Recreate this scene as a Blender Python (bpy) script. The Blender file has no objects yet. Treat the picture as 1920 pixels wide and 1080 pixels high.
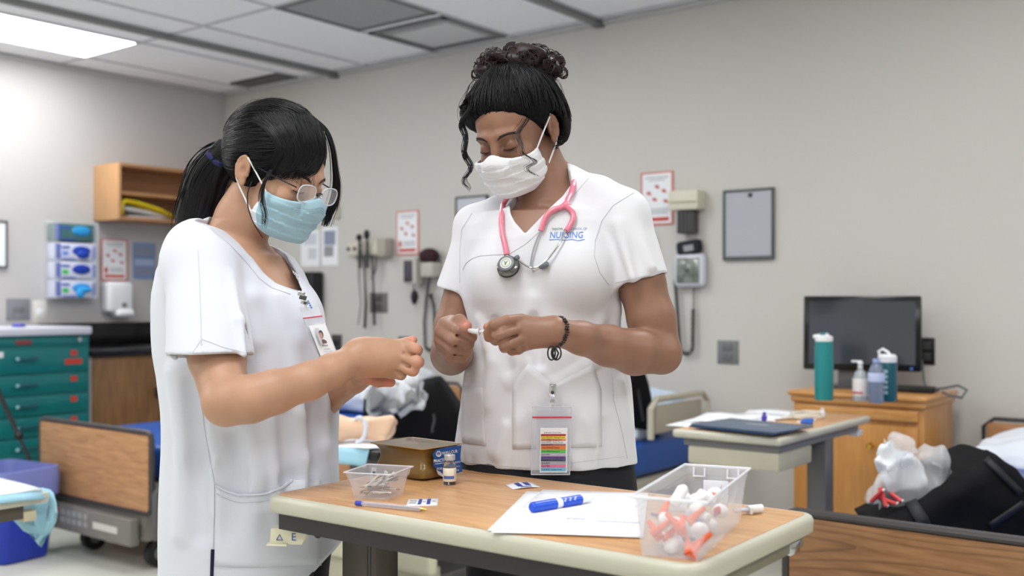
import bpy, bmesh, math, random
import numpy as np
from mathutils import Vector, Matrix, noise
from mathutils.bvhtree import BVHTree
PI = math.pi
S = bpy.context.scene
COL = S.collection
F, HY, CZ = 1957.0, 562.0, 1.22          # focal length in pixels, horizon row, lens height

# ------------------------------------------------------------------ camera, exposure, world
cam = bpy.data.cameras.new('camera'); camo = bpy.data.objects.new('camera', cam); COL.objects.link(camo)
camo.location = (0, 0, CZ); camo.rotation_euler = (PI/2, 0, 0)
cam.sensor_width = 36; cam.lens = F*36/1920; cam.shift_y = (HY-540)/1920
cam.clip_start = .05; cam.clip_end = 60
cam.dof.use_dof = True; cam.dof.focus_distance = 1.9; cam.dof.aperture_fstop = 3.4
S.camera = camo
S.view_settings.view_transform = 'Standard'; S.view_settings.look = 'None'
S.view_settings.exposure = 0.0; S.view_settings.gamma = 1; S.view_settings.use_curve_mapping = False
w = bpy.data.worlds.new('world'); S.world = w; w.use_nodes = True
w.node_tree.nodes['Background'].inputs[0].default_value = (.8, .85, .95, 1)
w.node_tree.nodes['Background'].inputs[1].default_value = .25
S.cycles.max_bounces = 7; S.cycles.diffuse_bounces = 5; S.cycles.glossy_bounces = 4; S.cycles.transparent_max_bounces = 16; S.cycles.transmission_bounces = 6
S.cycles.use_adaptive_sampling = True; S.cycles.adaptive_threshold = .035
S.cycles.sample_clamp_indirect = 6
LIGHT = 12.5                             # strength of each ceiling light's diffuser

# ------------------------------------------------------------------ room frame
TH = .665
U1 = Vector((math.sin(TH), math.cos(TH), 0)); U2 = Vector((math.cos(TH), -math.sin(TH), 0))
YC = 1.53*F/(HY-178.5); C0 = Vector(((423-960)/F*YC, YC, 0))
RR = -TH; RL = PI/2-TH
HC = 2.75
def RW(s, t, z=0): return C0+U2*s-U1*t+Vector((0, 0, z))
def P(px, py, Y): return Vector(((px-960)/F*Y, Y, CZ-(py-HY)/F*Y))

# ------------------------------------------------------------------ materials
def lin(c):
    if isinstance(c, str): c = tuple(int(c[i:i+2], 16) for i in (0, 2, 4))
    return tuple(((v/255)/12.92 if v/255 <= .04045 else ((v/255+.055)/1.055)**2.4) for v in c)+(1,)
def mat(name, c, rough=.5, metal=0, spec=.5, trans=0, ior=1.45, alpha=1, sheen=0, coat=0, sss=0, bump=None, var=None):
    m = bpy.data.materials.new(name); m.use_nodes = True
    nt = m.node_tree; b = nt.nodes['Principled BSDF']; I = b.inputs
    col = lin(c)
    I['Base Color'].default_value = col; I['Roughness'].default_value = rough; I['Metallic'].default_value = metal
    I['Specular IOR Level'].default_value = spec; I['Transmission Weight'].default_value = trans
    I['IOR'].default_value = ior; I['Alpha'].default_value = alpha; I['Sheen Weight'].default_value = sheen
    I['Coat Weight'].default_value = coat
    if sss:
        I['Subsurface Weight'].default_value = sss; I['Subsurface Radius'].default_value = (1, .35, .2); I['Subsurface Scale'].default_value = .006
    tc = nt.nodes.new('ShaderNodeTexCoord')
    if var:      # (scale, amount[, (sx,sy,sz)])  soft mottling of the base colour
        n = nt.nodes.new('ShaderNodeTexNoise'); n.inputs['Scale'].default_value = var[0]; n.inputs['Detail'].default_value = 5
        mp = nt.nodes.new('ShaderNodeMapping'); nt.links.new(tc.outputs['Object'], mp.inputs[0])
        if len(var) > 2: mp.inputs['Scale'].default_value = var[2]
        nt.links.new(mp.outputs[0], n.inputs['Vector'])
        r = nt.nodes.new('ShaderNodeValToRGB'); r.color_ramp.elements[0].position = .3; r.color_ramp.elements[1].position = .7
        k = var[1]
        r.color_ramp.elements[0].color = tuple(max(0, x*(1-k)) for x in col[:3])+(1,)
        r.color_ramp.elements[1].color = tuple(min(1, x*(1+k)) for x in col[:3])+(1,)
        nt.links.new(n.outputs['Fac'], r.inputs[0]); nt.links.new(r.outputs[0], I['Base Color'])
    if bump:     # list of (scale, strength, (sx,sy,sz))
        prev = None
        for sc, st, v3 in bump:
            n = nt.nodes.new('ShaderNodeTexNoise'); n.inputs['Scale'].default_value = sc; n.inputs['Detail'].default_value = 3
            mp = nt.nodes.new('ShaderNodeMapping'); mp.inputs['Scale'].default_value = v3
            nt.links.new(tc.outputs['Object'], mp.inputs[0]); nt.links.new(mp.outputs[0], n.inputs['Vector'])
            bp = nt.nodes.new('ShaderNodeBump'); bp.inputs['Strength'].default_value = st; bp.inputs['Distance'].default_value = .002
            nt.links.new(n.outputs['Fac'], bp.inputs['Height'])
            if prev: nt.links.new(prev.outputs[0], bp.inputs['Normal'])
            prev = bp
        nt.links.new(prev.outputs[0], I['Normal'])
    return m
def wood(name, light, dark, rough=.4, scale=1.0, axis='x', rings=0., grain=1.0, coat=0.):
    """long grain running along `axis`; rings>0 adds cathedral figure"""
    m = bpy.data.materials.new(name); m.use_nodes = True; nt = m.node_tree; N = nt.nodes; Lk = nt.links
    b = N['Principled BSDF']; b.inputs['Roughness'].default_value = rough; b.inputs['Coat Weight'].default_value = coat
    tc = N.new('ShaderNodeTexCoord'); mp = N.new('ShaderNodeMapping')
    sc = {'x': (1, 9, 9), 'y': (9, 1, 9), 'z': (9, 9, 1)}[axis]
    mp.inputs['Scale'].default_value = tuple(v*scale for v in sc)
    Lk.new(tc.outputs['Object'], mp.inputs[0])
    n = N.new('ShaderNodeTexNoise'); n.inputs['Scale'].default_value = 6; n.inputs['Detail'].default_value = 8; n.inputs['Roughness'].default_value = .62
    n.inputs['Distortion'].default_value = .35
    Lk.new(mp.outputs[0], n.inputs['Vector'])
    r = N.new('ShaderNodeValToRGB'); e = r.color_ramp.elements
    e[0].position = .5-.22/grain; e[1].position = .5+.2/grain; e[0].color = lin(dark); e[1].color = lin(light)
    Lk.new(n.outputs['Fac'], r.inputs[0]); out = r.outputs[0]
    if rings:
        mp2 = N.new('ShaderNodeMapping'); mp2.inputs['Scale'].default_value = {'x': (.55, 3, 3), 'y': (3, .55, 3), 'z': (3, 3, .55)}[axis]
        Lk.new(tc.outputs['Object'], mp2.inputs[0])
        w2 = N.new('ShaderNodeTexNoise'); w2.inputs['Scale'].default_value = 1.5*scale; w2.inputs['Detail'].default_value = 1
        Lk.new(mp2.outputs[0], w2.inputs['Vector'])
        ml = N.new('ShaderNodeMath'); ml.operation = 'MULTIPLY'; ml.inputs[1].default_value = 26; Lk.new(w2.outputs['Fac'], ml.inputs[0])
        fr = N.new('ShaderNodeMath'); fr.operation = 'FRACT'; Lk.new(ml.outputs[0], fr.inputs[0])
        r2 = N.new('ShaderNodeValToRGB'); q = r2.color_ramp.elements
        q[0].position = 0; q[0].color = (0, 0, 0, 1); q[1].position = .34; q[1].color = (1, 1, 1, 1)
        x = q.new(1.0); x.color = (.75, .75, .75, 1)
        Lk.new(fr.outputs[0], r2.inputs[0])
        mx = N.new('ShaderNodeMix'); mx.data_type = 'RGBA'; mx.blend_type = 'MULTIPLY'; mx.inputs['Factor'].default_value = rings
        Lk.new(out, mx.inputs['A']); Lk.new(r2.outputs[0], mx.inputs['B']); out = mx.outputs['Result']
    Lk.new(out, b.inputs['Base Color'])
    bp = N.new('ShaderNodeBump'); bp.inputs['Strength'].default_value = .12; bp.inputs['Distance'].default_value = .001
    Lk.new(n.outputs['Fac'], bp.inputs['Height']); Lk.new(bp.outputs[0], b.inputs['Normal'])
    return m
def plastic_film(name, c=(.95, .96, 1), a=.35, rough=.25, spec=.6, bump=None):
    """thin film: mix of transparent and glossy/translucent sheet"""
    m = mat(name, (235, 238, 245), rough=rough, spec=spec, bump=bump); nt = m.node_tree
    b = nt.nodes['Principled BSDF']; b.inputs['Base Color'].default_value = (*c, 1)
    b.inputs['Alpha'].default_value = a
    return m

# ------------------------------------------------------------------ objects
WM = {}
def link(o, parent=None, M=None):
    """M is the world matrix wanted"""
    COL.objects.link(o)
    M = M or Matrix.Identity(4); WM[o.name] = M.copy()
    if parent is not None:
        o.parent = parent; o.matrix_basis = WM[parent.name].inverted() @ M
    else: o.matrix_basis = M
    return o
def tag(o, label=None, cat=None, group=None, kind=None):
    if label: o['label'] = label
    if cat: o['category'] = cat
    if group: o['group'] = group
    if kind: o['kind'] = kind
    return o
def thing(name, label, cat, loc, rotz=0, group=None):
    o = bpy.data.objects.new(name, None); o.empty_display_size = .05
    link(o, None, Matrix.Translation(loc) @ Matrix.Rotation(rotz, 4, 'Z'))
    return tag(o, label, cat, group)
class MB:
    """collects shapes; build() links them as one mesh; coordinates are local to the parent unless M is given"""
    def __init__(s): s.bm = bmesh.new()
    def _merge(s, b2, M):
        if M is not None: bmesh.ops.transform(b2, matrix=M, verts=b2.verts)
        me = bpy.data.meshes.new('t'); b2.to_mesh(me); b2.free(); s.bm.from_mesh(me); bpy.data.meshes.remove(me)
    def box(s, x0, x1, y0, y1, z0, z1, bev=0, seg=2, M=None):
        b = bmesh.new(); bmesh.ops.create_cube(b, size=1)
        bmesh.ops.transform(b, matrix=Matrix.Translation(((x0+x1)/2, (y0+y1)/2, (z0+z1)/2)) @ Matrix.Diagonal((abs(x1-x0), abs(y1-y0), abs(z1-z0), 1)), verts=b.verts)
        if bev: bmesh.ops.bevel(b, geom=b.edges[:], offset=min(bev, .49*min(abs(x1-x0), abs(y1-y0), abs(z1-z0))), segments=seg, affect='EDGES', profile=.5)
        s._merge(b, M); return s
    def prism(s, poly, z0, z1, bev=0, seg=2, M=None, vert_bev=0):
        b = bmesh.new(); vs = [b.verts.new((x, y, z0)) for x, y in poly]; f = b.faces.new(vs)
        r = bmesh.ops.extrude_face_region(b, geom=[f]); bmesh.ops.translate(b, verts=[v for v in r['geom'] if isinstance(v, bmesh.types.BMVert)], vec=(0, 0, z1-z0))
        bmesh.ops.recalc_face_normals(b, faces=b.faces)
        if bev:
            es = [e for e in b.edges if abs(e.verts[0].co.z-e.verts[1].co.z) < 1e-6]
            bmesh.ops.bevel(b, geom=es, offset=bev, segments=seg, affect='EDGES', profile=.5)
        s._merge(b, M); return s
    def tube(s, pts, r, n=8, caps=True, M=None):
        pts = [Vector(p) for p in pts]; rs = r if isinstance(r, (list, tuple)) else [r]*len(pts)
        b = bmesh.new(); rings = []; up = None
        for i, p in enumerate(pts):
            d = (pts[min(i+1, len(pts)-1)]-pts[max(i-1, 0)]).normalized()
            if up is None: up = d.orthogonal().normalized()
            up = (up-d*up.dot(d))
            up = up.normalized() if up.length > 1e-6 else d.orthogonal().normalized()
            sd = d.cross(up)
            rings.append([b.verts.new(p+(up*math.cos(2*PI*k/n)+sd*math.sin(2*PI*k/n))*rs[i]) for k in range(n)])
        for a, c in zip(rings, rings[1:]):
            for k in range(n): b.faces.new((a[k], a[(k+1) % n], c[(k+1) % n], c[k]))
        if caps: b.faces.new(rings[0][::-1]); b.faces.new(rings[-1])
        s._merge(b, M); return s
    def lathe(s, prof, n=24, c=(0, 0, 0), M=None, sx=1, sy=1):
        b = bmesh.new(); rings = []
        for r, z in prof:
            if r < 1e-6: rings.append([b.verts.new((c[0], c[1], c[2]+z))])
            else: rings.append([b.verts.new((c[0]+sx*r*math.cos(2*PI*k/n), c[1]+sy*r*math.sin(2*PI*k/n), c[2]+z)) for k in range(n)])
        for a, d in zip(rings, rings[1:]):
            for k in range(n):
                k2 = (k+1) % n
                q = [a[k % len(a)], a[k2 % len(a)], d[k2 % len(d)], d[k % len(d)]]
                u = []; [u.append(v) for v in q if v not in u]
                if len(u) > 2: b.faces.new(u)
        bmesh.ops.recalc_face_normals(b, faces=b.faces)
        s._merge(b, M); return s
    def sheet(s, rows, M=None, close=False):
        b = bmesh.new(); g = [[b.verts.new(p) for p in r] for r in rows]
        for a, c in zip(g, g[1:]):
            for k in range(len(a)-(0 if close else 1)):
                k2 = (k+1) % len(a); b.faces.new((a[k], a[k2], c[k2], c[k]))
        s._merge(b, M); return s
    def ball(s, c, r, sub=2, M=None, R=None):
        b = bmesh.new(); bmesh.ops.create_icosphere(b, subdivisions=sub, radius=1)
        r = r if isinstance(r, (tuple, list)) else (r, r, r)
        T = Matrix.Translation(c) @ (R.to_4x4() if R is not None else Matrix.Identity(4)) @ Matrix.Diagonal((*r, 1))
        bmesh.ops.transform(b, matrix=T, verts=b.verts); s._merge(b, M); return s
    def build(s, name, m, parent=None, M=None, smooth=35, solid=0, **kw):
        me = bpy.data.meshes.new(name); s.bm.to_mesh(me); s.bm.free()
        return finish(name, me, m, parent, M, smooth, solid, **kw)
def finish(name, me, m, parent=None, M=None, smooth=35, solid=0, **kw):
    me.materials.append(m)
    if smooth:
        me.polygons.foreach_set('use_smooth', [True]*len(me.polygons))
        if smooth < 180: me.set_sharp_from_angle(angle=math.radians(smooth))
    o = bpy.data.objects.new(name, me)
    if M is None and parent is not None: M = WM[parent.name]
    link(o, parent, M)
    if solid:
        md = o.modifiers.new('s', 'SOLIDIFY'); md.thickness = abs(solid); md.offset = 0
    return tag(o, **kw)
def text_mesh(txt, size, depth=0.0, align='CENTER', bold=0, shear=0, sx=1):
    c = bpy.data.curves.new('t', 'FONT'); c.body = txt; c.size = size; c.align_x = align; c.align_y = 'CENTER'
    c.extrude = depth; c.offset = bold; c.shear = shear; c.resolution_u = 2
    o = bpy.data.objects.new('t', c); COL.objects.link(o)
    me = bpy.data.meshes.new_from_object(o.evaluated_get(bpy.context.evaluated_depsgraph_get()))
    bpy.data.objects.remove(o)
    if sx != 1:
        for v in me.vertices: v.co.x *= sx
    me.materials.clear(); return me
FRONT = Matrix.Rotation(PI/2, 4, 'X')     # text drawn in x,y -> stands in x,z facing -y
def text(name, txt, size, m, parent, loc, **kw):
    me = text_mesh(txt, size, **{k: v for k, v in kw.items() if k not in ('R',)})
    R = kw.get('R', FRONT)
    return finish(name, me, m, parent, WM[parent.name] @ Matrix.Translation(loc) @ R, smooth=0)

# ------------------------------------------------------------------ distance-field modeller
class SDF:
    def __init__(s, lo, hi, h):
        s.lo = np.array(lo, np.float32); s.h = h
        s.n = np.ceil((np.array(hi)-np.array(lo))/h).astype(int)+1
        s.ax = [(s.lo[i]+h*np.arange(s.n[i])).astype(np.float32) for i in range(3)]
        s.F = np.full(s.n, 9., np.float32)
    def _win(s, lo, hi):
        a = [max(0, int((lo[i]-s.lo[i])/s.h)) for i in range(3)]; b = [min(int(s.n[i]), int((hi[i]-s.lo[i])/s.h)+2) for i in range(3)]
        if any(b[i] <= a[i] for i in range(3)): return None
        sl = tuple(slice(a[i], b[i]) for i in range(3))
        return sl, s.ax[0][sl[0]][:, None, None], s.ax[1][sl[1]][None, :, None], s.ax[2][sl[2]][None, None, :]
    def op(s, fn, lo, hi, k=0., mode='u'):
        w = s._win(lo, hi)
        if w is None: return
        sl, X, Y, Z = w; d = fn(X, Y, Z); a = s.F[sl]
        if mode == 'u':
            if k > 0:
                hh = np.clip(.5+.5*(a-d)/k, 0, 1); s.F[sl] = a*(1-hh)+d*hh-k*hh*(1-hh)
            else: s.F[sl] = np.minimum(a, d)
        elif mode == 's':
            if k > 0:
                hh = np.clip(.5-.5*(a+d)/k, 0, 1); s.F[sl] = a*(1-hh)-d*hh+k*hh*(1-hh)
            else: s.F[sl] = np.maximum(a, -d)
    def cone(s, a, b, r1, r2=None, k=.01, mode='u'):
        r2 = r1 if r2 is None else r2; a = np.array(a, np.float32); b = np.array(b, np.float32); ab = b-a; L = float(ab@ab)+1e-12
        m = max(r1, r2)+k+3*s.h
        def fn(X, Y, Z):
            t = np.clip(((X-a[0])*ab[0]+(Y-a[1])*ab[1]+(Z-a[2])*ab[2])/L, 0, 1)
            return np.sqrt((X-a[0]-t*ab[0])**2+(Y-a[1]-t*ab[1])**2+(Z-a[2]-t*ab[2])**2)-(r1+(r2-r1)*t)
        s.op(fn, np.minimum(a, b)-m, np.maximum(a, b)+m, k, mode)
    def chain(s, pts, k=.01, mode='u'):
        for (a, ra), (b, rb) in zip(pts, pts[1:]): s.cone(a, b, ra, rb, k, mode)
    def ell(s, c, r, R=None, k=.01, mode='u'):
        c = np.array(c, np.float32); r = np.array(r, np.float32)
        R = np.eye(3) if R is None else np.array([[float(v) for v in row] for row in R])   # columns = axes
        m = float(r.max())+k+3*s.h
        def fn(X, Y, Z):
            x, y, z = X-c[0], Y-c[1], Z-c[2]
            q = [(x*R[0, i]+y*R[1, i]+z*R[2, i])/r[i] for i in range(3)]
            k0 = np.sqrt(q[0]**2+q[1]**2+q[2]**2)+1e-9
            k1 = np.sqrt((q[0]/r[0])**2+(q[1]/r[1])**2+(q[2]/r[2])**2)+1e-9
            return k0*(k0-1)/k1
        s.op(fn, c-m, c+m, k, mode)
    def half(s, p, n, k=0., lo=None, hi=None):
        """removes everything on the side n points to"""
        p = np.array(p, np.float32); n = np.array(n, np.float32); n = n/np.linalg.norm(n)
        lo = s.lo if lo is None else lo; hi = s.lo+s.n*s.h if hi is None else hi
        s.op(lambda X, Y, Z: -((X-p[0])*n[0]+(Y-p[1])*n[1]+(Z-p[2])*n[2]), lo, hi, k, 's')
    def loft(s, rows, k=.01, e=2.2, mode='u'):
        """rows: (z, cx, cy, rx, ry) from low to high"""
        R = np.array(sorted(rows), np.float32); zs = R[:, 0]
        rm = R[:, 3:5].max()+.04
        def fn(X, Y, Z):
            z = Z.ravel()
            f = lambda i: np.interp(z, zs, R[:, i]).astype(np.float32)[None, None, :]
            cx, cy, rx, ry = f(1), f(2), f(3), f(4)
            g = (np.abs((X-cx)/rx)**e+np.abs((Y-cy)/ry)**e)**(1/e)
            d = (g-1)*np.minimum(rx, ry)*.9
            dz = np.maximum(zs[0]-Z, Z-zs[-1])
            return np.maximum(d, dz)
        lo = (R[:, 1].min()-rm, R[:, 2].min()-rm, zs[0]-3*s.h); hi = (R[:, 1].max()+rm, R[:, 2].max()+rm, zs[-1]+3*s.h)
        s.op(fn, lo, hi, k, mode)
    def poly(s, pts, O, A, B, N, thick, rnd, k=0., mode='u', dome=0.):
        """2-D outline pts in the plane O + a*A + b*B, extruded +-thick along N with rounded rim"""
        O, A, B, N = [np.array(v, np.float32) for v in (O, A, B, N)]; q = np.array(pts, np.float32)
        W = np.array([O+a*A+b*B for a, b in pts]); m = thick+rnd+dome+3*s.h+k
        def fn(X, Y, Z):
            x, y, z = X-O[0], Y-O[1], Z-O[2]
            a = x*A[0]+y*A[1]+z*A[2]; b = x*B[0]+y*B[1]+z*B[2]; c = x*N[0]+y*N[1]+z*N[2]
            d = np.full(np.broadcast(a, b).shape, 1e9, np.float32); sg = np.ones_like(d)
            for i in range(len(q)):
                p0, p1 = q[i], q[i-1]; e0, e1 = p1-p0; w0 = a-p0[0]; w1 = b-p0[1]
                t = np.clip((w0*e0+w1*e1)/(e0*e0+e1*e1+1e-12), 0, 1)
                d = np.minimum(d, (w0-e0*t)**2+(w1-e1*t)**2)
                c1 = b >= p0[1]; c2 = b < p1[1]; c3 = (e0*w1 > e1*w0)
                fl = (c1 & c2 & c3) | (~c1 & ~c2 & ~c3); sg = np.where(fl, -sg, sg)
            d = np.sqrt(d)*sg
            th = thick+dome*np.clip(-d/max(.001, (rnd*3)), 0, 1)**.5 if dome else thick
            u = np.maximum(d+rnd, 0); v = np.maximum(np.abs(c)-th+rnd, 0)
            return np.sqrt(u*u+v*v)+np.minimum(np.maximum(d+rnd, np.abs(c)-th+rnd), 0)-rnd
        s.op(fn, W.min(0)-m, W.max(0)+m, k, mode)
    def warp(s, amp, freq, seed=0, ridged=False):
        """adds cheap smooth pseudo-noise to the field"""
        rg = np.random.RandomState(seed); X = s.ax[0][:, None, None]; Y = s.ax[1][None, :, None]; Z = s.ax[2][None, None, :]
        D = np.zeros(s.F.shape, np.float32)
        for o in range(4):
            v = rg.normal(size=3); v *= freq*(.7+.5*o)/np.linalg.norm(v); v2 = rg.normal(size=3); v2 *= freq*.5/np.linalg.norm(v2)
            ph = X*v[0]+Y*v[1]+Z*v[2]+rg.rand()*6+1.3*np.sin(X*v2[0]+Y*v2[1]+Z*v2[2]+rg.rand()*6)
            D += (1-2*np.abs(np.sin(ph))) if ridged else np.sin(ph)
        s.F += amp*.5*D
    def mesh(s, name, smooth_it=1):
        F_ = s.F; ins = F_ < 0; n = s.n
        c = np.zeros(tuple(n-1), np.int8)
        for dx in (0, 1):
            for dy in (0, 1):
                for dz in (0, 1): c += ins[dx:n[0]-1+dx, dy:n[1]-1+dy, dz:n[2]-1+dz]
        act = np.argwhere((c > 0) & (c < 8))
        idx = np.full(tuple(n-1), -1, np.int32); idx[act[:, 0], act[:, 1], act[:, 2]] = np.arange(len(act))
        acc = np.zeros((len(act), 3), np.float64); cnt = np.zeros(len(act))
        cor = [(a, b, d) for a in (0, 1) for b in (0, 1) for d in (0, 1)]
        V = {q: F_[act[:, 0]+q[0], act[:, 1]+q[1], act[:, 2]+q[2]] for q in cor}
        for q in cor:
            for ax in range(3):
                if q[ax] == 0:
                    q2 = list(q); q2[ax] = 1; q2 = tuple(q2); va, vb = V[q], V[q2]; m = (va < 0) != (vb < 0)
                    t = np.where(m, va/np.where(m, va-vb, 1), 0); pt = np.tile(np.array(q, float), (len(act), 1)); pt[:, ax] += t
                    acc[m] += pt[m]; cnt[m] += 1
        pos = s.lo+s.h*(act+acc/np.maximum(cnt, 1)[:, None])
        faces = []
        for ax in range(3):
            o1, o2 = [(1, 2), (2, 0), (0, 1)][ax]
            sl0 = [slice(1, n[i]-1) for i in range(3)]; sl0[ax] = slice(0, n[ax]-1)
            sl1 = list(sl0); sl1[ax] = slice(1, n[ax])
            a, b = ins[tuple(sl0)], ins[tuple(sl1)]
            e = np.argwhere(a != b); off = np.array([1, 1, 1]); off[ax] = 0; st = a[tuple(e.T)]; e = e+off
            def cell(d1, d2):
                q = e.copy(); q[:, o1] -= d1; q[:, o2] -= d2; return idx[q[:, 0], q[:, 1], q[:, 2]]
            Q = np.stack([cell(0, 0), cell(1, 0), cell(1, 1), cell(0, 1)], 1)
            Q[~st] = Q[~st][:, ::-1]; faces.append(Q)
        Q = np.concatenate(faces); Q = Q[(Q >= 0).all(1)]
        for _ in range(smooth_it):
            A = np.zeros_like(pos); C = np.zeros(len(pos))
            for i in range(4):
                a, b = Q[:, i], Q[:, (i+1) % 4]
                for k_ in range(3):
                    A[:, k_] += np.bincount(a, pos[b, k_], len(pos))+np.bincount(b, pos[a, k_], len(pos))
                C += np.bincount(a, minlength=len(pos))+np.bincount(b, minlength=len(pos))
            pos = .4*pos+.6*A/np.maximum(C, 1)[:, None]
        me = bpy.data.meshes.new(name)
        me.vertices.add(len(pos)); me.vertices.foreach_set('co', pos.astype(np.float32).ravel())
        me.loops.add(len(Q)*4); me.loops.foreach_set('vertex_index', Q.astype(np.int32).ravel())
        me.polygons.add(len(Q)); me.polygons.foreach_set('loop_start', np.arange(0, len(Q)*4, 4, dtype=np.int32)); me.polygons.foreach_set('loop_total', np.full(len(Q), 4, np.int32))
        me.update(); me.validate()
        me.polygons.foreach_set('use_smooth', [True]*len(me.polygons))
        s.F = None
        return me
def place_mesh(name, me, m, parent, **kw):
    """me is in world coordinates"""
    me.materials.append(m); o = bpy.data.objects.new(name, me); link(o, parent, Matrix.Identity(4)); return tag(o, **kw)
def bvh_of(me): return BVHTree.FromPolygons([v.co.copy() for v in me.vertices], [tuple(p.vertices) for p in me.polygons])
EYE = Vector((0, 0, CZ))
def hit(bvh, px, py, off=0.0):
    """first point of a surface seen along one sight line"""
    d = P(px, py, 1)-EYE; r = bvh.ray_cast(EYE, d.normalized())
    if r[0] is None: return None
    n = r[1]; n = -n if n.dot(d) > 0 else n
    return r[0]+n*off
# ------------------------------------------------------------------ the room
SX, TX = 10.2, 8.4
MW = mat('wall_paint', (203, 200, 194), rough=.55, spec=.4, bump=[(60, .15, (1, 1, 1))], var=(1.2, .015))
MWL = mat('wall_paint_left', (196, 193, 191), rough=.7, spec=.15, bump=[(60, .15, (1, 1, 1))])
MF = mat('vinyl_floor', (212, 212, 201), rough=.35, spec=.5, var=(5, .06), bump=[(25, .1, (1, 1, 1))])
MTILE = mat('ceiling_tile_board', (250, 250, 252), rough=.9, spec=.2, bump=[(260, .35, (1, 1, 1))], var=(120, .03))
MTBAR = mat('ceiling_bar', (200, 200, 204), rough=.5)
def wallbox(name, s0, s1, t0, t1, z0, z1, m):
    b = MB(); b.box(s0, s1, -t1, -t0, z0, z1)
    o = b.build(name, m, None, Matrix.Translation(C0) @ Matrix.Rotation(RR, 4, 'Z'), smooth=0); o['kind'] = 'structure'; return o
wallbox('floor', -.1, SX+.1, -.1, TX+.1, -.1, 0, MF)
wallbox('wall_right', 0, SX, -.1, 0, 0, HC+.02, MW)
wallbox('wall_left', -.1, 0, -.1, TX+.1, 0, HC+.02, MWL)
wallbox('wall_back', SX, SX+.1, -.1, TX+.1, 0, HC+.02, MW)
wallbox('wall_front', 0, SX, TX, TX+.1, 0, HC+.02, MW)
ceil = wallbox('ceiling', -.1, SX+.1, -.1, TX+.1, HC+.03, HC+.12, MTILE)
MBB = mat('baseboard_rubber', (92, 88, 84), rough=.5)
wallbox('baseboard_right', .01, SX, 0, .008, 0, .1, MBB)
wallbox('baseboard_left', 0, .008, 0, TX, 0, .1, MBB)
wallbox('trim_1', 0, SX, 0, .02, HC-.022, HC+.0, mat('wall_angle', (190, 190, 190), rough=.5))
wallbox('trim_2', 0, .02, 0, TX, HC-.022, HC+.0, bpy.data.materials['wall_angle'])
RM = Matrix.Translation(C0) @ Matrix.Rotation(RR, 4, 'Z')
# ceiling grid: each tile a piece of its own, bars between
s_lines = [-.295+.61*k for k in range(18)]; t_lines = [.07+1.22*k-1.22 for k in range(9)]
lights = {(k, j) for k in (1, 5, 9, 13) for j in (2, 4, 6)}
special = {(4, 1)}
tile_me = None
def tile(s0, s1, t0, t1):
    g = .006
    b = MB(); b.box(s0+g, s1-g, -t1+g, -t0-g, HC+.006, HC+.028)
    return b.build('ceiling_tile', MTILE, ceil, RM, smooth=0)
for k in range(17):
    for j in range(8):
        s0, s1, t0, t1 = s_lines[k], s_lines[k+1], t_lines[j], t_lines[j+1]
        if (k, j) in lights: continue
        s0c, s1c, t0c, t1c = max(s0, 0), min(s1, SX), max(t0, 0), min(t1, TX)
        if s1c-s0c < .05 or t1c-t0c < .03: continue
        if (k, j) == (4, 1): continue                     # vents here
        if (k, j) == (5, 1): pass
        tile(s0c, s1c, t0c, t1c)
for s in s_lines:
    if 0 < s < SX: MB().box(s-.012, s+.012, -TX, 0, HC, HC+.008).build('ceiling_bar', MTBAR, ceil, RM, smooth=0)
for t in t_lines:
    if 0 < t < TX: MB().box(0, SX, -t-.012, -t+.012, HC+.0005, HC+.0085).build('ceiling_bar', MTBAR, ceil, RM, smooth=0)
MEM = bpy.data.materials.new('lit_diffuser'); MEM.use_nodes = True
b_ = MEM.node_tree.nodes['Principled BSDF']; b_.inputs['Base Color'].default_value = (.9, .9, .9, 1)
b_.inputs['Emission Color'].default_value = (.97, .985, 1, 1); b_.inputs['Emission Strength'].default_value = LIGHT
MFR = mat('light_frame', (235, 235, 235), rough=.4)
LW = {}
for n_, (k, j) in enumerate(sorted(lights)):
    s0, s1, t0, t1 = s_lines[k], s_lines[k+1], t_lines[j], t_lines[j+1]
    if s1 > SX: continue
    L_ = thing('ceiling_light', 'long lit fluorescent ceiling panel at the upper left' if (k, j) == (1, 2) else 'lit fluorescent ceiling panel of the rows overhead outside the picture', 'ceiling light', RW((s0+s1)/2, (t0+t1)/2, HC), RR, 'fluorescent panels in the ceiling grid')
    a, c = (s1-s0)/2-.004, (t1-t0)/2-.004
    f = MB(); f.box(-a, a, -c, -c+.015, -.004, .02).box(-a, a, c-.015, c, -.004, .02).box(-a, -a+.015, -c, c, -.004, .02).box(a-.015, a, -c, c, -.004, .02)
    f.build('frame', MFR, L_, smooth=0)
    MB().box(-a+.015, a-.015, -c+.015, c-.015, .002, .012).build('diffuser', MEM, L_, smooth=0)
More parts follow.
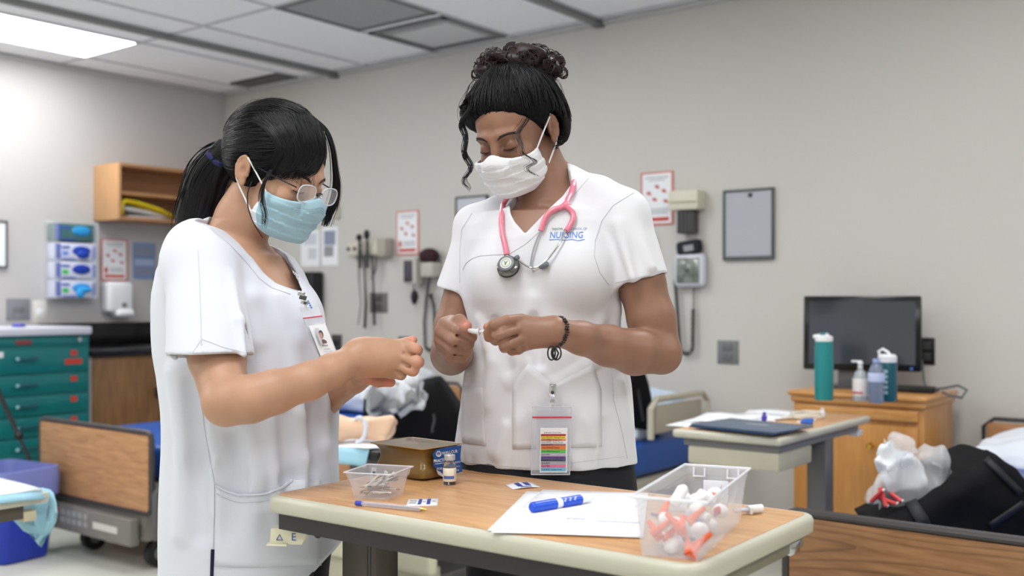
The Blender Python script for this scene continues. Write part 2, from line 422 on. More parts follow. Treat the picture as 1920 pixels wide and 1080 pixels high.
# return-air vents and slot diffuser
MV1 = mat('vent_mesh', (168, 168, 168), rough=.8, bump=[(400, .6, (1, 1, 1))], var=(60, .12)); MV1d = mat('vent_edge', (120, 120, 121), rough=.7)
s0, s1 = s_lines[4], s_lines[5]
v = thing('ceiling_vent', 'dark grey perforated return air vent in the ceiling', 'vent', RW((s0+s1)/2, .985, HC), RR)
MB().box(-.295, .295, -.295, .295, .002, .02).build('perforated_panel', MV1, v, smooth=0)
f = MB(); f.box(-.3, .3, -.3, -.275, -.006, .012).box(-.3, .3, .275, .3, -.006, .012).box(-.3, -.275, -.3, .3, -.006, .012).box(.275, .3, -.3, .3, -.006, .012)
f.build('frame', MV1d, v, smooth=0)
v = thing('ceiling_vent', 'square ceiling air diffuser with pale centre plate nearest the wall', 'vent', RW((s0+s1)/2, .345, HC), RR)
f = MB(); f.box(-.295, .295, -.27, -.235, -.006, .012).box(-.295, .295, .235, .27, -.006, .012).box(-.295, -.26, -.27, .27, -.006, .012).box(.26, .295, -.27, .27, -.006, .012)
f.build('frame', MV1d, v, smooth=0)
MB().box(-.262, .262, -.237, .237, .006, .018).build('recess', MV1, v, smooth=0)
MB().box(-.215, .215, -.15, .2, -.003, .008, bev=.003).build('centre_plate', mat('vent_plate', (208, 208, 208), rough=.6), v)
tile(s0, s1, .615, .685)
v = thing('ceiling_vent', 'narrow black slot vent in the ceiling near the far corner', 'vent', RW(.645, .16, HC), RR)
MB().box(-.27, .27, -.085, .085, -.004, .01).build('vent_box', mat('slot_black', (48, 48, 48), rough=.7), v, smooth=0)
for i in range(4): MB().box(-.26, .26, -.07+i*.04, -.055+i*.04, -.009, -.003).build('slat', MV1d, v, smooth=0)
# curtain tracks under the ceiling
MTR = mat('track_metal', (140, 141, 140), rough=.45, metal=.3)
for s, lb in ((1.22, 'grey curtain track on the ceiling passing beside the lit panel'), (3.345, 'grey curtain track on the ceiling right of the vents, ending above the taller person')):
    tr = thing('curtain_track', lb, 'curtain track', RW(s, 0, HC-.03), RR, 'ceiling curtain tracks')
    MB().box(-.02, .02, -7.2, -.0, 0, .028, bev=.004).build('rail', MTR, tr)
    MB().box(-.026, .026, -.06, -.001, -.006, .03, bev=.003).build('end_bracket', MV1d, tr)
# ------------------------------------------------------------------ shared materials
M_ = {}
def m_(k, *a, **kw):
    if k not in M_: M_[k] = mat(k, *a, **kw)
    return M_[k]
white = m_('white_plastic', (232, 233, 236), rough=.35); cream = m_('cream_plastic', (214, 209, 190), rough=.4)
black = m_('black_plastic', (22, 22, 24), rough=.4); dgrey = m_('dark_grey', (66, 66, 68), rough=.5); mgrey = m_('mid_grey', (120, 121, 124), rough=.45)
chrome = m_('chrome', (200, 202, 206), rough=.18, metal=1); paper = m_('paper', (238, 240, 243), rough=.7)
red = m_('print_red', (196, 62, 48), rough=.6); pgrey = m_('print_grey', (150, 152, 156), rough=.6); blueprint = m_('print_blue', (52, 84, 178), rough=.6)
steel = m_('painted_steel', (128, 126, 120), rough=.4, metal=.2)
OAK = wood('oak_board', (196, 148, 104), (158, 112, 74), rough=.42, scale=1.1, axis='x', grain=1.2)
OAKV = wood('oak_cupboard', (150, 110, 70), (112, 78, 46), rough=.4, scale=1., axis='z', grain=.9)
MAPLE = wood('honey_oak', (208, 150, 82), (184, 122, 56), rough=.35, scale=1., axis='z', grain=.9, coat=.2)
MAPLEX = wood('honey_oak_top', (214, 158, 92), (186, 126, 62), rough=.32, scale=1., axis='x', grain=.9, coat=.2)
FIGURED = wood('figured_oak', (164, 120, 80), (124, 84, 50), rough=.4, scale=.9, axis='x', rings=.5, grain=.9)
SHELFW = wood('shelf_wood', (206, 162, 116), (184, 138, 94), rough=.4, scale=.8, axis='z', grain=.7)
SHELFX = wood('shelf_wood_x', (190, 142, 98), (166, 118, 76), rough=.45, scale=.8, axis='x', grain=.7)
TEAL = m_('teal_enamel', (10, 112, 112), rough=.35, coat=.2); TEALD = m_('teal_gap', (6, 66, 70), rough=.5)
VINB = m_('blue_vinyl', (22, 82, 168), rough=.38, spec=.5, bump=[(9, .35, (1, 1, 1))])
LINEN = m_('white_linen', (225, 230, 238), rough=.85, bump=[(14, .5, (1, 1, 1))])
SOAPW = white

def poster(s_or_t, z, w, h, side, label, group='red bordered notice posters'):
    loc = RW(s_or_t, .001, z) if side == 'R' else RW(.001, s_or_t, z)
    t = thing('poster', label, 'poster', loc, RR if side == 'R' else RL, group)
    a, b = w/2, h/2
    MB().box(-a, a, -.004, 0, -b, b, bev=.001).build('border', m_('border_red', (205, 120, 108), rough=.4), t)
    MB().box(-a*.87, a*.87, -.0055, -.004, -b*.92, b*.93).build('sheet', paper, t, smooth=0)
    q = MB(); q.box(-a*.74, a*.74, -.0062, -.0054, -b*.84, -b*.70); q.box(-a*.74, -a*.5, -.0062, -.0054, -b*.62, -b*.36); q.build('red_band', red, t, smooth=0)
    for (x, y) in ((0, .45), (-.5, .22), (.42, .28), (-.15, -.02), (.52, -.1)):
        q = MB(); q.ball((x*a, -.0056, y*b), (.13*a, .0008, .055*b), 2); q.ball((x*a+.08*a, -.0056, y*b-.05*b), (.1*a, .0008, .035*b), 2); q.build('red_icon', red, t)
    q = MB(); q.box(-a*.7, a*.7, -.006, -.0054, b*.76, b*.80); q.box(-a*.5, a*.5, -.006, -.0054, b*.66, b*.69)
    for i in range(4): q.box(-a*.36, a*.7, -.006, -.0054, -b*(.4+.06*i), -b*(.375+.06*i))
    q.build('lettering_lines', pgrey, t, smooth=0, kind='stuff')
poster(3.70, 1.755, .20, .285, 'R', 'red bordered notice poster on the wall beside the cream wall unit')
poster(1.88, 1.645, .20, .285, 'R', 'red bordered notice poster between the two people, above the pressure gauge')
poster(.91, 1.49, .20, .285, 'L', 'red bordered notice poster above the white soap dispenser')

# framed clip board
t = thing('wall_board', 'grey framed blank dry erase board with a clip on top', 'board', RW(4.225, .001, 1.595), RR)
MB().box(-.128, .128, -.012, 0, -.168, .168).build('board_surface', m_('board_grey', (176, 179, 186), rough=.22, spec=.6), t)
q = MB(); q.box(-.136, -.124, -.02, 0, -.176, .176, bev=.003).box(.124, .136, -.02, 0, -.176, .176, bev=.003).box(-.136, .136, -.02, 0, .164, .176, bev=.003).box(-.136, .136, -.022, 0, -.176, -.158, bev=.003)
q.build('frame', m_('frame_grey', (84, 86, 88), rough=.45), t)
MB().lathe([(0, 0), (.011, 0), (.011, .006), (.006, .01), (0, .01)], 16, M=Matrix.Translation((.012, -.012, .145)) @ Matrix.Rotation(PI/2, 4, 'X')).build('clip', dgrey, t)
t = thing('wall_board', 'small framed board half hidden behind the taller person', 'board', RW(2.42, .001, 1.72), RR)
MB().box(-.12, .12, -.01, 0, -.13, .12).build('board_surface', m_('board_pale', (196, 200, 208), rough=.3), t)
q = MB(); q.box(-.127, -.117, -.016, 0, -.135, .127).box(.117, .127, -.016, 0, -.135, .127).box(-.127, .127, -.016, 0, .117, .127).box(-.127, .127, -.016, 0, -.135, -.125); q.build('frame', dgrey, t)
t = thing('wall_board', 'white framed sheet at the far left edge of the wall', 'board', RW(.001, 1.78, 1.565), RL)
MB().box(-.13, .13, -.01, 0, -.14, .14).build('board_surface', paper, t)
q = MB(); q.box(-.137, -.127, -.016, 0, -.147, .147).box(.127, .137, -.016, 0, -.147, .147).box(-.137, .137, -.016, 0, .137, .147).box(-.137, .137, -.016, 0, -.147, -.137); q.build('frame', dgrey, t)

# cream wall unit with dark louvre + blood pressure monitor
t = thing('wall_dispenser', 'cream wall mounted box with dark ribbed holder under it', 'wall unit', RW(3.90, .001, 1.73), RR)
MB().box(-.085, .085, -.09, 0, -.05, .05, bev=.006).build('cover', cream, t)
MB().box(-.07, .075, -.098, -.088, -.012, -.008).build('cover_edge', m_('cream_line', (180, 174, 150)), t)
q = MB(); q.box(-.045, .05, -.07, -.01, -.17, -.052, bev=.004); q.build('holder', m_('holder_brown', (80, 76, 78), rough=.6), t)
for i in range(4): MB().box(-.04+.022*i, -.026+.022*i, -.075, -.069, -.165, -.056).build('rib', dgrey, t, smooth=0)

def coil(path, turns, r, wr, n=8, seg=10):
    """helical cord along path (list of Vectors)"""
    path = [Vector(p) for p in path]; L = [0]
    for a, b in zip(path, path[1:]): L.append(L[-1]+(b-a).length)
    pts = []; N = turns*seg
    for i in range(N+1):
        d = L[-1]*i/N; j = max(0, min(len(path)-2, next((k for k in range(len(L)-1) if L[k+1] >= d), len(L)-2)))
        f = (d-L[j])/max(1e-9, L[j+1]-L[j]); p = path[j].lerp(path[j+1], f)
        T = (path[j+1]-path[j]).normalized(); u = T.cross(Vector((0, 1, 0))).normalized(); v = T.cross(u)
        a = 2*PI*i/seg; pts.append(p+(u*math.cos(a)+v*math.sin(a))*r)
    return MB().tube(pts, wr, 5)
def arc(c, r, a0, a1, n=12, rz=None):
    rz = rz or r
    return [Vector((c[0]+r*math.cos(math.radians(a0+(a1-a0)*i/n)), c[1], c[2]+rz*math.sin(math.radians(a0+(a1-a0)*i/n)))) for i in range(n+1)]
t = thing('blood_pressure_monitor', 'white square wall blood pressure gauge with dark cuff and hanging coiled cord', 'medical gauge', RW(3.915, .001, 1.37), RR)
MB().box(-.085, .085, -.06, -.005, -.085, .085, bev=.022, seg=3).build('frame', m_('frame_white', (214, 216, 226), rough=.3), t)
MB().box(-.065, .065, -.066, -.058, -.065, .065, bev=.006).build('dial', m_('dial_glass', (120, 128, 120), rough=.08, spec=.8, var=(22, .55)), t)
MB().lathe([(0, 0), (.006, 0), (.006, .006), (0, .006)], 12, M=Matrix.Translation((0, -.066, 0)) @ Matrix.Rotation(PI/2, 4, 'X')).build('needle_hub', black, t)
q = MB(); q.box(-.06, .075, -.06, 0, .085, .155, bev=.018, M=Matrix.Rotation(-.12, 4, 'Y')); q.build('cuff', m_('cuff_navy', (30, 34, 44), rough=.8), t)
MB().box(-.01, .045, -.064, -.058, .098, .128, M=Matrix.Rotation(-.12, 4, 'Y')).build('cuff_label', pgrey, t)
MB().tube([(.012, -.02, -.08), (.012, -.02, -.21)], .0045, 8).build('hose', m_('hose_grey', (110, 108, 104)), t)
pth = [Vector((.012, -.025, -.2)), Vector((.012, -.03, -.36))]+[Vector((-.025+.037*math.cos(a), -.03, -.39+.04*math.sin(a)-.0)) for a in [0, -.6, -1.2, -1.9, -2.5, -3.1]]+[Vector((-.07, -.03, -.3)), Vector((-.085, -.03, -.1)), Vector((-.09, -.03, -.05))]
coil(pth, 46, .0085, .0038).build('coiled_cord', black, t)
# clear tubing behind the taller person's sleeve
t = thing('oxygen_mask', 'clear plastic mask and tubing hanging on the wall behind the sleeve', 'medical mask', RW(3.66, .002, 1.52), RR)
CLEARF = plastic_film('clear_film', (.82, .86, .88), .32, .12)
MB().ball((0, -.04, .02), (.045, .035, .06), 3).build('mask_cup', CLEARF, t)
MB().tube([Vector((.02*math.cos(a)-.01+.01*a, -.03, -.02+.06*math.sin(a)-.01*a)) for a in [i*.5 for i in range(16)]], .004, 6).build('tubing', CLEARF, t)

# wall plates
def plate(loc, rz, w, h, m, label, slots=2, ms=dgrey, nm='wall_outlet', cat='outlet'):
    t = thing(nm, label, cat, loc, rz)
    MB().box(-w/2, w/2, -.006, 0, -h/2, h/2, bev=.002).build('plate', m, t)
    for i in range(slots):
        zc = (i-(slots-1)/2)*h*.42
        q = MB(); q.box(-w*.24, w*.24, -.009, -.005, zc-h*.15, zc+h*.15, bev=.003); q.build('socket', ms, t)
    return t
plate(RW(4.11, .001, .955), RR, .115, .118, mgrey, 'grey steel wall outlet plate between the gauge and the monitor', 2, m_('plate_grey2', (104, 105, 108)))
plate(RW(5.085, .001, .99), RR, .066, .12, black, 'black wall outlet just right of the monitor', 2, dgrey)
plate(RW(1.62, .001, 1.2), RR, .16, .13, m_('plate_taupe', (112, 106, 102)), 'taupe double outlet plate behind the hanging scope cords', 2, m_('plate_taupe2', (90, 84, 80)))
plate(RW(1.22, .001, .93), RR, .1, .11, dgrey, 'dark outlet box low on the wall behind the forearm', 1, black)
plate(RW(1.85, .001, .93), RR, .1, .11, m_('plate_grey3', (98, 98, 102)), 'grey outlet plate just left of the looped coiled cord', 1, dgrey)
plate(RW(.001, 1.57, 1.16), RL, .15, .135, m_('plate_grey4', (134, 134, 140)), 'grey steel plate on the left wall above the teal cabinet', 1, mgrey)
plate(RW(.001, 1.43, 1.14), RL, .09, .15, m_('thermostat_white', (218, 216, 210)), 'off white wall switch plate above the teal cabinet', 1, paper, 'wall_switch', 'switch')

# scope station
t = thing('scope_station', 'cream wall unit holding two black handled scopes with hanging cords', 'medical instrument', RW(1.56, .001, 1.555), RR)
MB().box(-.18, .19, -.06, 0, -.045, .045, bev=.008).build('charger_body', cream, t)
MB().box(.12, .2, -.085, -.0, -.06, .06, bev=.01).build('end_housing', m_('cream_dark', (170, 164, 150)), t)
for x in (-.16, -.10): MB().lathe([(0, 0), (.012, 0), (.012, .01), (0, .012)], 12, M=Matrix.Translation((x, -.06, -.0)) @ Matrix.Rotation(PI/2, 4, 'X')).build('knob', dgrey, t)
for x in (-.03, .04):
    hd = MB(); hd.lathe([(0, -.13), (.012, -.13), (.014, -.02), (.01, 0), (.012, .02), (.008, .05), (0, .05)], 14, c=(x, -.085, .0)); h_ = hd.build('scope_handle', m_('scope_grey', (60, 60, 62), rough=.35), t)
    MB().ball((x, -.09, .085 if x > 0 else .07), (.02, .022, .035 if x > 0 else .024), 2).build('scope_head', black, h_, M=WM[t.name])
for i, (x, zb) in enumerate(((-.075, -.5), (-.03, -.52), (.045, -.5), (.09, -.3))):
    if i < 3:
        MB().tube([(x, -.05, -.04), (x+.012*math.sin(i), -.05, -.2), (x+.01, -.04, -.36), (x+.016*(i-1), -.04, zb)], [.006, .005, .008 if i else .004, .009 if i else .004], 8).build('cord', (black if i else mgrey), t)
    else: MB().tube([(x, -.05, -.04), (x-.01, -.05, -.14), (x-.045, -.05, -.2)], .005, 8).build('cord', dgrey, t)
# aneroid gauge with cuff basket
t = thing('pressure_gauge', 'grey faced wall pressure gauge with maroon cuff, rubber bulb and looped coiled cord', 'medical gauge', RW(2.08, .001, 1.39), RR)
MB().box(-.13, -.03, -.11, -.03, -.075, .09, bev=.01).build('gauge_body', m_('gauge_cream', (190, 186, 176)), t)
MB().box(-.125, -.055, -.118, -.108, -.06, .075, bev=.004).build('gauge_face', m_('gauge_face', (70, 72, 78), rough=.25), t)
MB().box(.0, .1, -.1, 0, -.03, .06, bev=.008).build('basket', m_('gauge_cream2', (186, 182, 170)), t)
MB().ball((.04, -.06, .1), (.075, .05, .05), 3).build('cuff', m_('cuff_maroon', (52, 26, 32), rough=.9, bump=[(30, .5, (1, 1, 1))]), t)
MB().tube([(-.08, -.07, -.07), (-.08, -.07, -.12)], .004, 6).build('bulb_hose', dgrey, t)
MB().lathe([(0, -.085), (.016, -.07), (.026, -.035), (.02, 0), (.006, .01), (0, .01)], 14, c=(-.075, -.07, -.12)).build('bulb', black, t)
pth = [Vector((.035, -.05, -.02)), Vector((.01, -.05, -.14)), Vector((-.01, -.05, -.3)), Vector((-.005, -.05, -.42))]+[Vector((.035+.04*math.cos(a), -.05, -.44+.045*math.sin(a))) for a in (3.3, 3.9, 4.7, 5.5, 6.1)]+[Vector((.08, -.05, -.36)), Vector((.07, -.05, -.2)), Vector((.045, -.05, -.13)), Vector((.03, -.05, -.16))]
coil(pth, 60, .009, .0038).build('coiled_cord', black, t)
# thermometer, papers, holder
t = thing('wall_thermometer', 'small cream thermometer with cord on the wall beside the glasses', 'thermometer', RW(1.23, .001, 1.83), RR)
MB().box(-.02, .02, -.03, 0, -.06, .03, bev=.005).build('body', cream, t); MB().tube([(0, -.012, .03), (.002, -.012, .12)], .003, 6).build('cord', dgrey, t)
def notice(s, t_, z, w, h, label, shade, rz, blocks):
    loc = RW(s, t_, z); q = thing('paper_notice', label, 'paper notice', loc, rz, None)
    MB().box(-w/2, w/2, -.002, 0, -h/2, h/2).build('sheet', shade, q, smooth=0)
    for b in blocks: MB().box(b[0]*w/2, b[1]*w/2, -.003, -.0018, b[2]*h/2, b[3]*h/2).build('printed_block', b[4], q, smooth=0)
PB = m_('print_bluegrey', (140, 148, 168), rough=.7)
notice(1.15, .001, 1.585, .16, .26, 'paper notice with a grey printed block left of the scope station', paper, RR, [(-.7, .7, .05, .8, PB), (-.7, .45, -.55, 0, pgrey)])
notice(.95, .001, 1.575, .19, .25, 'pale paper notice partly hidden behind the blue mask', paper, RR, [(-.7, .7, .2, .8, m_('print_pale', (205, 208, 216))), (-.2, .7, -.6, 0, m_('print_pale', (205, 208, 216)))])
BLS = m_('blue_sheet', (128, 148, 190), rough=.6)
notice(.001, .68, 1.49, .18, .255, 'pale blue printed sheet on the left wall right of the poster', BLS, RL, [(-.85, .85, .3, .75, PB), (-.85, .85, .16, .22, m_('print_tealb', (90, 130, 150))), (-.85, .85, -.25, .1, m_('print_paleblue', (170, 184, 214))), (-.85, .85, -.75, -.4, PB)])
t = thing('wall_holder', 'black plastic holder on the wall behind the name badge', 'holder', RW(1.0, .001, 1.27), RR)
MB().box(-.09, .09, -.1, 0, -.14, .14, bev=.015).build('body', black, t); MB().box(-.06, .05, -.112, -.098, -.1, .06, bev=.006, M=Matrix.Rotation(.2, 4, 'Y')).build('flap', m_('holder_navy', (38, 44, 56)), t)
t = thing('wall_holder', 'black box on the left wall hidden behind the ponytail', 'holder', RW(.001, .4, 1.58), RL)
MB().box(-.06, .06, -.08, 0, -.06, .06, bev=.012).build('body', black, t); MB().box(-.05, .05, -.086, -.078, -.045, .0, bev=.003).build('flap', dgrey, t)

# wall shelf
t = thing('wall_shelf', 'open light wood two tier shelf box on the left wall', 'shelf', RW(.001, .56, 1.745), RL)
W_, D_, H_ = 1.0, .30, .37
MB().box(-W_/2, -W_/2+.02, -D_, 0, 0, H_, bev=.001).build('side_panel', SHELFW, t); MB().box(W_/2-.02, W_/2, -D_, 0, 0, H_, bev=.001).build('side_panel', SHELFW, t)
for z, nm in ((0, 'bottom_board'), (H_-.02, 'top_board'), (.165, 'shelf_board')): MB().box(-W_/2+.02, W_/2-.02, -D_+(.01 if nm == 'shelf_board' else 0), 0, z, z+.02).build(nm, SHELFX, t)
MB().box(-W_/2+.02, W_/2-.02, -.008, -.001, .02, H_-.02).build('back_panel', SHELFX, t)
YB = m_('binder_yellow', (222, 196, 20), rough=.4)
b = thing('binder', 'yellow ring binder lying open on white papers in the shelf', 'binder', RW(.225, .845, 1.768), RL)
MB().sheet([[Vector((x, y, z)) for y in (-.06, .18)] for x, z in ((-.17, .01), (-.175, .07), (-.15, .105), (-.05, .095), (.1, .062), (.21, .02))]).build('cover', YB, b, solid=.016)
MB().sheet([[Vector((x, y, z)) for y in (-.02, .19)] for x, z in ((-.14, .06), (-.08, .055), (.05, .04), (.19, .012))]).build('pages', paper, b, solid=.02)
MB().box(-.12, .15, -.03, .18, -.003, .012).build('papers_below', m_('papers_grey', (205, 205, 214)), b)
t = thing('supply_case', 'small black case at the far end of the wall shelf', 'case', RW(.2, .3, 1.766), RL)
MB().box(-.08, .08, -.06, .06, 0, .1, bev=.02).build('body', black, t); MB().box(-.03, .03, -.01, .01, .1, .11, bev=.003).build('handle', dgrey, t)

# glove box dispenser
t = thing('glove_dispenser', 'clear wall rack holding a stack of printed glove boxes', 'dispenser', RW(.001, 1.245, 1.23), RL)
ACR = plastic_film('acrylic', (.9, .93, .97), .13, .08)
q = MB(); q.box(-.155, -.15, -.11, 0, 0, .5).box(.15, .155, -.11, 0, 0, .5).box(-.155, .155, -.115, 0, -.006, 0).box(-.155, .155, -.004, 0, 0, .5).box(-.155, -.12, -.115, -.11, 0, .49).box(.12, .155, -.115, -.11, 0, .49)
q.build('rack', ACR, t, smooth=0)
BX = [(.005, (60, 150, 220), (52, 190, 90)), (.125, (24, 60, 168), (70, 190, 90)), (.245, (24, 64, 170), (120, 150, 225)), (.37, (40, 150, 215), (60, 110, 110))]
labs = ['lowest glove box, with light blue gloves poking out', 'second glove box from the bottom with dark blue oval opening', 'third glove box from the bottom with dark blue glove pulled out', 'top glove box with green grey front and light blue opening']
for i, (z, c1, c2) in enumerate(BX):
    g = thing('glove_box', labs[i], 'box', RW(.006, 1.245, 1.23+z), RL, 'glove boxes in the wall rack')
    MB().box(-.14, .14, -.1, -.003, 0, .112, bev=.002).build('carton', m_('carton', (214, 218, 236), rough=.5) if i < 3 else m_('carton_green', (70, 110, 112), rough=.5), g)
    MB().ball((.04, -.1, .062 if i < 3 else .066), (.065, .01, .032), 3).build('glove', mat('glove%d' % i, c1, rough=.4), g)
    if i == 0: MB().ball((.03, -.108, .03), (.03, .012, .035), 2).ball((.06, -.108, .05), (.05, .014, .018), 2).build('glove', M_.setdefault('gl', mat('glove_light', (50, 165, 235), rough=.35)), g)
    if i == 2: MB().ball((.05, -.106, .04), (.045, .014, .03), 2).build('glove', bpy.data.materials['glove2'], g)
    q = MB(); q.box(-.138, -.102, -.1015, -.0995, .008, .104); q.box(-.09, .0, -.1015, -.0995, .004, .012); q.box(.118, .137, -.1015, -.0995, .012, .095) if i < 3 else None; q.build('printed_band', blueprint, g, smooth=0)
    q = MB(); q.box(-.09, -.05, -.1015, -.0995, .03, .06); q.build('printed_square', mat('pr%d' % i, c2, rough=.5), g, smooth=0)
    q = MB(); q.box(-.095, -.04, -.1015, -.0995, .075, .09); q.build('printed_words', blueprint, g, smooth=0)
# soap dispenser
t = thing('soap_dispenser', 'white wall soap dispenser above the black counter', 'dispenser', RW(.001, .92, 1.1), RL)
MB().box(-.095, .095, -.11, 0, .03, .24, bev=.03, seg=4).build('housing', white, t)
MB().box(-.04, .095, -.13, -.02, .0, .055, bev=.025, seg=3).build('push_bar', m_('push_white', (236, 237, 240), rough=.3), t)
MB().ball((.02, -.108, .085), (.022, .008, .018), 2).build('logo_window', mgrey, t)

# base cupboard with black counter, backsplash, tap
t = thing('sink_cupboard', 'wooden base cupboard under the black counter on the left wall', 'cupboard', RW(.0, .72, 0), RL)
MB().box(-.70, .71, -.58, -.005, .1, .875).build('carcass', OAKV, t); MB().box(-.70, .71, -.52, -.005, 0, .1).build('plinth', m_('plinth', (60, 52, 46)), t)
MB().box(-.713, -.70, -.6, -.005, 0, .875).build('side_trim', m_('trim_grey', (180, 176, 172)), t)
for x0, x1 in ((-.695, -.235), (-.23, .23), (.235, .705)):
    d = MB(); d.box(x0, x1, -.6, -.58, .12, .86, bev=.002); d_ = d.build('door', OAKV, t)
    MB().box(x1-.035, x1-.022, -.63, -.6, .60, .66, bev=.003).build('handle', dgrey, d_, M=WM[t.name])
t = thing('counter', 'black counter with tall black backsplash and sink', 'counter', RW(.0, .72, .877), RL)
BLK = m_('black_laminate', (14, 14, 16), rough=.25)
MB().box(-.715, .715, -.63, -.002, 0, .035, bev=.003).build('worktop', BLK, t); MB().box(-.715, .715, -.02, -.002, .036, .19, bev=.002).build('backsplash', BLK, t)
MB().box(-.25, .3, -.5, -.2, .030, .039, bev=.003).build('sink_rim', m_('sink_rim', (54, 54, 56), rough=.3, metal=.6), t)
t = thing('tap', 'chrome gooseneck tap on the black counter', 'tap', RW(.17, .66, .915), RL)
MB().lathe([(0, 0), (.025, 0), (.022, .02), (.012, .03), (.011, .12), (0, .12)], 16).build('base', chrome, t)
MB().tube([(0, 0, .1), (0, 0, .22)]+[(0, -.06+.06*math.cos(a), .22+.06*math.sin(a)) for a in [i*PI/8 for i in range(9)]]+[(0, -.12, .19)], .009, 10).build('spout', chrome, t)

# teal drawer cabinet
t = thing('drawer_cabinet', 'teal metal drawer cabinet with red drawer stickers on the left', 'cabinet', RW(.02, 1.90, 0), RL)
HX = .43; TZ = 1.015
MB().box(-HX, HX, -.64, -.02, .06, TZ, bev=.004).build('carcass', TEAL, t)
MB().box(-HX+.01, HX-.01, -.62, -.03, 0, .06).build('plinth', black, t)
MB().box(-HX-.01, HX+.005, -.67, -.01, TZ, TZ+.045, bev=.01).build('worktop', m_('worktop_white', (214, 216, 226), rough=.35), t)
zs = [.945, .795, .675, .555, .435, .315, .19, .07]
for i in range(len(zs)-1):
    z1, z0 = zs[i]-.004, zs[i+1]+.004
    d_ = MB().box(-HX+.012, HX-.012, -.655, -.64, z0, z1, bev=.004).build('drawer', TEAL, t)
    zc = z1-.055
    q = MB(); q.tube([(-.02, -.655, zc), (-.02, -.68, zc)], .006, 8).tube([(.09, -.655, zc), (.09, -.68, zc)], .006, 8).box(-.02, .095, -.686, -.676, zc-.008, zc+.008, bev=.002); q.build('handle', m_('handle_teal', (60, 116, 124), rough=.25, metal=.6), d_, M=WM[t.name])
    MB().lathe([(0, 0), (.011, 0), (.009, .006), (0, .007)], 12, M=Matrix.Translation((-.025, -.686, zc)) @ Matrix.Rotation(PI/2, 4, 'X')).build('lock', m_('lock_pale', (150, 200, 205), rough=.3), d_, M=WM[t.name])
    MB().box(.305, .345, -.658, -.654, z1-.05, z1-.018).build('sticker', red, d_, M=WM[t.name])
    if i == 0:
        MB().box(.27, .375, -.6575, -.654, z1-.1, z1-.068).build('sticker', red, d_, M=WM[t.name])
        MB().box(-.18, -.09, -.6575, -.654, z1-.045, z1-.012).build('drawer_label', paper, d_, M=WM[t.name])
MB().box(-HX+.012, HX-.012, -.65, -.64, .957, .997, bev=.003).build('top_rail', TEAL, t)
MB().box(-.02, .075, -.654, -.65, .965, .99, bev=.002).build('maker_plate', m_('plate_red', (140, 60, 60)), t)
MB().lathe([(0, 0), (.013, 0), (.013, .01), (0, .011)], 14, M=Matrix.Translation((.36, -.65, .985)) @ Matrix.Rotation(PI/2, 4, 'X')).build('lock', chrome, t)
TAPE = m_('white_marks', (190, 206, 206), rough=.6)
q = MB()
for i, (x, z, w_) in enumerate(((-.33, .58, .16), (-.35, .555, .18), (-.33, .53, .13), (-.34, .505, .1), (-.33, .3, .13), (-.34, .28, .1))): q.box(x, x+w_, -.6575, -.6545, z, z+.016)
q.build('white_writing', TAPE, t, smooth=0)
# supplies on the cabinet
for i, (x, y, w_, h_, lb) in enumerate(((-.22, -.45, .05, .03, 'small clear packet with blue print on the teal cabinet, at the left edge'), (-.12, -.5, .05, .035, 'small white and blue packet on the teal cabinet top'), (.1, -.45, .05, .02, 'tiny blue clip lying near the middle of the teal cabinet top'))):
    p = WM[bpy.data.objects['drawer_cabinet'].name] @ Vector((x, y, TZ+.046))
    g = thing('supply_packet', lb, 'packet', p, RL+.2*i, None)
    MB().box(-w_/2, w_/2, -.03, .03, 0, h_, bev=.006).build('wrapper', paper if i < 2 else m_('clip_violet', (96, 96, 196)), g)
    MB().box(-w_*.3, w_*.3, -.032, -.029, h_*.2, h_*.7).build('print', blueprint, g)
# tripod in front of the cabinet
ap = P(-90, 540, 5.6); t = thing('tripod', 'black tripod, one leg showing before the teal cabinet', 'tripod', Vector((ap.x, 5.6, 0)), 0)
for ft in (P(112, 988, 5.6), Vector((ap.x-.5, 5.45, .0)), Vector((ap.x-.35, 5.3, .0))):
    ft.z = .015; e_ = ap-Vector((0, 0, .02))
    MB().tube([e_, e_.lerp(ft, .62)], .0135, 8).build('leg', m_('tripod_black', (38, 38, 42), rough=.35), t, M=Matrix.Identity(4)); MB().tube([e_.lerp(ft, .6), ft], .009, 8).build('leg_tube', m_('tripod_black', 0), t, M=Matrix.Identity(4))
    MB().ball(e_.lerp(ft, .62), .024, 2).build('leg_clamp', black, t, M=Matrix.Identity(4)); MB().ball(ft, .014, 2).build('foot', black, t, M=Matrix.Identity(4))
MB().tube([Vector((ap.x, 5.6, .75)), Vector((ap.x, 5.6, 1.4))], .013, 10).build('centre_column', m_('tripod_black', 0), t, M=Matrix.Identity(4)); MB().ball(ap, .04, 2).build('head', black, t, M=Matrix.Identity(4))
# blue waste bin
t = thing('waste_bin', 'blue plastic recycling bin on the floor at the lower left', 'bin', Vector((-2.40, 4.95, 0)), RR+.12)
BINB = m_('bin_blue', (24, 52, 172), rough=.35, coat=.1); BAGB = plastic_film('liner_blue', (.22, .26, .62), .82, .3, bump=[(14, .8, (1, 1, 1))])
def binring(hx, hy, z, r=.05, n=6):
    out = []
    for cx, cy, a0 in ((hx-r, hy-r, 0), (-hx+r, hy-r, 90), (-hx+r, -hy+r, 180), (hx-r, -hy+r, 270)):
        for i in range(n+1):
            a = math.radians(a0+90*i/n); out.append(Vector((cx+r*math.cos(a), cy+r*math.sin(a), z)))
    return out
q = MB(); q.sheet([[Vector((0, 0, .006))]*28, binring(.16, .12, .006, .04), binring(.165, .125, .02, .04), binring(.20, .155, .37), binring(.192, .148, .37), binring(.158, .118, .03, .04)], close=True)
q.build('bin_body', BINB, t, smooth=40)
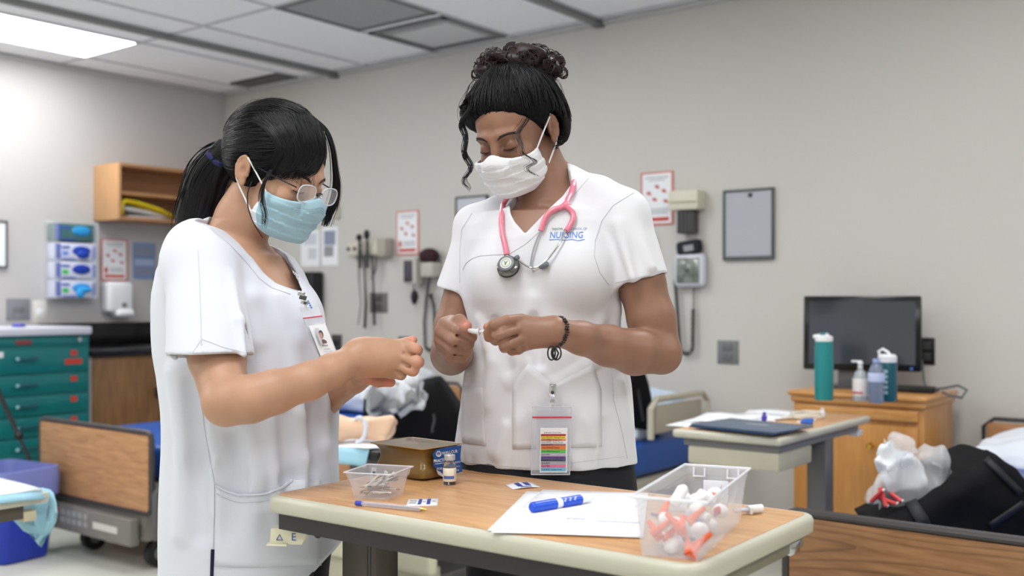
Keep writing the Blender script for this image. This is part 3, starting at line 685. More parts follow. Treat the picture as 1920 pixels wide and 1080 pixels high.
q = MB(); q.sheet([binring(.205, .16, .30), binring(.208, .164, .38), binring(.206, .162, .43, .055), binring(.198, .154, .432), binring(.185, .14, .33), binring(.17, .13, .2)], close=True); q.build('liner', BAGB, t, smooth=60)

# ------------------------------------------------------------------ beds
def bed(s0, s1, board, label, foot_h=(.27, .63), headboard=True, pillow=None, tfoot=2.12, matz=.56, gcol=(128, 124, 118), panel=None):
    w = s1-s0; t = thing('hospital_bed', label, 'bed', RW((s0+s1)/2, tfoot, 0), RR, 'hospital beds with their heads to the wall')
    a = w/2; L = tfoot-.06; frm = mat('bed_frame%d' % int(s0*10), gcol, rough=.45, metal=.1); edge = m_('board_edge', (62, 58, 58), rough=.4)
    fb = MB().box(-a+.012, a-.012, -.0, .025, foot_h[0]+.01, foot_h[1]-.012, bev=.004).build('footboard', board, t)
    q = MB(); z0, z1 = foot_h; pts = [(-a+.03, z1), (a-.03, z1), (a-.008, z1-.008), (a, z1-.03), (a, z0+.03), (a-.03, z0), (-a+.03, z0), (-a, z0+.03), (-a, z1-.03), (-a+.008, z1-.008)]
    q.tube([Vector((x, .0125, z)) for x, z in pts+pts[:2]], .0125, 8); q.build('edge_trim', edge, fb, M=WM[t.name])
    if headboard:
        hb = MB().box(-a+.02, a-.02, L-.025, L, .38, .70, bev=.02).build('headboard', board if board is not FIGURED else OAK, t)
        q = MB(); pts = [(-a+.05, .715), (a-.05, .715), (a-.008, .68), (a-.008, .4), (-a+.008, .4), (-a+.008, .68)]
        q.tube([Vector((x, L-.0125, z)) for x, z in pts+pts[:2]], .009, 8); q.build('edge_trim', edge, hb, M=WM[t.name])
    MB().box(-a+.02, a-.02, .08, L-.05, matz-.155, matz, bev=.03, seg=3).build('mattress', VINB, t)
    MB().box(-a+.0, a-.0, .06, L-.04, matz-.23, matz-.165, bev=.008).build('deck', frm, t)
    MB().box(-a+.06, a-.06, .02, .1, .14, .26, bev=.005).build('foot_rail', frm, t)
    MB().box(-a+.12, a-.12, .1, L-.1, .2, .26, bev=.005).build('under_frame', dgrey, t)
    for x in (-a+.16, a-.16):
        for y in (.3, L-.3): MB().box(x-.03, x+.03, y-.03, y+.03, .24, matz-.2).build('lift_post', dgrey, t)
    for x in (-a+.3, a-.12):
        for y in (.12, L-.15):
            c = MB(); c.tube([(x-.02, y, .065), (x+.02, y, .065)], .062, 18); w_ = c.build('wheel', m_('tyre', (28, 28, 30)), t)
            MB().tube([(x-.024, y, .065), (x+.024, y, .065)], .03, 14).build('hub', mgrey, w_, M=WM[t.name])
            MB().box(x-.03, x+.03, y-.03, y+.03, .125, .2, bev=.004).build('caster_fork', dgrey, t)
    if panel:
        MB().box(-a+.03, a-.0, -.03, -.002, .26, .42, bev=.05, seg=4).build('foot_panel', panel, t)
    return t
b1 = bed(1.45, 2.41, OAK, 'hospital bed at the left with plain wooden footboard and blue mattress', tfoot=2.19)
W1_ = WM[b1.name]
MB().box(-.47, .4, -.045, .0, .125, .245, bev=.006).build('foot_bumper', m_('bumper_grey', (120, 116, 112), rough=.4), b1)
MB().box(-.29, -.21, -.048, -.044, .2, .225).build('orange_label', m_('label_orange', (196, 92, 56)), b1)
q = MB()
for i in range(5):
    for j in range(2): q.box(-.18+i*.05, -.15+i*.05, -.048, -.044, .165+j*.035, .19+j*.035)
q.build('control_marks', pgrey, b1, smooth=0)
MB().box(.1, .3, -.048, -.044, .17, .2).build('white_label', m_('label_pale', (206, 202, 196)), b1)
MB().tube([(.5, .05+.16*i/4-.03, z) for i, z in ((0, .16), (0, .36), (1, .42), (3, .42), (4, .36), (4, .16))], .018, 10).build('side_rail_end', m_('rail_dark', (84, 84, 88), rough=.4), b1)
def pillow(name, loc, rz, rx, ry, rzz, m, label, tilt=0, group='bed pillows', seed=0):
    g = thing(name, label, 'pillow', loc, rz, group)
    s_ = SDF((-rx-.03, -ry-.03, -rzz-.04), (rx+.03, ry+.03, rzz+.04), .009)
    def fn(X, Y, Z):
        g = np.sqrt(np.clip(1-np.abs(X/rx)**3, 0, 1)*np.clip(1-np.abs(Y/ry)**3, 0, 1))
        return np.maximum(np.abs(Z)-rzz*g**.8-.004, np.maximum(np.abs(X)-rx, np.abs(Y)-ry))*.8
    s_.op(fn, (-rx-.03, -ry-.03, -rzz-.04), (rx+.03, ry+.03, rzz+.04))
    s_.warp(.008, 22, seed)
    me = s_.mesh(name, 2); me.materials.append(m); o = bpy.data.objects.new('cover', me)
    link(o, g, WM[g.name] @ Matrix.Rotation(tilt, 4, 'X')); return g
pillow('pillow', RW(1.95, .45, .70), RR, .34, .24, .11, LINEN, 'white pillow at the head of the left hand bed', .35, None, 2)
M3 = m_('cream_panel', (208, 204, 180), rough=.4)
b3 = bed(3.09, 4.04, OAK, 'hospital bed behind the two people with black bag and cream frame', gcol=(188, 182, 164), panel=None, foot_h=(.36, .635), headboard=False)
MB().box(-.46, .475, -.02, .03, .245, .375, bev=.03, seg=4).build('foot_panel', M3, b3)
q = MB(); q.tube([(.49, 1.45, .58), (.49, 1.45, .72), (.49, 1.5, .76), (.49, 1.95, .76), (.49, 2.0, .72), (.49, 2.0, .5)], .016, 10); q.build('side_rail', m_('rail_cream', (196, 190, 172), rough=.4), b3)
MB().box(.478, .488, 1.5, 1.95, .6, .73, bev=.004).build('rail_panel', m_('rail_panel', (178, 172, 156), rough=.5), b3)
pillow('pillow', RW(3.62, .42, .645), RR, .36, .26, .11, m_('pillow_blue', (206, 222, 240), rough=.8, bump=[(12, .5, (1, 1, 1))]), 'pale blue white pillow on the bed behind the taller person', .25, None, 5)
b4 = bed(5.33, 6.31, FIGURED, 'nearest hospital bed at the right with figured oak footboard', foot_h=(.27, .643), gcol=(196, 192, 176))
MB().box(-.53, -.497, .25, .95, .18, .4, bev=.05, seg=4).build('side_rail', m_('rail_offwhite', (206, 206, 186), rough=.4), b4)
MB().tube([(-.52, .3, .3), (-.54, .5, .34), (-.54, .8, .3)], .02, 10).build('rail_handle', white, b4)
pillow('pillow', RW(5.75, .42, .63), RR, .33, .22, .07, LINEN, 'white pillow lying flat on the right hand bed', .1, None, 7)
pillow('pillow', RW(6.04, .85, .665), RR+.4, .22, .18, .10, LINEN, 'rumpled white pillow at the right edge of the picture', .5, None, 8)

# bags: puffed outline solids
def sack(name, label, cat, m, Y, poly, thick, rnd, seed=1, amp=.01, freq=16, h=.009, part='body', group=None, dome=.0, lean=0., warp2=None, smooth=1, N=(0, 1, 0)):
    W = [P(x, y, Y) for x, y in poly]; base = Vector((sum(p.x for p in W)/len(W), Y, min(p.z for p in W)))
    g = thing(name, label, cat, base, 0, group)
    lo = Vector((min(p.x for p in W), Y-thick, min(p.z for p in W)))-Vector((.05,)*3); hi = Vector((max(p.x for p in W), Y+thick, max(p.z for p in W)))+Vector((.05,)*3)
    s_ = SDF(lo, hi, h)
    s_.poly([(p.x, p.z) for p in W], (0, Y, 0), (1, 0, 0), (0, 0, 1), N, thick, rnd, dome=dome)
    s_.warp(amp, freq, seed)
    if warp2: s_.warp(-warp2[0]*.9, warp2[1], seed+3, True)
    me = s_.mesh(name, smooth); place_mesh(part, me, m, g); return g, me
CLOTHB = m_('black_canvas', (7, 7, 10), rough=.8, spec=.25, bump=[(240, .35, (1, 1, 1))])
FILM = plastic_film('clear_bag', (.92, .94, .97), .3, .2, bump=[(16, 1.0, (1, 1, 1)), (50, .6, (1, 1, 1))])
FILMW = mat('white_bag', (226, 230, 236), rough=.35, spec=.6, bump=[(14, 1., (1, 1, 1)), (45, .6, (1, 1, 1))])
# black tote on the nearest bed
g, me = sack('tote_bag', 'black canvas tote bag on the nearest right hand bed', 'bag', CLOTHB, 3.0, [(1618, 966), (1680, 938), (1745, 895), (1800, 860), (1834, 831), (1852, 848), (1878, 862), (1900, 895), (1925, 928), (1960, 985), (1950, 1040), (1640, 1000)], .15, .05, 3, .012, 13, warp2=(.008, 9))
bv = bvh_of(me)
def ribbon(bv, pts, wpx, off=.004):
    rows = []
    for i, (x, y) in enumerate(pts):
        a = pts[max(0, i-1)]; b = pts[min(len(pts)-1, i+1)]; d = Vector((b[0]-a[0], b[1]-a[1])).normalized(); n = Vector((-d.y, d.x))
        r = [hit(bv, x+n.x*k*wpx/2, y+n.y*k*wpx/2, off) for k in (-1, 0, 1)]
        if None not in r: rows.append(r)
    return rows
MB().sheet(ribbon(bv, [(1696+i*4.0, 922+i*6.6) for i in range(9)]+[(1734, 990)], 24, .005)).build('strap', m_('strap_black', (26, 27, 31), rough=.6, bump=[(300, .4, (1, 1, 1))]), g, M=Matrix.Identity(4), solid=.004)
rr = ribbon(bv, [(1850+i*9, 862+i*9) for i in range(8)], 12, .004)
if len(rr) > 1: MB().sheet(rr).build('rim_band', m_('strap_black', 0), g, M=Matrix.Identity(4), solid=.004)
rr = ribbon(bv, [(1855+i*9, 985-i*6) for i in range(8)], 12, .004)
if len(rr) > 1: MB().sheet(rr).build('strap', m_('strap_black', 0), g, M=Matrix.Identity(4), solid=.004)
g, me = sack('plastic_bag', 'clear plastic bag of supplies spilling from the tote bag on the right', 'plastic bag', FILM, 3.02, [(1622, 955), (1624, 925), (1640, 890), (1648, 862), (1664, 822), (1690, 843), (1730, 850), (1776, 870), (1790, 900), (1700, 960)], .1, .03, 6, .02, 24, h=.007, part='film', warp2=(.010, 26))
me2 = sack('packing_sheet', 'crumpled white wrapper sticking out of the tote bag', 'wrapper', FILMW, 3.0, [(1638, 862), (1650, 858), (1654, 838), (1662, 826), (1674, 846), (1700, 846), (1740, 876), (1745, 892), (1700, 925), (1660, 935), (1655, 890)], .05, .02, 12, .008, 22, h=.006, part='sheet', warp2=(.010, 34))
for i, (x, y, x2, y2, c) in enumerate(((1640, 930, 1680, 945, (200, 60, 60)), (1650, 915, 1662, 950, (206, 70, 66)), (1670, 925, 1690, 940, (190, 70, 80)), (1634, 940, 1655, 920, (205, 70, 60)))):
    gg = thing('syringe', ('red capped syringe inside the bag, ' + ['lying low', 'standing', 'at the right', 'at the left rim'][i]), 'syringe', P(x, y, 2.93), 0, 'syringes in the clear bag')
    MB().tube([P(x, y, 2.93), P(x2, y2, 2.9)], .006, 8).build('barrel', m_('syr_red', (206, 62, 60), rough=.4), gg, M=Matrix.Identity(4)); MB().tube([P(x2, y2, 2.9), P(x2+4, y2-3, 2.9)], .003, 6).build('tip', white, gg, M=Matrix.Identity(4))
# black bag and clear bag on the bed behind
g, me = sack('duffel_bag', 'black duffel bag on the bed between the two people', 'bag', CLOTHB, 4.25, [(690, 740), (700, 728), (780, 714), (822, 710), (842, 740), (866, 775), (880, 850), (720, 850), (712, 790), (692, 780)], .16, .07, 9, .016, 9, h=.012)
bv = bvh_of(me); MB().tube([hit(bv, 812+2*math.sin(i), 776+i*7, .004) or P(812, 776+i*7, 4.1) for i in range(6)], .006, 6).build('zip', dgrey, g, M=Matrix.Identity(4))
sack('plastic_bag', 'clear plastic bag with white contents on the black duffel bag', 'plastic bag', FILM, 4.08, [(688, 742), (700, 705), (750, 700), (785, 712), (800, 745), (797, 757), (760, 770), (725, 778), (700, 770)], .12, .04, 15, .025, 18, h=.009, part='film', warp2=(.02, 24))
sack('packing_sheet', 'crumpled white wrapper inside the clear bag between the people', 'wrapper', FILMW, 4.1, [(700, 745), (712, 716), (748, 704), (778, 716), (784, 742), (755, 764), (715, 770)], .05, .03, 17, .02, 24, h=.008, part='sheet', warp2=(.018, 30))
# coat on the bed behind the taller person
g, me = sack('jacket', 'black jacket slung over the bed behind the taller person', 'jacket', CLOTHB, 4.9, [(1150, 700), (1190, 690), (1208, 740), (1224, 780), (1230, 812), (1150, 812)], .1, .04, 21, .02, 9, h=.012)
MB().tube([P(1196, 730, 4.78), P(1206, 790, 4.78)], .008, 6).build('seam', m_('strap_black', 0), g, M=Matrix.Identity(4))

# ------------------------------------------------------------------ bedside cabinet at the wall
def cabinet():
    t = thing('bedside_cabinet', 'honey oak bedside cabinet against the wall with brass knobs', 'cabinet', RW(4.945, .50, 0), RR)
    a = .275; H = .83
    MB().box(-a, a, .0, .40, .04, H-.05, bev=.002).build('carcass', MAPLE, t)
    MB().box(-a-.02, a+.02, -.03, .41, H-.022, H, bev=.008).build('top', MAPLEX, t)
    MB().box(-a-.01, a+.01, -.018, .405, H-.05, H-.022, bev=.008).build('moulding', MAPLEX, t)
    d = MB().box(-a+.02, a-.02, -.018, -.001, H-.105, H-.06, bev=.004).build('drawer', MAPLEX, t)
    d = MB().box(-a+.02, a-.02, -.02, -.001, .1, H-.125, bev=.005).build('door', MAPLE, t)
    BR = m_('brass', (214, 170, 80), rough=.2, metal=1)
    for x, z in ((.07, .62),): MB().lathe([(0, 0), (.008, 0), (.006, .012), (.015, .02), (.013, .03), (0, .033)], 16, M=Matrix.Translation((x, -.02, z)) @ Matrix.Rotation(PI/2, 4, 'X')).build('knob', BR, d, M=WM[t.name] if False else WM[t.name])
    MB().lathe([(0, 0), (.008, 0), (.006, .012), (.015, .02), (.013, .03), (0, .033)], 16, M=Matrix.Translation((.12, -.02, .44)) @ Matrix.Rotation(PI/2, 4, 'X')).build('knob', BR, d, M=WM[t.name])
    for x in (-a+.04, a-.04):
        for y in (.05, .36): MB().box(x-.02, x+.02, y-.02, y+.02, 0, .045).build('foot', MAPLE, t)
    return t
cb = cabinet(); CT = .83
# monitor
t = thing('monitor', 'black screened desktop monitor on the bedside cabinet', 'monitor', RW(4.88, .26, CT), RR+.28)
SM = Matrix.Translation((0, 0, .08)) @ Matrix.Rotation(-.06, 4, 'X')
MB().box(-.245, .245, -.005, .03, 0, .325, bev=.012, M=SM).build('back_shell', m_('shell_silver', (150, 152, 158), rough=.35, metal=.5), t)
MB().box(-.247, .247, -.016, .002, -.002, .327, bev=.008, M=SM).build('bezel', m_('bezel_black', (12, 12, 14), rough=.2), t)
MB().box(-.222, .222, -.0175, -.015, .026, .302, M=SM).build('screen', m_('screen_dark', (62, 66, 74), rough=.06, spec=.8), t)
MB().box(.2, .212, -.019, -.017, .006, .016, M=SM).build('sticker', m_('sticker_blue', (60, 110, 190)), t)
MB().box(-.1, .1, .01, .04, .01, .09, bev=.004).build('stand_neck', m_('stand_grey', (96, 96, 98), rough=.4), t); MB().box(-.13, .13, -.06, .1, 0, .012, bev=.004).build('stand_base', m_('stand_base', (70, 70, 72), rough=.35), t)
# bottles
def bottle(px, py, Y, prof, m, label, cap, parts=(), nm='water_bottle', cat='bottle', spin=0):
    p = P(px, py, Y); p.z = CT+.001
    t = thing(nm, label, cat, p, RR+spin); MB().lathe(prof, 28).build('bottle_body', m, t)
    cap(t)
    for f in parts: f(t)
    return t
TQ = m_('turquoise_plastic', (36, 140, 142), rough=.35, trans=.15)
def cap1(t):
    MB().lathe([(0, .228), (.034, .228), (.034, .245), (.02, .252), (0, .252)], 24).build('lid', white, t)
    MB().box(-.005, .055, -.012, .012, .24, .256, bev=.006, M=Matrix.Rotation(-.15, 4, 'Y')).build('spout', white, t)
    q = MB(); q.tube([(.0, 0, .25), (0, 0, .262)], .016, 14); q.build('lid_button', m_('lid_teal', (40, 120, 125)), t)
bottle(1545, 724, 4.05, [(0, 0), (.033, 0), (.035, .01), (.036, .12), (.035, .2), (.033, .228), (0, .228)], TQ, 'tall turquoise bottle with white flip lid at the left of the monitor', cap1)
def cap2(t):
    MB().lathe([(0, .15), (.034, .15), (.035, .172), (.028, .18), (0, .18)], 24).build('lid', white, t)
    MB().tube([(-.028, 0, .17), (-.034, 0, .19), (-.018, 0, .2), (0, 0, .19), (.01, 0, .178)], .005, 8).build('carry_loop', white, t)
def words(t): 
    for i, zz in enumerate((.03, .05, .07, .09, .11)): MB().box(-.008, .012, -.0375, -.0345, zz, zz+.012).build('printed_mark', m_('print_pale2', (170, 200, 205)), t)
bottle(1664, 728, 4.0, [(0, 0), (.034, 0), (.036, .01), (.036, .14), (.033, .15), (0, .15)], m_('deep_teal', (22, 84, 100), rough=.25), 'dark teal bottle with white lid, rightmost of the bottles', cap2, (words,))
def cap3(t):
    MB().lathe([(0, .125), (.009, .125), (.009, .14), (.012, .145), (.006, .15), (0, .15)], 16).build('pump_neck', white, t); MB().box(-.034, .008, -.006, .006, .147, .155, bev=.003).build('pump_spout', white, t)
def lab3(t): MB().lathe([(.0295, .02), (.0298, .022), (.0298, .085), (.0295, .087)], 24).build('label', m_('label_white', (232, 228, 228)), t); MB().box(-.02, .02, -.0312, -.0290, .03, .036).build('red_line', red, t)
bottle(1613, 724, 4.02, [(0, 0), (.027, 0), (.029, .005), (.029, .085), (.02, .11), (.011, .118), (.011, .127), (0, .127)], m_('sanitiser', (206, 214, 220), rough=.15, trans=.4), 'white hand sanitiser pump bottle before the monitor', cap3, (lab3,), 'sanitiser_bottle')
def cap4(t): MB().lathe([(0, .152), (.013, .152), (.013, .166), (0, .166)], 18).build('cap', m_('cap_blue', (150, 166, 214)), t)
def lab4(t): MB().lathe([(.0305, .08), (.031, .082), (.031, .112), (.0305, .114)], 24).build('label', m_('label_lav', (188, 200, 232)), t)
bottle(1643, 731, 3.94, [(0, 0), (.026, 0), (.029, .008), (.027, .03), (.03, .045), (.027, .06), (.03, .08), (.03, .115), (.02, .14), (.012, .148), (.012, .155), (0, .155)], m_('pet', (150, 166, 196), rough=.1, trans=.55), 'clear plastic water bottle with pale blue label', cap4, (lab4,))
# power brick and cord
t = thing('power_brick', 'black power adapter on the cabinet behind the bottles', 'power adapter', RW(5.13, .33, CT+.001), RR)
MB().box(-.085, .08, -.03, .03, 0, .028, bev=.005).build('case', black, t); MB().box(.08, .1, -.006, .006, .008, .02, bev=.002).build('plug', dgrey, t)
t = thing('power_cord', 'grey power cord looping off the right end of the cabinet', 'cord', RW(5.20, .3, CT), RR)  # mains power cord draped off the cabinet end
p0 = [(-.02, .03, .014), (.03, .03, .02), (.09, .02, .035), (.13, .0, .02), (.12, -.04, -.01), (.07, -.05, .0), (.04, -.02, .008)]
MB().tube(p0, .0055, 8).build('cable', m_('cable_grey', (96, 98, 98)), t); MB().tube([(-.02, .03, .014), (-.06, .1, .012), (-.1, .2, .03), (-.13, .27, .12)], .004, 8).build('cable_end', m_('cable_grey', 0), t)

# second overbed table with papers
TB = Matrix.Rotation(0, 4, 'Z')
t = thing('overbed_table', 'overbed table in front of the bedside cabinet covered with papers', 'table', RW(4.945, 1.30, 0), RR, 'overbed tables with cream edges')
Z2 = .785; aw, al = .195, .41
TOPW = wood('table_top_wood', (222, 178, 132), (200, 148, 102), rough=.3, scale=1.0, axis='y', grain=.8)
CREAM = m_('cream_edge', (198, 195, 180), rough=.4)
MB().box(-aw, aw, -al, al, Z2-.03, Z2-.002, bev=.01, seg=3).build('edge', CREAM, t); MB().box(-aw+.015, aw-.015, -al+.015, al-.015, Z2-.004, Z2, bev=.001).build('top_panel', TOPW, t)
MB().box(-aw+.03, aw-.02, -al+.03, al-.08, Z2-.055, Z2-.03).build('under_rail', mgrey, t)
MB().box(-aw+.05, aw-.015, -al+.02, -.12, Z2-.115, Z2-.056, bev=.006).build('drawer', m_('drawer_cream', (196, 190, 170)), t)
MB().box(.09, .16, .05, .13, .08, Z2-.055, bev=.006).build('post', m_('post_grey', (112, 112, 116), rough=.35, metal=.3), t)
MB().box(-.02, .17, -.33, .36, .045, .09, bev=.01).build('base', m_('post_grey', 0), t)
for y in (-.3, .33):
    for x in (0, .15): MB().ball((x, y, .024), .024, 2).build('wheel', black, t)
MB().box(aw-.06, aw-.02, al-.08, al-.03, Z2-.075, Z2-.05, bev=.004).build('release_lever', paper, t)
TM2 = WM[t.name]
def on2(x, y, z=0): return TM2 @ Vector((x, y, Z2+.0005+z))
t2rot = RR
for i, (x, y, r, lb) in enumerate(((-.16, -.2, .1, 'loose white paper overhanging the front left of the far overbed table'), (-.12, .0, -.2, 'white paper lying in the middle of the far overbed table'), (-.1, .2, .35, 'white paper at the back of the far overbed table'), (-.15, -.08, .25, 'white paper under the others on the far overbed table'))):
    g = thing('paper_sheet', lb, 'paper', on2(x, y, .0015*i), t2rot+r, 'loose papers on the far overbed table')
    MB().sheet([[Vector((a*.108, b*.14, .004*math.sin(3*a+i)*(b+1)*.5+.005*(i % 2))) for a in (-1, -.5, 0, .5, 1)] for b in (-1, -.5, 0, .5, 1)]).build('sheet', paper, g, solid=.0008)
    MB().box(-.07, .05, -.09, -.088, .008, .0088).build('printed_line', pgrey, g)
g = thing('folder', 'dark slate blue folder on the far overbed table', 'folder', on2(.04, -.29, .012), t2rot-.12)
MB().box(-.16, .16, -.12, .12, 0, .006, bev=.001).build('cover', m_('folder_slate', (88, 100, 118), rough=.4), g); MB().box(-.165, .155, -.124, .0, -.005, -.0005).build('back_cover', m_('folder_blue', (30, 62, 100), rough=.4), g)
MB().box(-.03, .05, .01, .03, .006, .0066).build('printed_mark', pgrey, g)
g = thing('tubing_coil', 'clear plastic tubing coil lying on the far overbed table', 'tubing', on2(.06, .12, .004), t2rot)
MB().tube([Vector((.05*math.cos(a)*(1+.2*math.sin(2.3*a)), .08*math.sin(a), .004+.003*a/3)) for a in [i*.35 for i in range(50)]], .004, 6).build('tube', plastic_film('tube_cream', (.88, .84, .74), .6, .2), g)
MB().tube([(.02, .1, .02), (0, -.05, .012), (-.05, -.1, .006)], .004, 6).build('tube_end', bpy.data.materials['tube_cream'], g)
for i, (x, y, c, lb) in enumerate(((-.02, -.06, (70, 64, 170), 'purple capped vial on the far overbed table'), (.11, .02, (60, 110, 200), 'blue clip at the front right of the far overbed table'), (.09, .2, (226, 220, 232), 'white capped vial standing at the back of the far overbed table'), (.13, -.04, (40, 96, 190), 'blue needle hub near the edge of the far overbed table'))):
    g = thing('vial', lb, 'vial', on2(x, y, .002), t2rot+i)
    if i in (0, 2): MB().lathe([(0, 0), (.01, 0), (.01, .02), (.006, .024), (.006, .034), (0, .034)], 14).build('body', mat('v%d' % i, c, rough=.4), g); MB().tube([(.01, 0, .006), (.04, 0, .006)], .005, 8).build('stem', white, g)
    else: MB().tube([(-.02, 0, .007), (.02, .005, .007)], .007, 8).build('body', mat('v%d' % i, c, rough=.4), g); MB().tube([(.02, .005, .007), (.035, .008, .007)], .003, 6).build('stem', white, g)
g = thing('drip_line', 'clear drip line hanging below the far overbed table', 'tubing', RW(4.70, 1.12, 0), RR)
g.location = WM[g.name].translation
MB().tube([(0, 0, .72), (.01, 0, .6), (.0, .0, .5), (-.02, 0, .42)], .008, 8).build('tube', plastic_film('drip', (.9, .92, .95), .6, .2), g); MB().box(-.012, .012, -.012, .012, .72, .76, bev=.003).build('clamp', white, g)

# pad covered table at the far left with blue drape
t = thing('overbed_table', 'overbed table at the lower left corner under a blue and white pad', 'table', Vector((-1.68, 3.05, 0)), RR+.08+PI/2*0, 'overbed tables with cream edges')
Z4 = .655
M4 = WM[t.name]
# table seen from its front edge: long edge runs towards the camera-left
cxa, cya = -1.28, 2.9   # nearest right corner
def L4(px, py, z):
    Y = (CZ-z)*F/(py-HY); return Vector(((px-960)/F*Y, Y, z))
cnr = L4(94, 920, Z4)
A4 = (L4(0, 934, Z4)-cnr); A4.z = 0; A4.normalize(); B4 = Vector((-A4.y, A4.x, 0))
if B4.y < 0: B4 = -B4
def m4(): return Matrix(((A4.x, B4.x, 0, cnr.x), (A4.y, B4.y, 0, cnr.y), (0, 0, 1, 0), (0, 0, 0, 1)))
MM = m4()
MB().box(0, .8, 0, .4, Z4-.035, Z4-.002, bev=.008, M=None).build('edge', m_('cream_edge', 0), t, M=MM)
MB().box(.07, .75, .02, .3, Z4-.075, Z4-.036).build('under_rail', m_('rail_taupe', (84, 76, 68), rough=.5), t, M=MM)
MB().box(.03, .07, .02, .06, Z4-.085, Z4-.055, bev=.003).build('release_lever', m_('lever_cream', (200, 190, 160)), t, M=MM)
MB().box(.55, .65, .1, .18, .08, Z4-.07, bev=.006).build('post', m_('post_grey', 0), t, M=MM); MB().box(.1, .7, .08, .2, .045, .09, bev=.01).build('base', m_('post_grey', 0), t, M=MM)
for x in (.13, .67):
    for y in (.1, .18): MB().ball((x, y, .024), .024, 2).build('wheel', black, t, M=MM)
PADW = m_('pad_white', (238, 242, 246), rough=.8, bump=[(30, .4, (1, 1, 1))]); PADB = m_('pad_blue', (158, 206, 226), rough=.55, bump=[(22, .8, (1, 1, 1)), (70, .4, (1, 1, 1))])
g = thing('underpad', 'white and pale blue disposable pad draped over the lower left table', 'pad', MM @ Vector((.4, .2, Z4)), 0)
rows = []
for j in range(9):
    v = j/8; rows.append([MM @ Vector((.7-.68*u/10, .01+.42*v, Z4+.006+.012*math.sin(u*.9+v*3)*v+.02*v)) for u in range(11)])
MB().sheet(rows).build('pad_top', PADW, g, M=Matrix.Identity(4), solid=.003)
def pxw(px, py, Y): return P(px, py, Y)
Yc4 = cnr.y
dr = [[(60, 917), (78, 914), (94, 918), (100, 925)], [(90, 932), (95, 936), (101, 940), (106, 945)], [(92, 950), (98, 955), (103, 960), (108, 962)], [(88, 975), (94, 978), (100, 980), (105, 978)], [(82, 1000), (86, 1000), (91, 1000), (95, 996)], [(66, 1014), (72, 1022), (78, 1026), (82, 1016)]]
MB().sheet([[P(x, y, Yc4+.02+.02*math.sin(i*1.3+j)) for j, (x, y) in enumerate(r)] for i, r in enumerate(dr)]).build('drape_front', PADB, g, M=Matrix.Identity(4), solid=.002)
dr = [[(2, 955), (30, 950), (60, 945), (92, 940)], [(10, 962), (36, 962), (62, 965), (88, 965)], [(28, 978), (44, 980), (66, 985), (86, 985)], [(44, 995), (54, 1000), (68, 1000), (84, 1000)], [(64, 1002), (66, 1014), (74, 1020), (80, 1012)]]
MB().sheet([[P(x, y, Yc4+.10+.02*math.sin(i+j*1.7)) for j, (x, y) in enumerate(r)] for i, r in enumerate(dr)]).build('drape_back', PADB, g, M=Matrix.Identity(4), solid=.002)
rows = [[MM @ Vector((.7-.68*u/10, .012-.012*k, Z4+.004-.01*k+.003*math.sin(u*1.7))) for u in range(11)] for k in range(3)]
MB().sheet(rows).build('pad_edge', PADB, g, M=Matrix.Identity(4), solid=.002)

# practice arm on a small tray table behind the glass tray, with its pad
t = thing('instrument_stand', 'low black topped tray stand under the practice arm', 'stand', P(690, 1000, 3.55)*1, RR)
t.location = (P(690, 1000, 3.55).x, 3.55, 0); WM[t.name] = Matrix.Translation(t.location) @ Matrix.Rotation(RR, 4, 'Z'); t.matrix_basis = WM[t.name]
ZT = .735
MB().box(-.28, .19, -.14, .14, ZT-.03, ZT, bev=.006).build('tray', black, t)
MB().box(-.05, .05, -.04, .04, .06, ZT-.03, bev=.005).build('post', mgrey, t); MB().box(-.22, .22, -.1, .1, .03, .07, bev=.01).build('base', dgrey, t)
for x in (-.18, .18): MB().ball((x, 0, .022), .022, 2).build('wheel', black, t)
g = thing('underpad', 'pale blue pad hanging over the tray stand behind the small clear tray', 'pad', WM[t.name] @ Vector((0, 0, ZT)), RR)
MT = WM[t.name]
MB().sheet([[MT @ Vector((-.27+.42*u/8, -.15+.2*v/5, ZT+.004+.005*math.sin(u+v))) for u in range(9)] for v in range(6)]).build('pad_top', PADW, g, M=Matrix.Identity(4), solid=.003)
hang = [.16, .17, .17, .13, .06, .045, .05, .05, .055]
MB().sheet([[MT @ Vector((-.27+.42*u/8, -.152-.012*math.sin(u*1.4)-.006*k, ZT+.004-hang[u]*k/3)) for u in range(9)] for k in range(4)]).build('pad_edge', PADB, g, M=Matrix.Identity(4), solid=.002)
# practice arm
g = thing('practice_arm', 'pale practice mannequin arm with clenched fist and white wrist tie', 'mannequin arm', P(690, 815, 3.5), 0)
s_ = SDF(P(540, 860, 3.62)-Vector((0, .2, 0)), P(770, 760, 3.4)+Vector((0, .3, 0)), .0045)
Ya = 3.5; r_ = lambda px: px*Ya/F
s_.chain([(P(560, 800, Ya), r_(30)), (P(630, 803, Ya), r_(24)), (P(672, 803, Ya), r_(17)), (P(690, 802, Ya), r_(18))], .02)
s_.cone(P(690, 802, Ya), P(722, 804, Ya), r_(20), r_(20), .02)
for i, (y0, y1) in enumerate(((786, 790), (794, 800), (802, 810), (810, 818))):
    s_.cone(P(700, y0+4, Ya-.03), P(733-i*3, y0, Ya-.045), r_(8), r_(7.5), .006); s_.cone(P(733-i*3, y0, Ya-.045), P(738-i*5, y1+2, Ya-.0), r_(7.5), r_(7), .005); s_.cone(P(738-i*5, y1+2, Ya), P(722, y1+2, Ya+.01), r_(7), r_(6), .005)
s_.cone(P(696, 818, Ya-.02), P(718, 822, Ya-.04), r_(8), r_(7), .006)
place_mesh('arm_skin', s_.mesh('arm', 2), m_('mannequin_skin', (238, 200, 170), rough=.4, sss=.1), g)
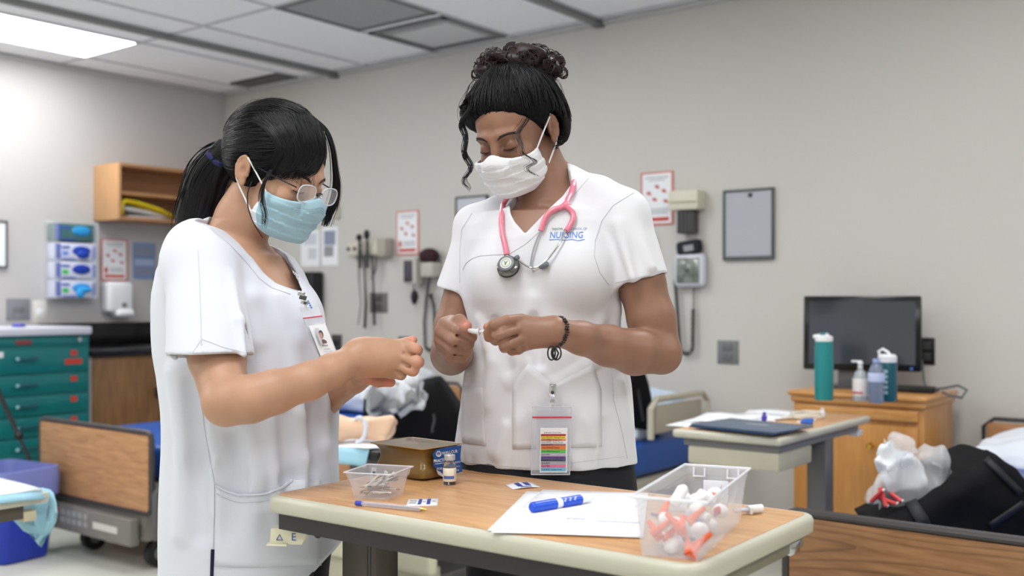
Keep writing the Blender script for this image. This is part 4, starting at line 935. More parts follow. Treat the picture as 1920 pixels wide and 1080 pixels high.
MB().tube([P(672+10*math.cos(a)-2*math.sin(a), 803+19*math.sin(a)-2, Ya-.04*math.cos(a+1.2)) for a in [i*PI/8 for i in range(17)]], .006, 8).build('wrist_tie', m_('tie_white', (222, 226, 236), rough=.6), g, M=Matrix.Identity(4))
MB().tube([P(684, 788, Ya-.055), P(686, 800, Ya-.06), P(684, 815, Ya-.055), P(679, 824, Ya-.05), P(667, 830, Ya-.05)], [.008, .0075, .0075, .007, .006], 8).build('tie_end', m_('tie_white', 0), g, M=Matrix.Identity(4))
# ------------------------------------------------------------------ the near overbed table and what lies on it
TZ0 = .90
def tp(px, py, z=TZ0):
    Y = (CZ-z)*F/(py-HY); return Vector(((px-960)/F*Y, Y, z))
TY = -.637
t = thing('overbed_table', 'near overbed table with wood grain top and cream rim, in the foreground', 'table', Vector((.0265, 1.640, 0)), TY, 'overbed tables with cream edges')
def rrect(hx, hy, r, n=5):
    return [(p.x, p.y) for p in binring(hx, hy, 0, r, n)]
def profile_slab(hx, hy, r, prof):
    """prof: (inset, z) bottom to top"""
    rows = [[Vector((x, y, z)) for x, y in rrect(hx-i, hy-i, max(.004, r-i))] for i, z in prof]
    q = MB(); q.sheet([[Vector((0, 0, prof[0][1]))]*len(rows[0])]+rows+[[Vector((0, 0, prof[-1][1]))]*len(rows[0])], close=True)
    bmesh.ops.remove_doubles(q.bm, verts=q.bm.verts, dist=1e-5); bmesh.ops.recalc_face_normals(q.bm, faces=q.bm.faces); return q
MTOPC = m_('near_table_rim', (190, 188, 171), rough=.35, coat=.2)
profile_slab(.393, .202, .03, [(.006, TZ0-.028), (.001, TZ0-.024), (0, TZ0-.008), (.002, TZ0-.003), (.006, TZ0-.0005), (.012, TZ0)]).build('rim', MTOPC, t, smooth=50)
NTOP = wood('near_table_wood', (222, 176, 124), (184, 132, 84), rough=.30, scale=1.3, axis='x', grain=1.0, rings=.14)
profile_slab(.380, .189, .02, [(0, TZ0-.002), (0, TZ0+.0006)]).build('top_panel', NTOP, t, smooth=20)
MB().box(-.372, .375, -.185, -.155, TZ0-.056, TZ0-.028).build('front_rail', m_('rail_black', (46, 44, 48), rough=.45), t, smooth=0)
MB().box(-.30, .33, .12, .15, TZ0-.05, TZ0-.028).build('rear_rail', m_('rail_black', 0), t, smooth=0)
MB().box(.335, .375, -.155, .185, TZ0-.052, TZ0-.028, bev=.003).build('end_rail', m_('rail_olive', (128, 124, 108), rough=.4, metal=.3), t)
MB().box(.343, .377, .13, .165, TZ0-.054, TZ0-.036, bev=.002).build('rail_clamp', chrome, t)
MPOST = m_('post_taupe', (88, 82, 74), rough=.4, metal=.35)
MB().box(-.388, -.302, -.03, .03, .08, TZ0-.03, bev=.008).build('post', MPOST, t)
for x in (-.315, -.322): MB().box(x-.001, x+.001, -.0312, -.0302, .09, TZ0-.03).build('post_groove', dgrey, t)
MB().box(-.39, .30, -.045, .045, .045, .085, bev=.01).build('base', MPOST, t)
for x in (-.36, .27):
    for y in (-.03, .03): MB().ball((x, y, .024), .024, 2).build('wheel', black, t)
# adjusting lever under the left end
lv = P(544, 1004, 1.74); LM = Matrix.Translation(lv) @ Matrix.Rotation(-.10, 4, 'Z')
LV = m_('lever_ivory', (226, 222, 196), rough=.4)
l_ = MB().prism([(-.031, -.012), (.024, -.012), (.036, .014), (-.029, .014)], -.012, .012, bev=0, M=Matrix.Rotation(PI/2, 4, 'X') @ Matrix.Identity(4)).box(-.034, .0, -.02, -.004, -.0135, -.0105).build('height_lever', LV, t, M=LM, smooth=20)
MB().tube([(.03, 0, .004), (.065, .02, .012)], .003, 8).build('lever_rod', dgrey, t, M=LM); MB().ball((.045, .008, .004), (.008, .006, .01), 2).build('lever_knob', black, t, M=LM)
finish('lever_mark', text_mesh('E', .018), blueprint, l_, LM @ Matrix.Translation((.010, -.0126, 0)) @ FRONT, smooth=0)
MB().tube([(-.019, -.0128, -.005), (-.009, -.0128, -.005), (-.014, -.0128, .004), (-.019, -.0128, -.005)], .0008, 5).build('lever_arrow', blueprint, l_, M=LM)

def frame_on(px0, py0, px1, py1, z=TZ0):
    """matrix at tp(px0,py0), local x pointing to tp(px1,py1)"""
    a, b = tp(px0, py0, z), tp(px1, py1, z); d = b-a
    return Matrix.Translation(a+Vector((0, 0, .0008))) @ Matrix.Rotation(math.atan2(d.y, d.x), 4, 'Z'), d.length
def tthing(name, label, cat, M, group=None):
    o = bpy.data.objects.new(name, None); o.empty_display_size = .02; link(o, None, M); return tag(o, label, cat, group)
# clear needle tray
M_t, L_t = frame_on(664, 936, 725, 940)
t = tthing('supply_tray', 'small clear square plastic tray of needles at the left of the table', 'tray', M_t)
TRAYM = mat('tray_clear', (232, 228, 236), rough=.08, spec=.7); TRAYM.node_tree.nodes['Principled BSDF'].inputs['Alpha'].default_value = .20
def tray_shell(wb, db, h, wo, rim, m, nm, par, wall=.0015, band=.30):
    """open box, base wb x db at origin corner, flaring outward by wo"""
    def ring(k, z, ins=0): return [Vector((x, y, z)) for x, y in ((-k+ins, -k+ins), (wb+k-ins, -k+ins), (wb+k-ins, db+k-ins), (-k+ins, db+k-ins))]
    rows = [[Vector((wb/2, db/2, 0))]*4, ring(0, 0), ring(wo*(1-band), h*(1-band)), ring(wo*(1-band)+rim*.5, h*(1-band)+.0005), ring(wo+rim*.5, h-.001), ring(wo+rim, h), ring(wo+rim, h+.001), ring(wo, h+.001), ring(wo-wall, h-.001), ring(wo*(1-band)-wall, h*(1-band)-.001), ring(-wall, .0015), [Vector((wb/2, db/2, .0015))]*4]
    q = MB(); q.sheet(rows, close=True); bmesh.ops.remove_doubles(q.bm, verts=q.bm.verts, dist=1e-6); bmesh.ops.recalc_face_normals(q.bm, faces=q.bm.faces)
    bmesh.ops.bevel(q.bm, geom=[e for e in q.bm.edges if len(e.link_faces) == 2 and abs(e.verts[0].co.z-e.verts[1].co.z) > .002], offset=.002, segments=2, affect='EDGES')
    return q.build(nm, m, par, smooth=40)
tray_shell(L_t, .064, .043, .009, .003, TRAYM, 'tray_body', t)
q = MB(); 
for a, b in (((-.0125, -.0125), (L_t+.0125, -.0125)), ((L_t+.0125, -.0125), (L_t+.0125, .0765)), ((L_t+.0125, .0765), (-.0125, .0765)), ((-.0125, .0765), (-.0125, -.0125))): q.tube([(*a, .0435), (*b, .0435)], .0011, 6)
q.build('rim_edge', mat('tray_rim', (226, 226, 234), rough=.1, alpha=.8), t)
rg = random.Random(4)
NDL = m_('needle_steel', (96, 95, 92), rough=.3, metal=.7)
for i in range(44):
    x0 = rg.uniform(.002, .02); y0 = rg.uniform(.005, .055); z0 = rg.uniform(.004, .02)
    x1 = rg.uniform(.03, L_t-.001); y1 = rg.uniform(.004, .06); z1 = z0+rg.uniform(-.002, .024)
    n = tthing('needle', ['thin steel needle piled in the small clear tray', 'clear sheathed needle piled in the small clear tray'][i % 2], 'needle', M_t @ Matrix.Translation((x0, y0, z0)), 'needles in the small clear tray')
    MB().tube([(0, 0, 0), (x1-x0, y1-y0, max(.003, z1)-z0)], .0010 if i % 2 == 0 else .0014, 6).build('shaft', NDL if i % 2 == 0 else m_('sheath', (206, 208, 200), rough=.2), n); MB().ball((0, 0, 0), .0016, 1).build('hub', m_('hub_amber', (180, 160, 110)), n)
for i, (x, y, r) in enumerate(((.02, .05, .3), (.03, .03, -.4), (.015, .03, .9))):
    n = tthing('needle_packet', ['upright clear needle packet at the back of the small tray', 'slanting clear needle packet in the middle of the small tray', 'clear needle packet leaning at the left of the small tray'][i], 'packet', M_t @ Matrix.Translation((x, y, .006)) @ Matrix.Rotation(r, 4, 'Z') @ Matrix.Rotation(.75-.3*i, 4, 'Y'), 'packets in the small clear tray')
    MB().box(-.004, .004, -.001, .001, 0, .040).build('wrapper', m_('wrap_clear', (214, 218, 214), rough=.2, alpha=.7), n); MB().box(-.002, .003, -.0013, -.0009, .022+.003*i, .034).build('print', m_('print_slate', (90, 96, 120)), n)
# brown practice pack
c0, c1, c2 = tp(793, 905), tp(862, 892), tp(706, 889)
Mb = Matrix.Translation(c0) @ Matrix.Rotation(math.atan2((c1-c0).y, (c1-c0).x), 4, 'Z'); wl, dl = (c1-c0).length, (c2-c0).length
t = tthing('injection_pad', 'brown plastic wrapped injection practice block at the back left of the table', 'practice block', Mb)
BRN = mat('brown_film', (124, 96, 46), rough=.22, spec=.6, coat=.3, bump=[(30, .35, (1, 1, 1)), (8, .3, (1, 1, 1))], var=(18, .14))
def rr2(k, z, r=.012, sag=0):
    out = []
    for p in binring(wl/2-k, dl/2-k, 0, r, 4): out.append(Vector((p.x+wl/2, p.y+dl/2, z+sag*(abs(p.x)/(wl/2))*(abs(p.y)/(dl/2)))))
    return out
q = MB(); q.sheet([[Vector((wl/2, dl/2, .001))]*20, rr2(.010, .001), rr2(.001, .006), rr2(-.001, .016), rr2(.003, .026), rr2(.006, .036), rr2(.005, .048), rr2(.001, .055, .008), rr2(-.004, .058, .005), rr2(-.0045, .0588, .005), rr2(.004, .0590, .01), rr2(.02, .0595), [Vector((wl/2, dl/2, .0605))]*20], close=True)
bmesh.ops.remove_doubles(q.bm, verts=q.bm.verts, dist=1e-6); bmesh.ops.recalc_face_normals(q.bm, faces=q.bm.faces)
bk = q.build('wrapped_block', BRN, t, smooth=50)
wb = BVHTree.FromPolygons([WM[bk.name] @ v.co for v in bk.data.vertices], [tuple(p.vertices) for p in bk.data.polygons])
rr_ = MB(); rr_.tube([WM[t.name].inverted() @ (WM[bk.name] @ v) for v in [p+Vector((0, 0, 0)) for p in rr2(-.0045, .0585, .005)]+[rr2(-.0045, .0585, .005)[0]]], .0008, 5); rr_.build('seam_fold', m_('brown_edge', (176, 140, 78), rough=.3), t)
def face_pt(px, py, off=.002):
    """point on the block's right hand upright face"""
    n = Vector((math.sin(0), 0, 0)); A_ = c0; D_ = (c1-c0).normalized(); N_ = Vector((D_.y, -D_.x, 0))
    d = P(px, py, 1)-EYE; k = (A_+N_*(off+.004)-EYE).dot(N_)/d.dot(N_); return EYE+d*k
LBL = [(811, 852), (818, 843), (840, 838), (865, 835), (863, 858), (867, 884), (850, 889), (832, 892), (826, 884), (818, 880), (812, 872), (814, 862)]
def flat_poly(name, pts, m, par, fn, thick=.0006, **kw):
    b = MB(); vs = [b.bm.verts.new(fn(x, y)) for x, y in pts]; f = b.bm.faces.new(vs); bmesh.ops.triangulate(b.bm, faces=[f])
    return b.build(name, m, par, M=Matrix.Identity(4), smooth=0, solid=thick, **kw)
lb_ = flat_poly('label', LBL, m_('label_royal', (30, 84, 160), rough=.35), t, lambda x, y: face_pt(x, y))
flat_poly('label_curl', [(818, 881), (826, 885), (834, 893), (830, 894), (822, 890)], m_('curl_white', (206, 206, 216), rough=.5), t, lambda x, y: face_pt(x, y, .004))
def px_text(name, txt, size, m, par, x, y, ang, fn, bold=0, align='LEFT', sx=1, shear=0):
    """lettering laid out in rows on a face, mapped point by point onto the surface"""
    me = text_mesh(txt, size, align=align, bold=bold, sx=sx, shear=shear); ca, sa = math.cos(ang), math.sin(ang); ok = True
    for v in me.vertices:
        a, b = v.co.x, v.co.y; p = fn(x+a*ca-b*sa*-1*-1, y-(a*sa+b*ca))
        if p is None: ok = False; p = Vector((0, 0, 0))
        v.co = p
    if not ok: bpy.data.meshes.remove(me); return None
    return finish(name, me, m, par, Matrix.Identity(4), smooth=0)
WHT = m_('print_white', (228, 232, 240), rough=.5)
fl = lambda x, y: face_pt(x, y, .0035)
px_text('lettering', 'WALLCUR', 8, WHT, lb_, 829, 850.5, .16, fl, bold=.15, sx=.78); px_text('lettering', 'PRACTI', 7.5, WHT, lb_, 813, 865, .12, fl, bold=.25, sx=.82)
px_text('lettering', 'FOR T', 5.5, WHT, lb_, 819, 879.5, .1, fl, bold=.1); px_text('lettering', 'NOT', 5, WHT, lb_, 853, 867, .08, fl); px_text('lettering', 'USE', 5, WHT, lb_, 853, 882, .06, fl); px_text('lettering', 'ONLY', 4, WHT, lb_, 852, 875, .08, fl)
flat_poly('logo', [(822.5+5.2*math.cos(a), 851+5.8*math.sin(a)) for a in [i*PI/8 for i in range(16)]], WHT, lb_, lambda x, y: face_pt(x, y, .0032), .0003); px_text('logo_letter', 'W', 9, m_('label_royal', 0), lb_, 818.8, 851, .1, lambda x, y: face_pt(x, y, .0042), bold=.3, sx=.8)
flat_poly('rule', [(816, 869.5), (836, 867), (836, 868), (816, 870.5)], WHT, lb_, fl, .0003)
# vial
p = tp(843, 909)
t = tthing('medicine_vial', 'small glass medicine vial with silver cap standing by the brown block', 'vial', Matrix.Translation(p))
GL = mat('vial_glass', (235, 240, 242), rough=.03, trans=.95, ior=1.3)
MB().lathe([(0, 0), (.0105, 0), (.0112, .001), (.0112, .034), (.0095, .038), (.0068, .040), (.0068, .044), (0, .044)], 32).build('glass', GL, t, smooth=40)
MB().lathe([(.01135, .007), (.01145, .0072), (.01145, .030), (.01135, .0302)], 32).build('label', m_('vial_label', (232, 226, 210), rough=.5), t)
b = MB(); b.sheet([[Vector((.01155*math.sin(a), -.01155*math.cos(a), z)) for a in [-1.0+i*.18 for i in range(11)]] for z in (.0115, .017)]); b.build('blue_band', m_('band_blue', (88, 106, 176), rough=.5), t)
b = MB(); b.sheet([[Vector((.01158*math.sin(a), -.01158*math.cos(a), z)) for a in (.95, 1.02)] for z in (.01, .028)]); b.build('red_line', m_('line_brown', (120, 80, 80)), t)
MB().lathe([(0, .043), (.0088, .043), (.0096, .0435), (.0096, .0515), (.009, .0522), (0, .0522)], 28).build('cap', m_('silver_cap', (206, 206, 208), rough=.3, metal=.6), t)
# swab packets
def packet(name, pts, label, prints, lift=0, grp='swab packets on the table'):
    c = tp(sum(p[0] for p in pts)/4, sum(p[1] for p in pts)/4)
    t = tthing(name, label, 'packet', Matrix.Translation(c), grp)
    q = [tp(*p) for p in pts]; rows = []
    for i in range(5):
        v = i/4; a = q[0].lerp(q[3], v); b = q[1].lerp(q[2], v)
        rows.append([a.lerp(b, u/6)+Vector((0, 0, .0012+lift*abs(math.sin(u/6*PI))*(1-.4*v))) for u in range(7)])
    MB().sheet(rows).build('foil', m_('foil_white', (236, 238, 246), rough=.3), t, M=Matrix.Identity(4), solid=.0012)
    for (u0, u1, v0, v1, m) in prints:
        f = lambda u, v: q[0].lerp(q[3], v).lerp(q[1].lerp(q[2], v), u)+Vector((0, 0, .0021+lift*abs(math.sin(u*PI))*(1-.4*v)))
        MB().sheet([[f(u0+(u1-u0)*i/3, v) for i in range(4)] for v in (v0, v1)]).build('print', m, t, M=Matrix.Identity(4), solid=.0002)
    return t
NV = m_('print_navy', (40, 60, 150), rough=.5)
packet('swab_packet', [(766, 938), (822, 936), (820, 949), (761, 950)], 'white alcohol swab packet with two blue bars near the pen', [(.36, .47, .1, .9, NV), (.64, .76, .1, .9, NV), (.08, .3, .3, .4, pgrey), (.08, .3, .6, .7, pgrey), (.5, .6, .45, .55, pgrey), (.8, .92, .4, .5, pgrey)])
packet('swab_packet', [(948, 911), (999, 907), (1013, 915), (962, 919)], 'creased white swab packet lying below the hanging card', [(.25, .42, .15, .8, NV), (.55, .75, .15, .7, NV), (.3, .7, .85, .97, m_('print_navy', 0))], .0035)
# ball pen
M_p, L_p = frame_on(667, 949, 801, 962)
t = tthing('ballpoint_pen', 'clear ballpoint pen with blue end lying on the near table edge', 'pen', M_p)
ax = Matrix.Translation((0, 0, .0042)) @ Matrix.Rotation(PI/2, 4, 'Y')
PCL = mat('pen_clear', (225, 225, 240), rough=.08, alpha=.45, spec=.7)
MB().lathe([(0, .006), (.0038, .006), (.0038, L_p*.88), (.0032, L_p*.92), (0, L_p*.92)], 8, M=ax).build('barrel', PCL, t, smooth=20)
MB().lathe([(0, .02), (.0013, .02), (.0013, L_p*.9), (0, L_p*.9)], 8, M=ax).build('ink_tube', m_('ink', (38, 36, 90), rough=.3), t)
MB().lathe([(0, 0), (.0034, 0), (.0039, .002), (.0039, .012), (0, .012)], 12, M=ax).build('end_plug', m_('pen_blue', (60, 72, 190), rough=.3), t)
MB().lathe([(.0, L_p*.9), (.0032, L_p*.9), (.0015, L_p*.965), (.0005, L_p), (0, L_p)], 12, M=ax).build('tip', m_('pen_brass', (190, 160, 90), rough=.25, metal=.9), t)
# papers
def sheet_of(pts, label, z, marks=(), name='paper_sheet'):
    c = tp(*pts[0]); t = tthing(name, label, 'paper', Matrix.Translation(c), 'papers on the near table'); q = [tp(*p) for p in pts]
    f = lambda u, v, dz=0: q[0].lerp(q[3], v).lerp(q[1].lerp(q[2], v), u)+Vector((0, 0, z+.0012+dz+.0012*math.sin(3*u)*math.sin(2.5*v)))
    MB().sheet([[f(u/8, v/8) for u in range(9)] for v in range(9)]).build('sheet', m_('paper_bright', (240, 242, 248), rough=.6), t, M=Matrix.Identity(4), solid=.0006)
    for nm, u0, u1, v, th, m in marks:
        n = max(2, int((u1-u0)*90)) if nm == 'handwriting' else 3
        pts_ = [f(u0+(u1-u0)*i/n, v+(0.012*math.sin(i*2.1)*math.sin(i*.7+1) if nm == 'handwriting' else 0), .0006) for i in range(n+1)]
        MB().tube(pts_, th, 4).build(nm, m, t, M=Matrix.Identity(4))
    return t
HB = m_('ink_blue', (70, 84, 190), rough=.6); LG = m_('line_grey', (196, 200, 208), rough=.7)
sheet_of([(988, 923), (1150, 927), (1120, 1002), (914, 997)], 'white paper sheet underneath, its left edge showing', .0005)
mk = [('printed_rule', .02, .98, .12+.115*i, .0002, LG) for i in range(6)]+[('handwriting', .43, .56, .70, .0005, HB), ('handwriting', .66, .97, .73, .0005, HB), ('printed_rule', .12, .28, .80, .0005, LG), ('printed_rule', .66, .84, .93, .0005, LG)]
sheet_of([(1018, 921), (1215, 928), (1206, 1012), (920, 1002)], 'top white sheet with blue handwriting under the marker', .0015, mk)
# marker
M_p, L_p = frame_on(996, 966, 1112, 946)
t = tthing('marker_pen', 'white dry erase marker with blue cap on the white sheets', 'pen', M_p)
ax = Matrix.Translation((0, 0, .0105)) @ Matrix.Rotation(PI/2, 4, 'Y')
MCB = m_('marker_blue', (12, 76, 204), rough=.3, coat=.2)
MB().lathe([(0, 0), (.006, 0), (.0076, .002), (.008, .006), (.0082, L_p*.37), (0, L_p*.37)], 28, M=ax).build('cap', MCB, t)
MB().lathe([(0, L_p*.37), (.0072, L_p*.37), (.0074, L_p*.8), (.0066, L_p*.83), (.0045, L_p*.98), (.003, L_p), (0, L_p)], 28, M=ax).build('barrel', m_('marker_white', (232, 236, 242), rough=.3), t)
MB().lathe([(.0075, L_p*.46), (.00765, L_p*.461), (.0077, L_p*.78), (.0075, L_p*.781)], 28, M=ax).build('blue_wrap', MCB, t)
for i in range(3): MB().tube([Vector((L_p*(.5+.08*i)+.003*math.sin(a*2), -.0078*math.sin(.5+a*.25), .0105+.0078*math.cos(.5+a*.25))) for a in [k*.6 for k in range(6)]], .0007, 5).build('script_logo', WHT, t)
# clear bin of sharps
M_b, L_b = frame_on(1203, 1043, 1312, 1054); DB = .255
t = tthing('supply_bin', 'large frosted plastic bin of swabs and syringes at the right of the table', 'bin', M_b)
BINM = mat('bin_frosted', (236, 236, 242), rough=.3, spec=.6); BINM.node_tree.nodes['Principled BSDF'].inputs['Alpha'].default_value = .24
tray_shell(L_b, DB, .074, .008, .0025, BINM, 'bin_body', t, band=.18)
RIM = mat('bin_rim', (236, 238, 246), rough=.2, alpha=.85); o = .0115
q = MB(); q.tube([(-o, -o, .0745), (L_b+o, -o, .0745), (L_b+o, DB+o, .0745), (-o, DB+o, .0745), (-o, -o, .0745)], .0018, 8); q.build('rim_edge', RIM, t)
for x in (.012, L_b-.012):
    MB().tube([(x-.008, DB+.004, .073), (x-.008, DB+.002, .060), (x+.008, DB+.002, .060), (x+.008, DB+.004, .073)], .0016, 8).build('rim_notch', RIM, t)
MB().box(L_b*.25, L_b*.75, DB+.001, DB+.004, .02, .055, bev=.001).build('label_holder', RIM, t)
MB().tube([(L_b*.3, DB+.0, .05), (L_b*.5, DB-.001, .022), (L_b*.62, DB, .05)], .001, 6).build('moulded_rib', RIM, t)
rg = random.Random(11)
COT = m_('cotton_white', (240, 240, 242), rough=.8); ORG = m_('orange_cap', (232, 96, 48), rough=.35); ORP = m_('pink_cap', (214, 84, 100), rough=.35)
n = 0
for i in range(30):
    y = .02+.19*((i*7) % 30)/30; x = rg.uniform(.012, L_b-.012); z = .011+.018*(i//10)*(1 if y > .06 else .8)
    if i % 3 == 0: lab, grp = 'white cotton ball in the frosted bin', 'cotton balls in the frosted bin'
    elif i % 3 == 1: lab, grp = 'syringe with orange cap in the frosted bin', 'orange capped syringes in the frosted bin'
    else: lab, grp = 'rolled white gauze swab in the frosted bin', 'gauze swabs in the frosted bin'
    g = tthing(['cotton_ball', 'syringe', 'gauze_swab'][i % 3], lab, ['cotton ball', 'syringe', 'gauze'][i % 3], M_b @ Matrix.Translation((x, y, z)) @ Matrix.Rotation(rg.uniform(0, 6), 4, 'Z') @ Matrix.Rotation(rg.uniform(-.5, .5), 4, 'Y'), grp)
    if i % 3 == 0: MB().ball((0, 0, 0), (.012, .011, .010), 2).build('cotton', COT, g)
    elif i % 3 == 1:
        MB().tube([(-.010, 0, 0), (.006, 0, 0)], .0035, 8).build('barrel', m_('syr_clear', (200, 204, 220), rough=.2, alpha=.7), g)
        MB().tube([(.006, 0, 0), (.010, 0, 0), (.018, 0, 0)], [.0055, .005, .003], 8).build('cap', ORG if i % 2 else ORP, g); MB().tube([(-.018, 0, 0), (-.010, 0, 0)], .0018, 6).build('plunger', m_('plunger_violet', (84, 80, 130), rough=.4), g)
    else: MB().tube([(-.014, 0, 0), (-.012, 0, 0), (.012, .002, 0), (.014, 0, 0)], [.004, .0075, .0075, .004], 10).build('gauze', COT, g)
for i, (x, y, z, x2, y2, z2) in enumerate(((.02, .075, .05, .03, .10, .072), (.03, .10, .05, .05, .13, .056), (.012, .11, .048, .028, .09, .058))):
    g = tthing('gauze_swab', ['white swab sticking up highest in the frosted bin', 'white swab lying across the top of the frosted bin', 'short white swab at the left top of the frosted bin'][i], 'gauze', M_b @ Matrix.Translation((x, y, z)), 'gauze swabs in the frosted bin')
    MB().tube([(0, 0, 0), ((x2-x)*.15, (y2-y)*.15, (z2-z)*.15), ((x2-x)*.85, (y2-y)*.85, (z2-z)*.85), (x2-x, y2-y, z2-z)], [.004, .0075, .008, .004], 12).build('gauze', COT, g)
for i, (x, y, a) in enumerate(((.066, .012, 1.2), (.056, .010, 2.0), (.072, .022, .4), (.03, .03, .9), (.012, .016, 2.6), (.022, .010, .2), (.046, .022, 1.7), (.038, .012, 2.9), (.06, .04, .6), (.018, .045, 1.4))):
    g = tthing('needle_cap', ['bright orange needle cap at the near right corner of the bin', 'orange needle cap leaning at the front of the bin', 'orange needle cap lying flat at the front right of the bin', 'orange needle cap in the middle of the bin'][i] if i < 4 else 'orange needle cap pressed against the front wall of the bin', 'needle cap', M_b @ Matrix.Translation((x, y, .012+.0045*i)) @ Matrix.Rotation(a, 4, 'Z') @ Matrix.Rotation(-.7, 4, 'Y'), 'orange caps in the frosted bin')  # loose orange caps alone, with no needle inside
    MB().tube([(-.014, 0, 0), (-.004, 0, 0), (.004, 0, 0), (.014, 0, 0)], [.0065, .005, .004, .003], 8).build('cap', ORG, g)
# loose syringe cap by the bin
M_p, L_p = frame_on(1376, 968, 1428, 963)
t = tthing('syringe_cap', 'white syringe cap lying behind the frosted bin', 'syringe', M_p)
ax = Matrix.Translation((0, 0, .007)) @ Matrix.Rotation(PI/2, 4, 'Y')
MB().lathe([(0, L_p*.5), (.0065, L_p*.5), (.0065, L_p), (0, L_p)], 16, M=ax).build('cap', white, t); MB().lathe([(0, 0), (.003, 0), (.0035, L_p*.5), (0, L_p*.5)], 12, M=ax).build('tip', m_('tip_grey', (200, 200, 210), rough=.3), t)
MB().box(L_p*.5, L_p*.56, -.009, .009, .001, .012, bev=.001).build('flange', white, t)
# ------------------------------------------------------------------ people
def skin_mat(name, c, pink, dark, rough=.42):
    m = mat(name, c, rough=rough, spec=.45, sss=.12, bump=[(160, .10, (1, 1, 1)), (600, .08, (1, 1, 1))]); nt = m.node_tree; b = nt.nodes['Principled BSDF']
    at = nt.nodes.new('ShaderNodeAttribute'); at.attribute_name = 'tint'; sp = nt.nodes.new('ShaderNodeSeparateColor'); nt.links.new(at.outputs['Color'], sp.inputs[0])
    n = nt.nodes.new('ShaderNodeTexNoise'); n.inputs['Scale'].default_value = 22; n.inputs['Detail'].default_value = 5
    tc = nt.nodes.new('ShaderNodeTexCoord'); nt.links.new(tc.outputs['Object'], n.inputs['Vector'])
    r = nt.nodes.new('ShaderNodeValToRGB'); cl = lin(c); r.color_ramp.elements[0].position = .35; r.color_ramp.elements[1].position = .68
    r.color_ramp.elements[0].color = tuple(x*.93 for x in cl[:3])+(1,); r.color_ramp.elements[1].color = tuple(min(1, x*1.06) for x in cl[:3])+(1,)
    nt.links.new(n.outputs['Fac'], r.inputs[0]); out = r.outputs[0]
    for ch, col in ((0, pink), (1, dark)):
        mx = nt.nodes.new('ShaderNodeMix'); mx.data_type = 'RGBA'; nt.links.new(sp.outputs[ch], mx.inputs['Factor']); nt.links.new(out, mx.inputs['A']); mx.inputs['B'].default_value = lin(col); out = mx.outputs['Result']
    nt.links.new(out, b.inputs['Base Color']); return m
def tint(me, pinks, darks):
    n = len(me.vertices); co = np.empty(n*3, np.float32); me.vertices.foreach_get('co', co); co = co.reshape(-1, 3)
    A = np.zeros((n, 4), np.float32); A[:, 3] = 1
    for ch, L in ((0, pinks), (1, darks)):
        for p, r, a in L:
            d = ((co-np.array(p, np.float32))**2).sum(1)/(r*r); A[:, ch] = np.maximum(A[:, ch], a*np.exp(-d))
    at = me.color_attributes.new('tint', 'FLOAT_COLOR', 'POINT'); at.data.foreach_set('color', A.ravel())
def npR(R): return np.array([[R[i][j] for j in range(3)] for i in range(3)])
class Head:
    def __init__(s, c, yaw, pitch, roll, sc):
        s.c = Vector(c); s.sc = sc; s.R = Matrix.Rotation(yaw, 3, 'Z') @ Matrix.Rotation(pitch, 3, 'X') @ Matrix.Rotation(roll, 3, 'Y')
        s.M = Matrix.Translation(s.c) @ s.R.to_4x4() @ Matrix.Scale(sc, 4); s.Mi = s.M.inverted()
    def w(s, *p): return s.M @ Vector(p)
    def l(s, p): return s.Mi @ p
def head_prims(S_, H, local=False, k=.012, feat=True):
    if local: w = lambda *p: Vector(p); sc = 1; R = np.eye(3)
    else: w = H.w; sc = H.sc; R = npR(H.R)
    def RX(a, ax='X'): return R @ npR(Matrix.Rotation(a, 3, ax))
    def e(c, r, k_=k, R_=None, mode='u'): S_.ell(w(*c), [v*sc for v in r], R if R_ is None else R_, k_*sc, mode)
    def c_(a, b, r1, r2, k_=k, mode='u'): S_.cone(w(*a), w(*b), r1*sc, r2*sc, k_*sc, mode)
    e((0, .018, .045), (.073, .095, .086), 0); e((0, -.035, .035), (.062, .052, .062), .02)
    e((0, -.036, -.015), (.058, .057, .068), .02); e((0, -.034, -.056), (.048, .048, .038), .02)
    c_((-.03, -.028, -.064), (0, -.068, -.084), .022, .018, .02); c_((.03, -.028, -.064), (0, -.068, -.084), .022, .018, .02)
    for x in (-1, 1):
        e((x*.038, -.062, -.028), (.024, .024, .022), .015); c_((x*.012, -.087, .026), (x*.042, -.074, .024), .009, .008, .012)
        if feat:
            e((x*.031, -.094, .004), (.019, .014, .012), .010, mode='s'); e((x*.031, -.0765, .003), (.0145, .0145, .0125), .004)
            c_((x*.018, -.0905, -.003), (x*.044, -.084, -.002), .0022, .002, .004)
    c_((0, -.088, .018), (0, -.105, -.028), .0085, .0100, .010); e((0, -.104, -.032), (.011, .011, .010), .006)
    for x in (-1, 1): e((x*.0115, -.101, -.038), (.008, .011, .008), .005)
    if feat:
        c_((-.02, -.084, -.056), (.02, -.084, -.056), .006, .006, .006); c_((-.016, -.083, -.066), (.016, -.083, -.066), .007, .007, .006)
        for x in (-1, 1):
            e((x*.0790, .016, .003), (.0085, .0155, .0255), .005); e((x*.0795, .011, -.022), (.0055, .0085, .0095), .004)
            e((x*.0895, .011, .001), (.0085, .0080, .0125), .003, None, 's'); e((x*.0895, .016, .014), (.0055, .0065, .0065), .003, None, 's')
            rim = [(x*(.0845+.0015*math.cos(t_)), .0155+.0145*math.cos(t_)+(-.002 if math.sin(t_) < 0 else 0), .003+.0245*math.sin(t_)) for t_ in [math.radians(v) for v in range(-62, 216, 22)]]
            for a_, b_ in zip(rim, rim[1:]): c_(a_, b_, .0029, .0029, .002)
            c_((x*.083, .001, .001), (x*.0815, .001, -.008), .0028, .003, .003)
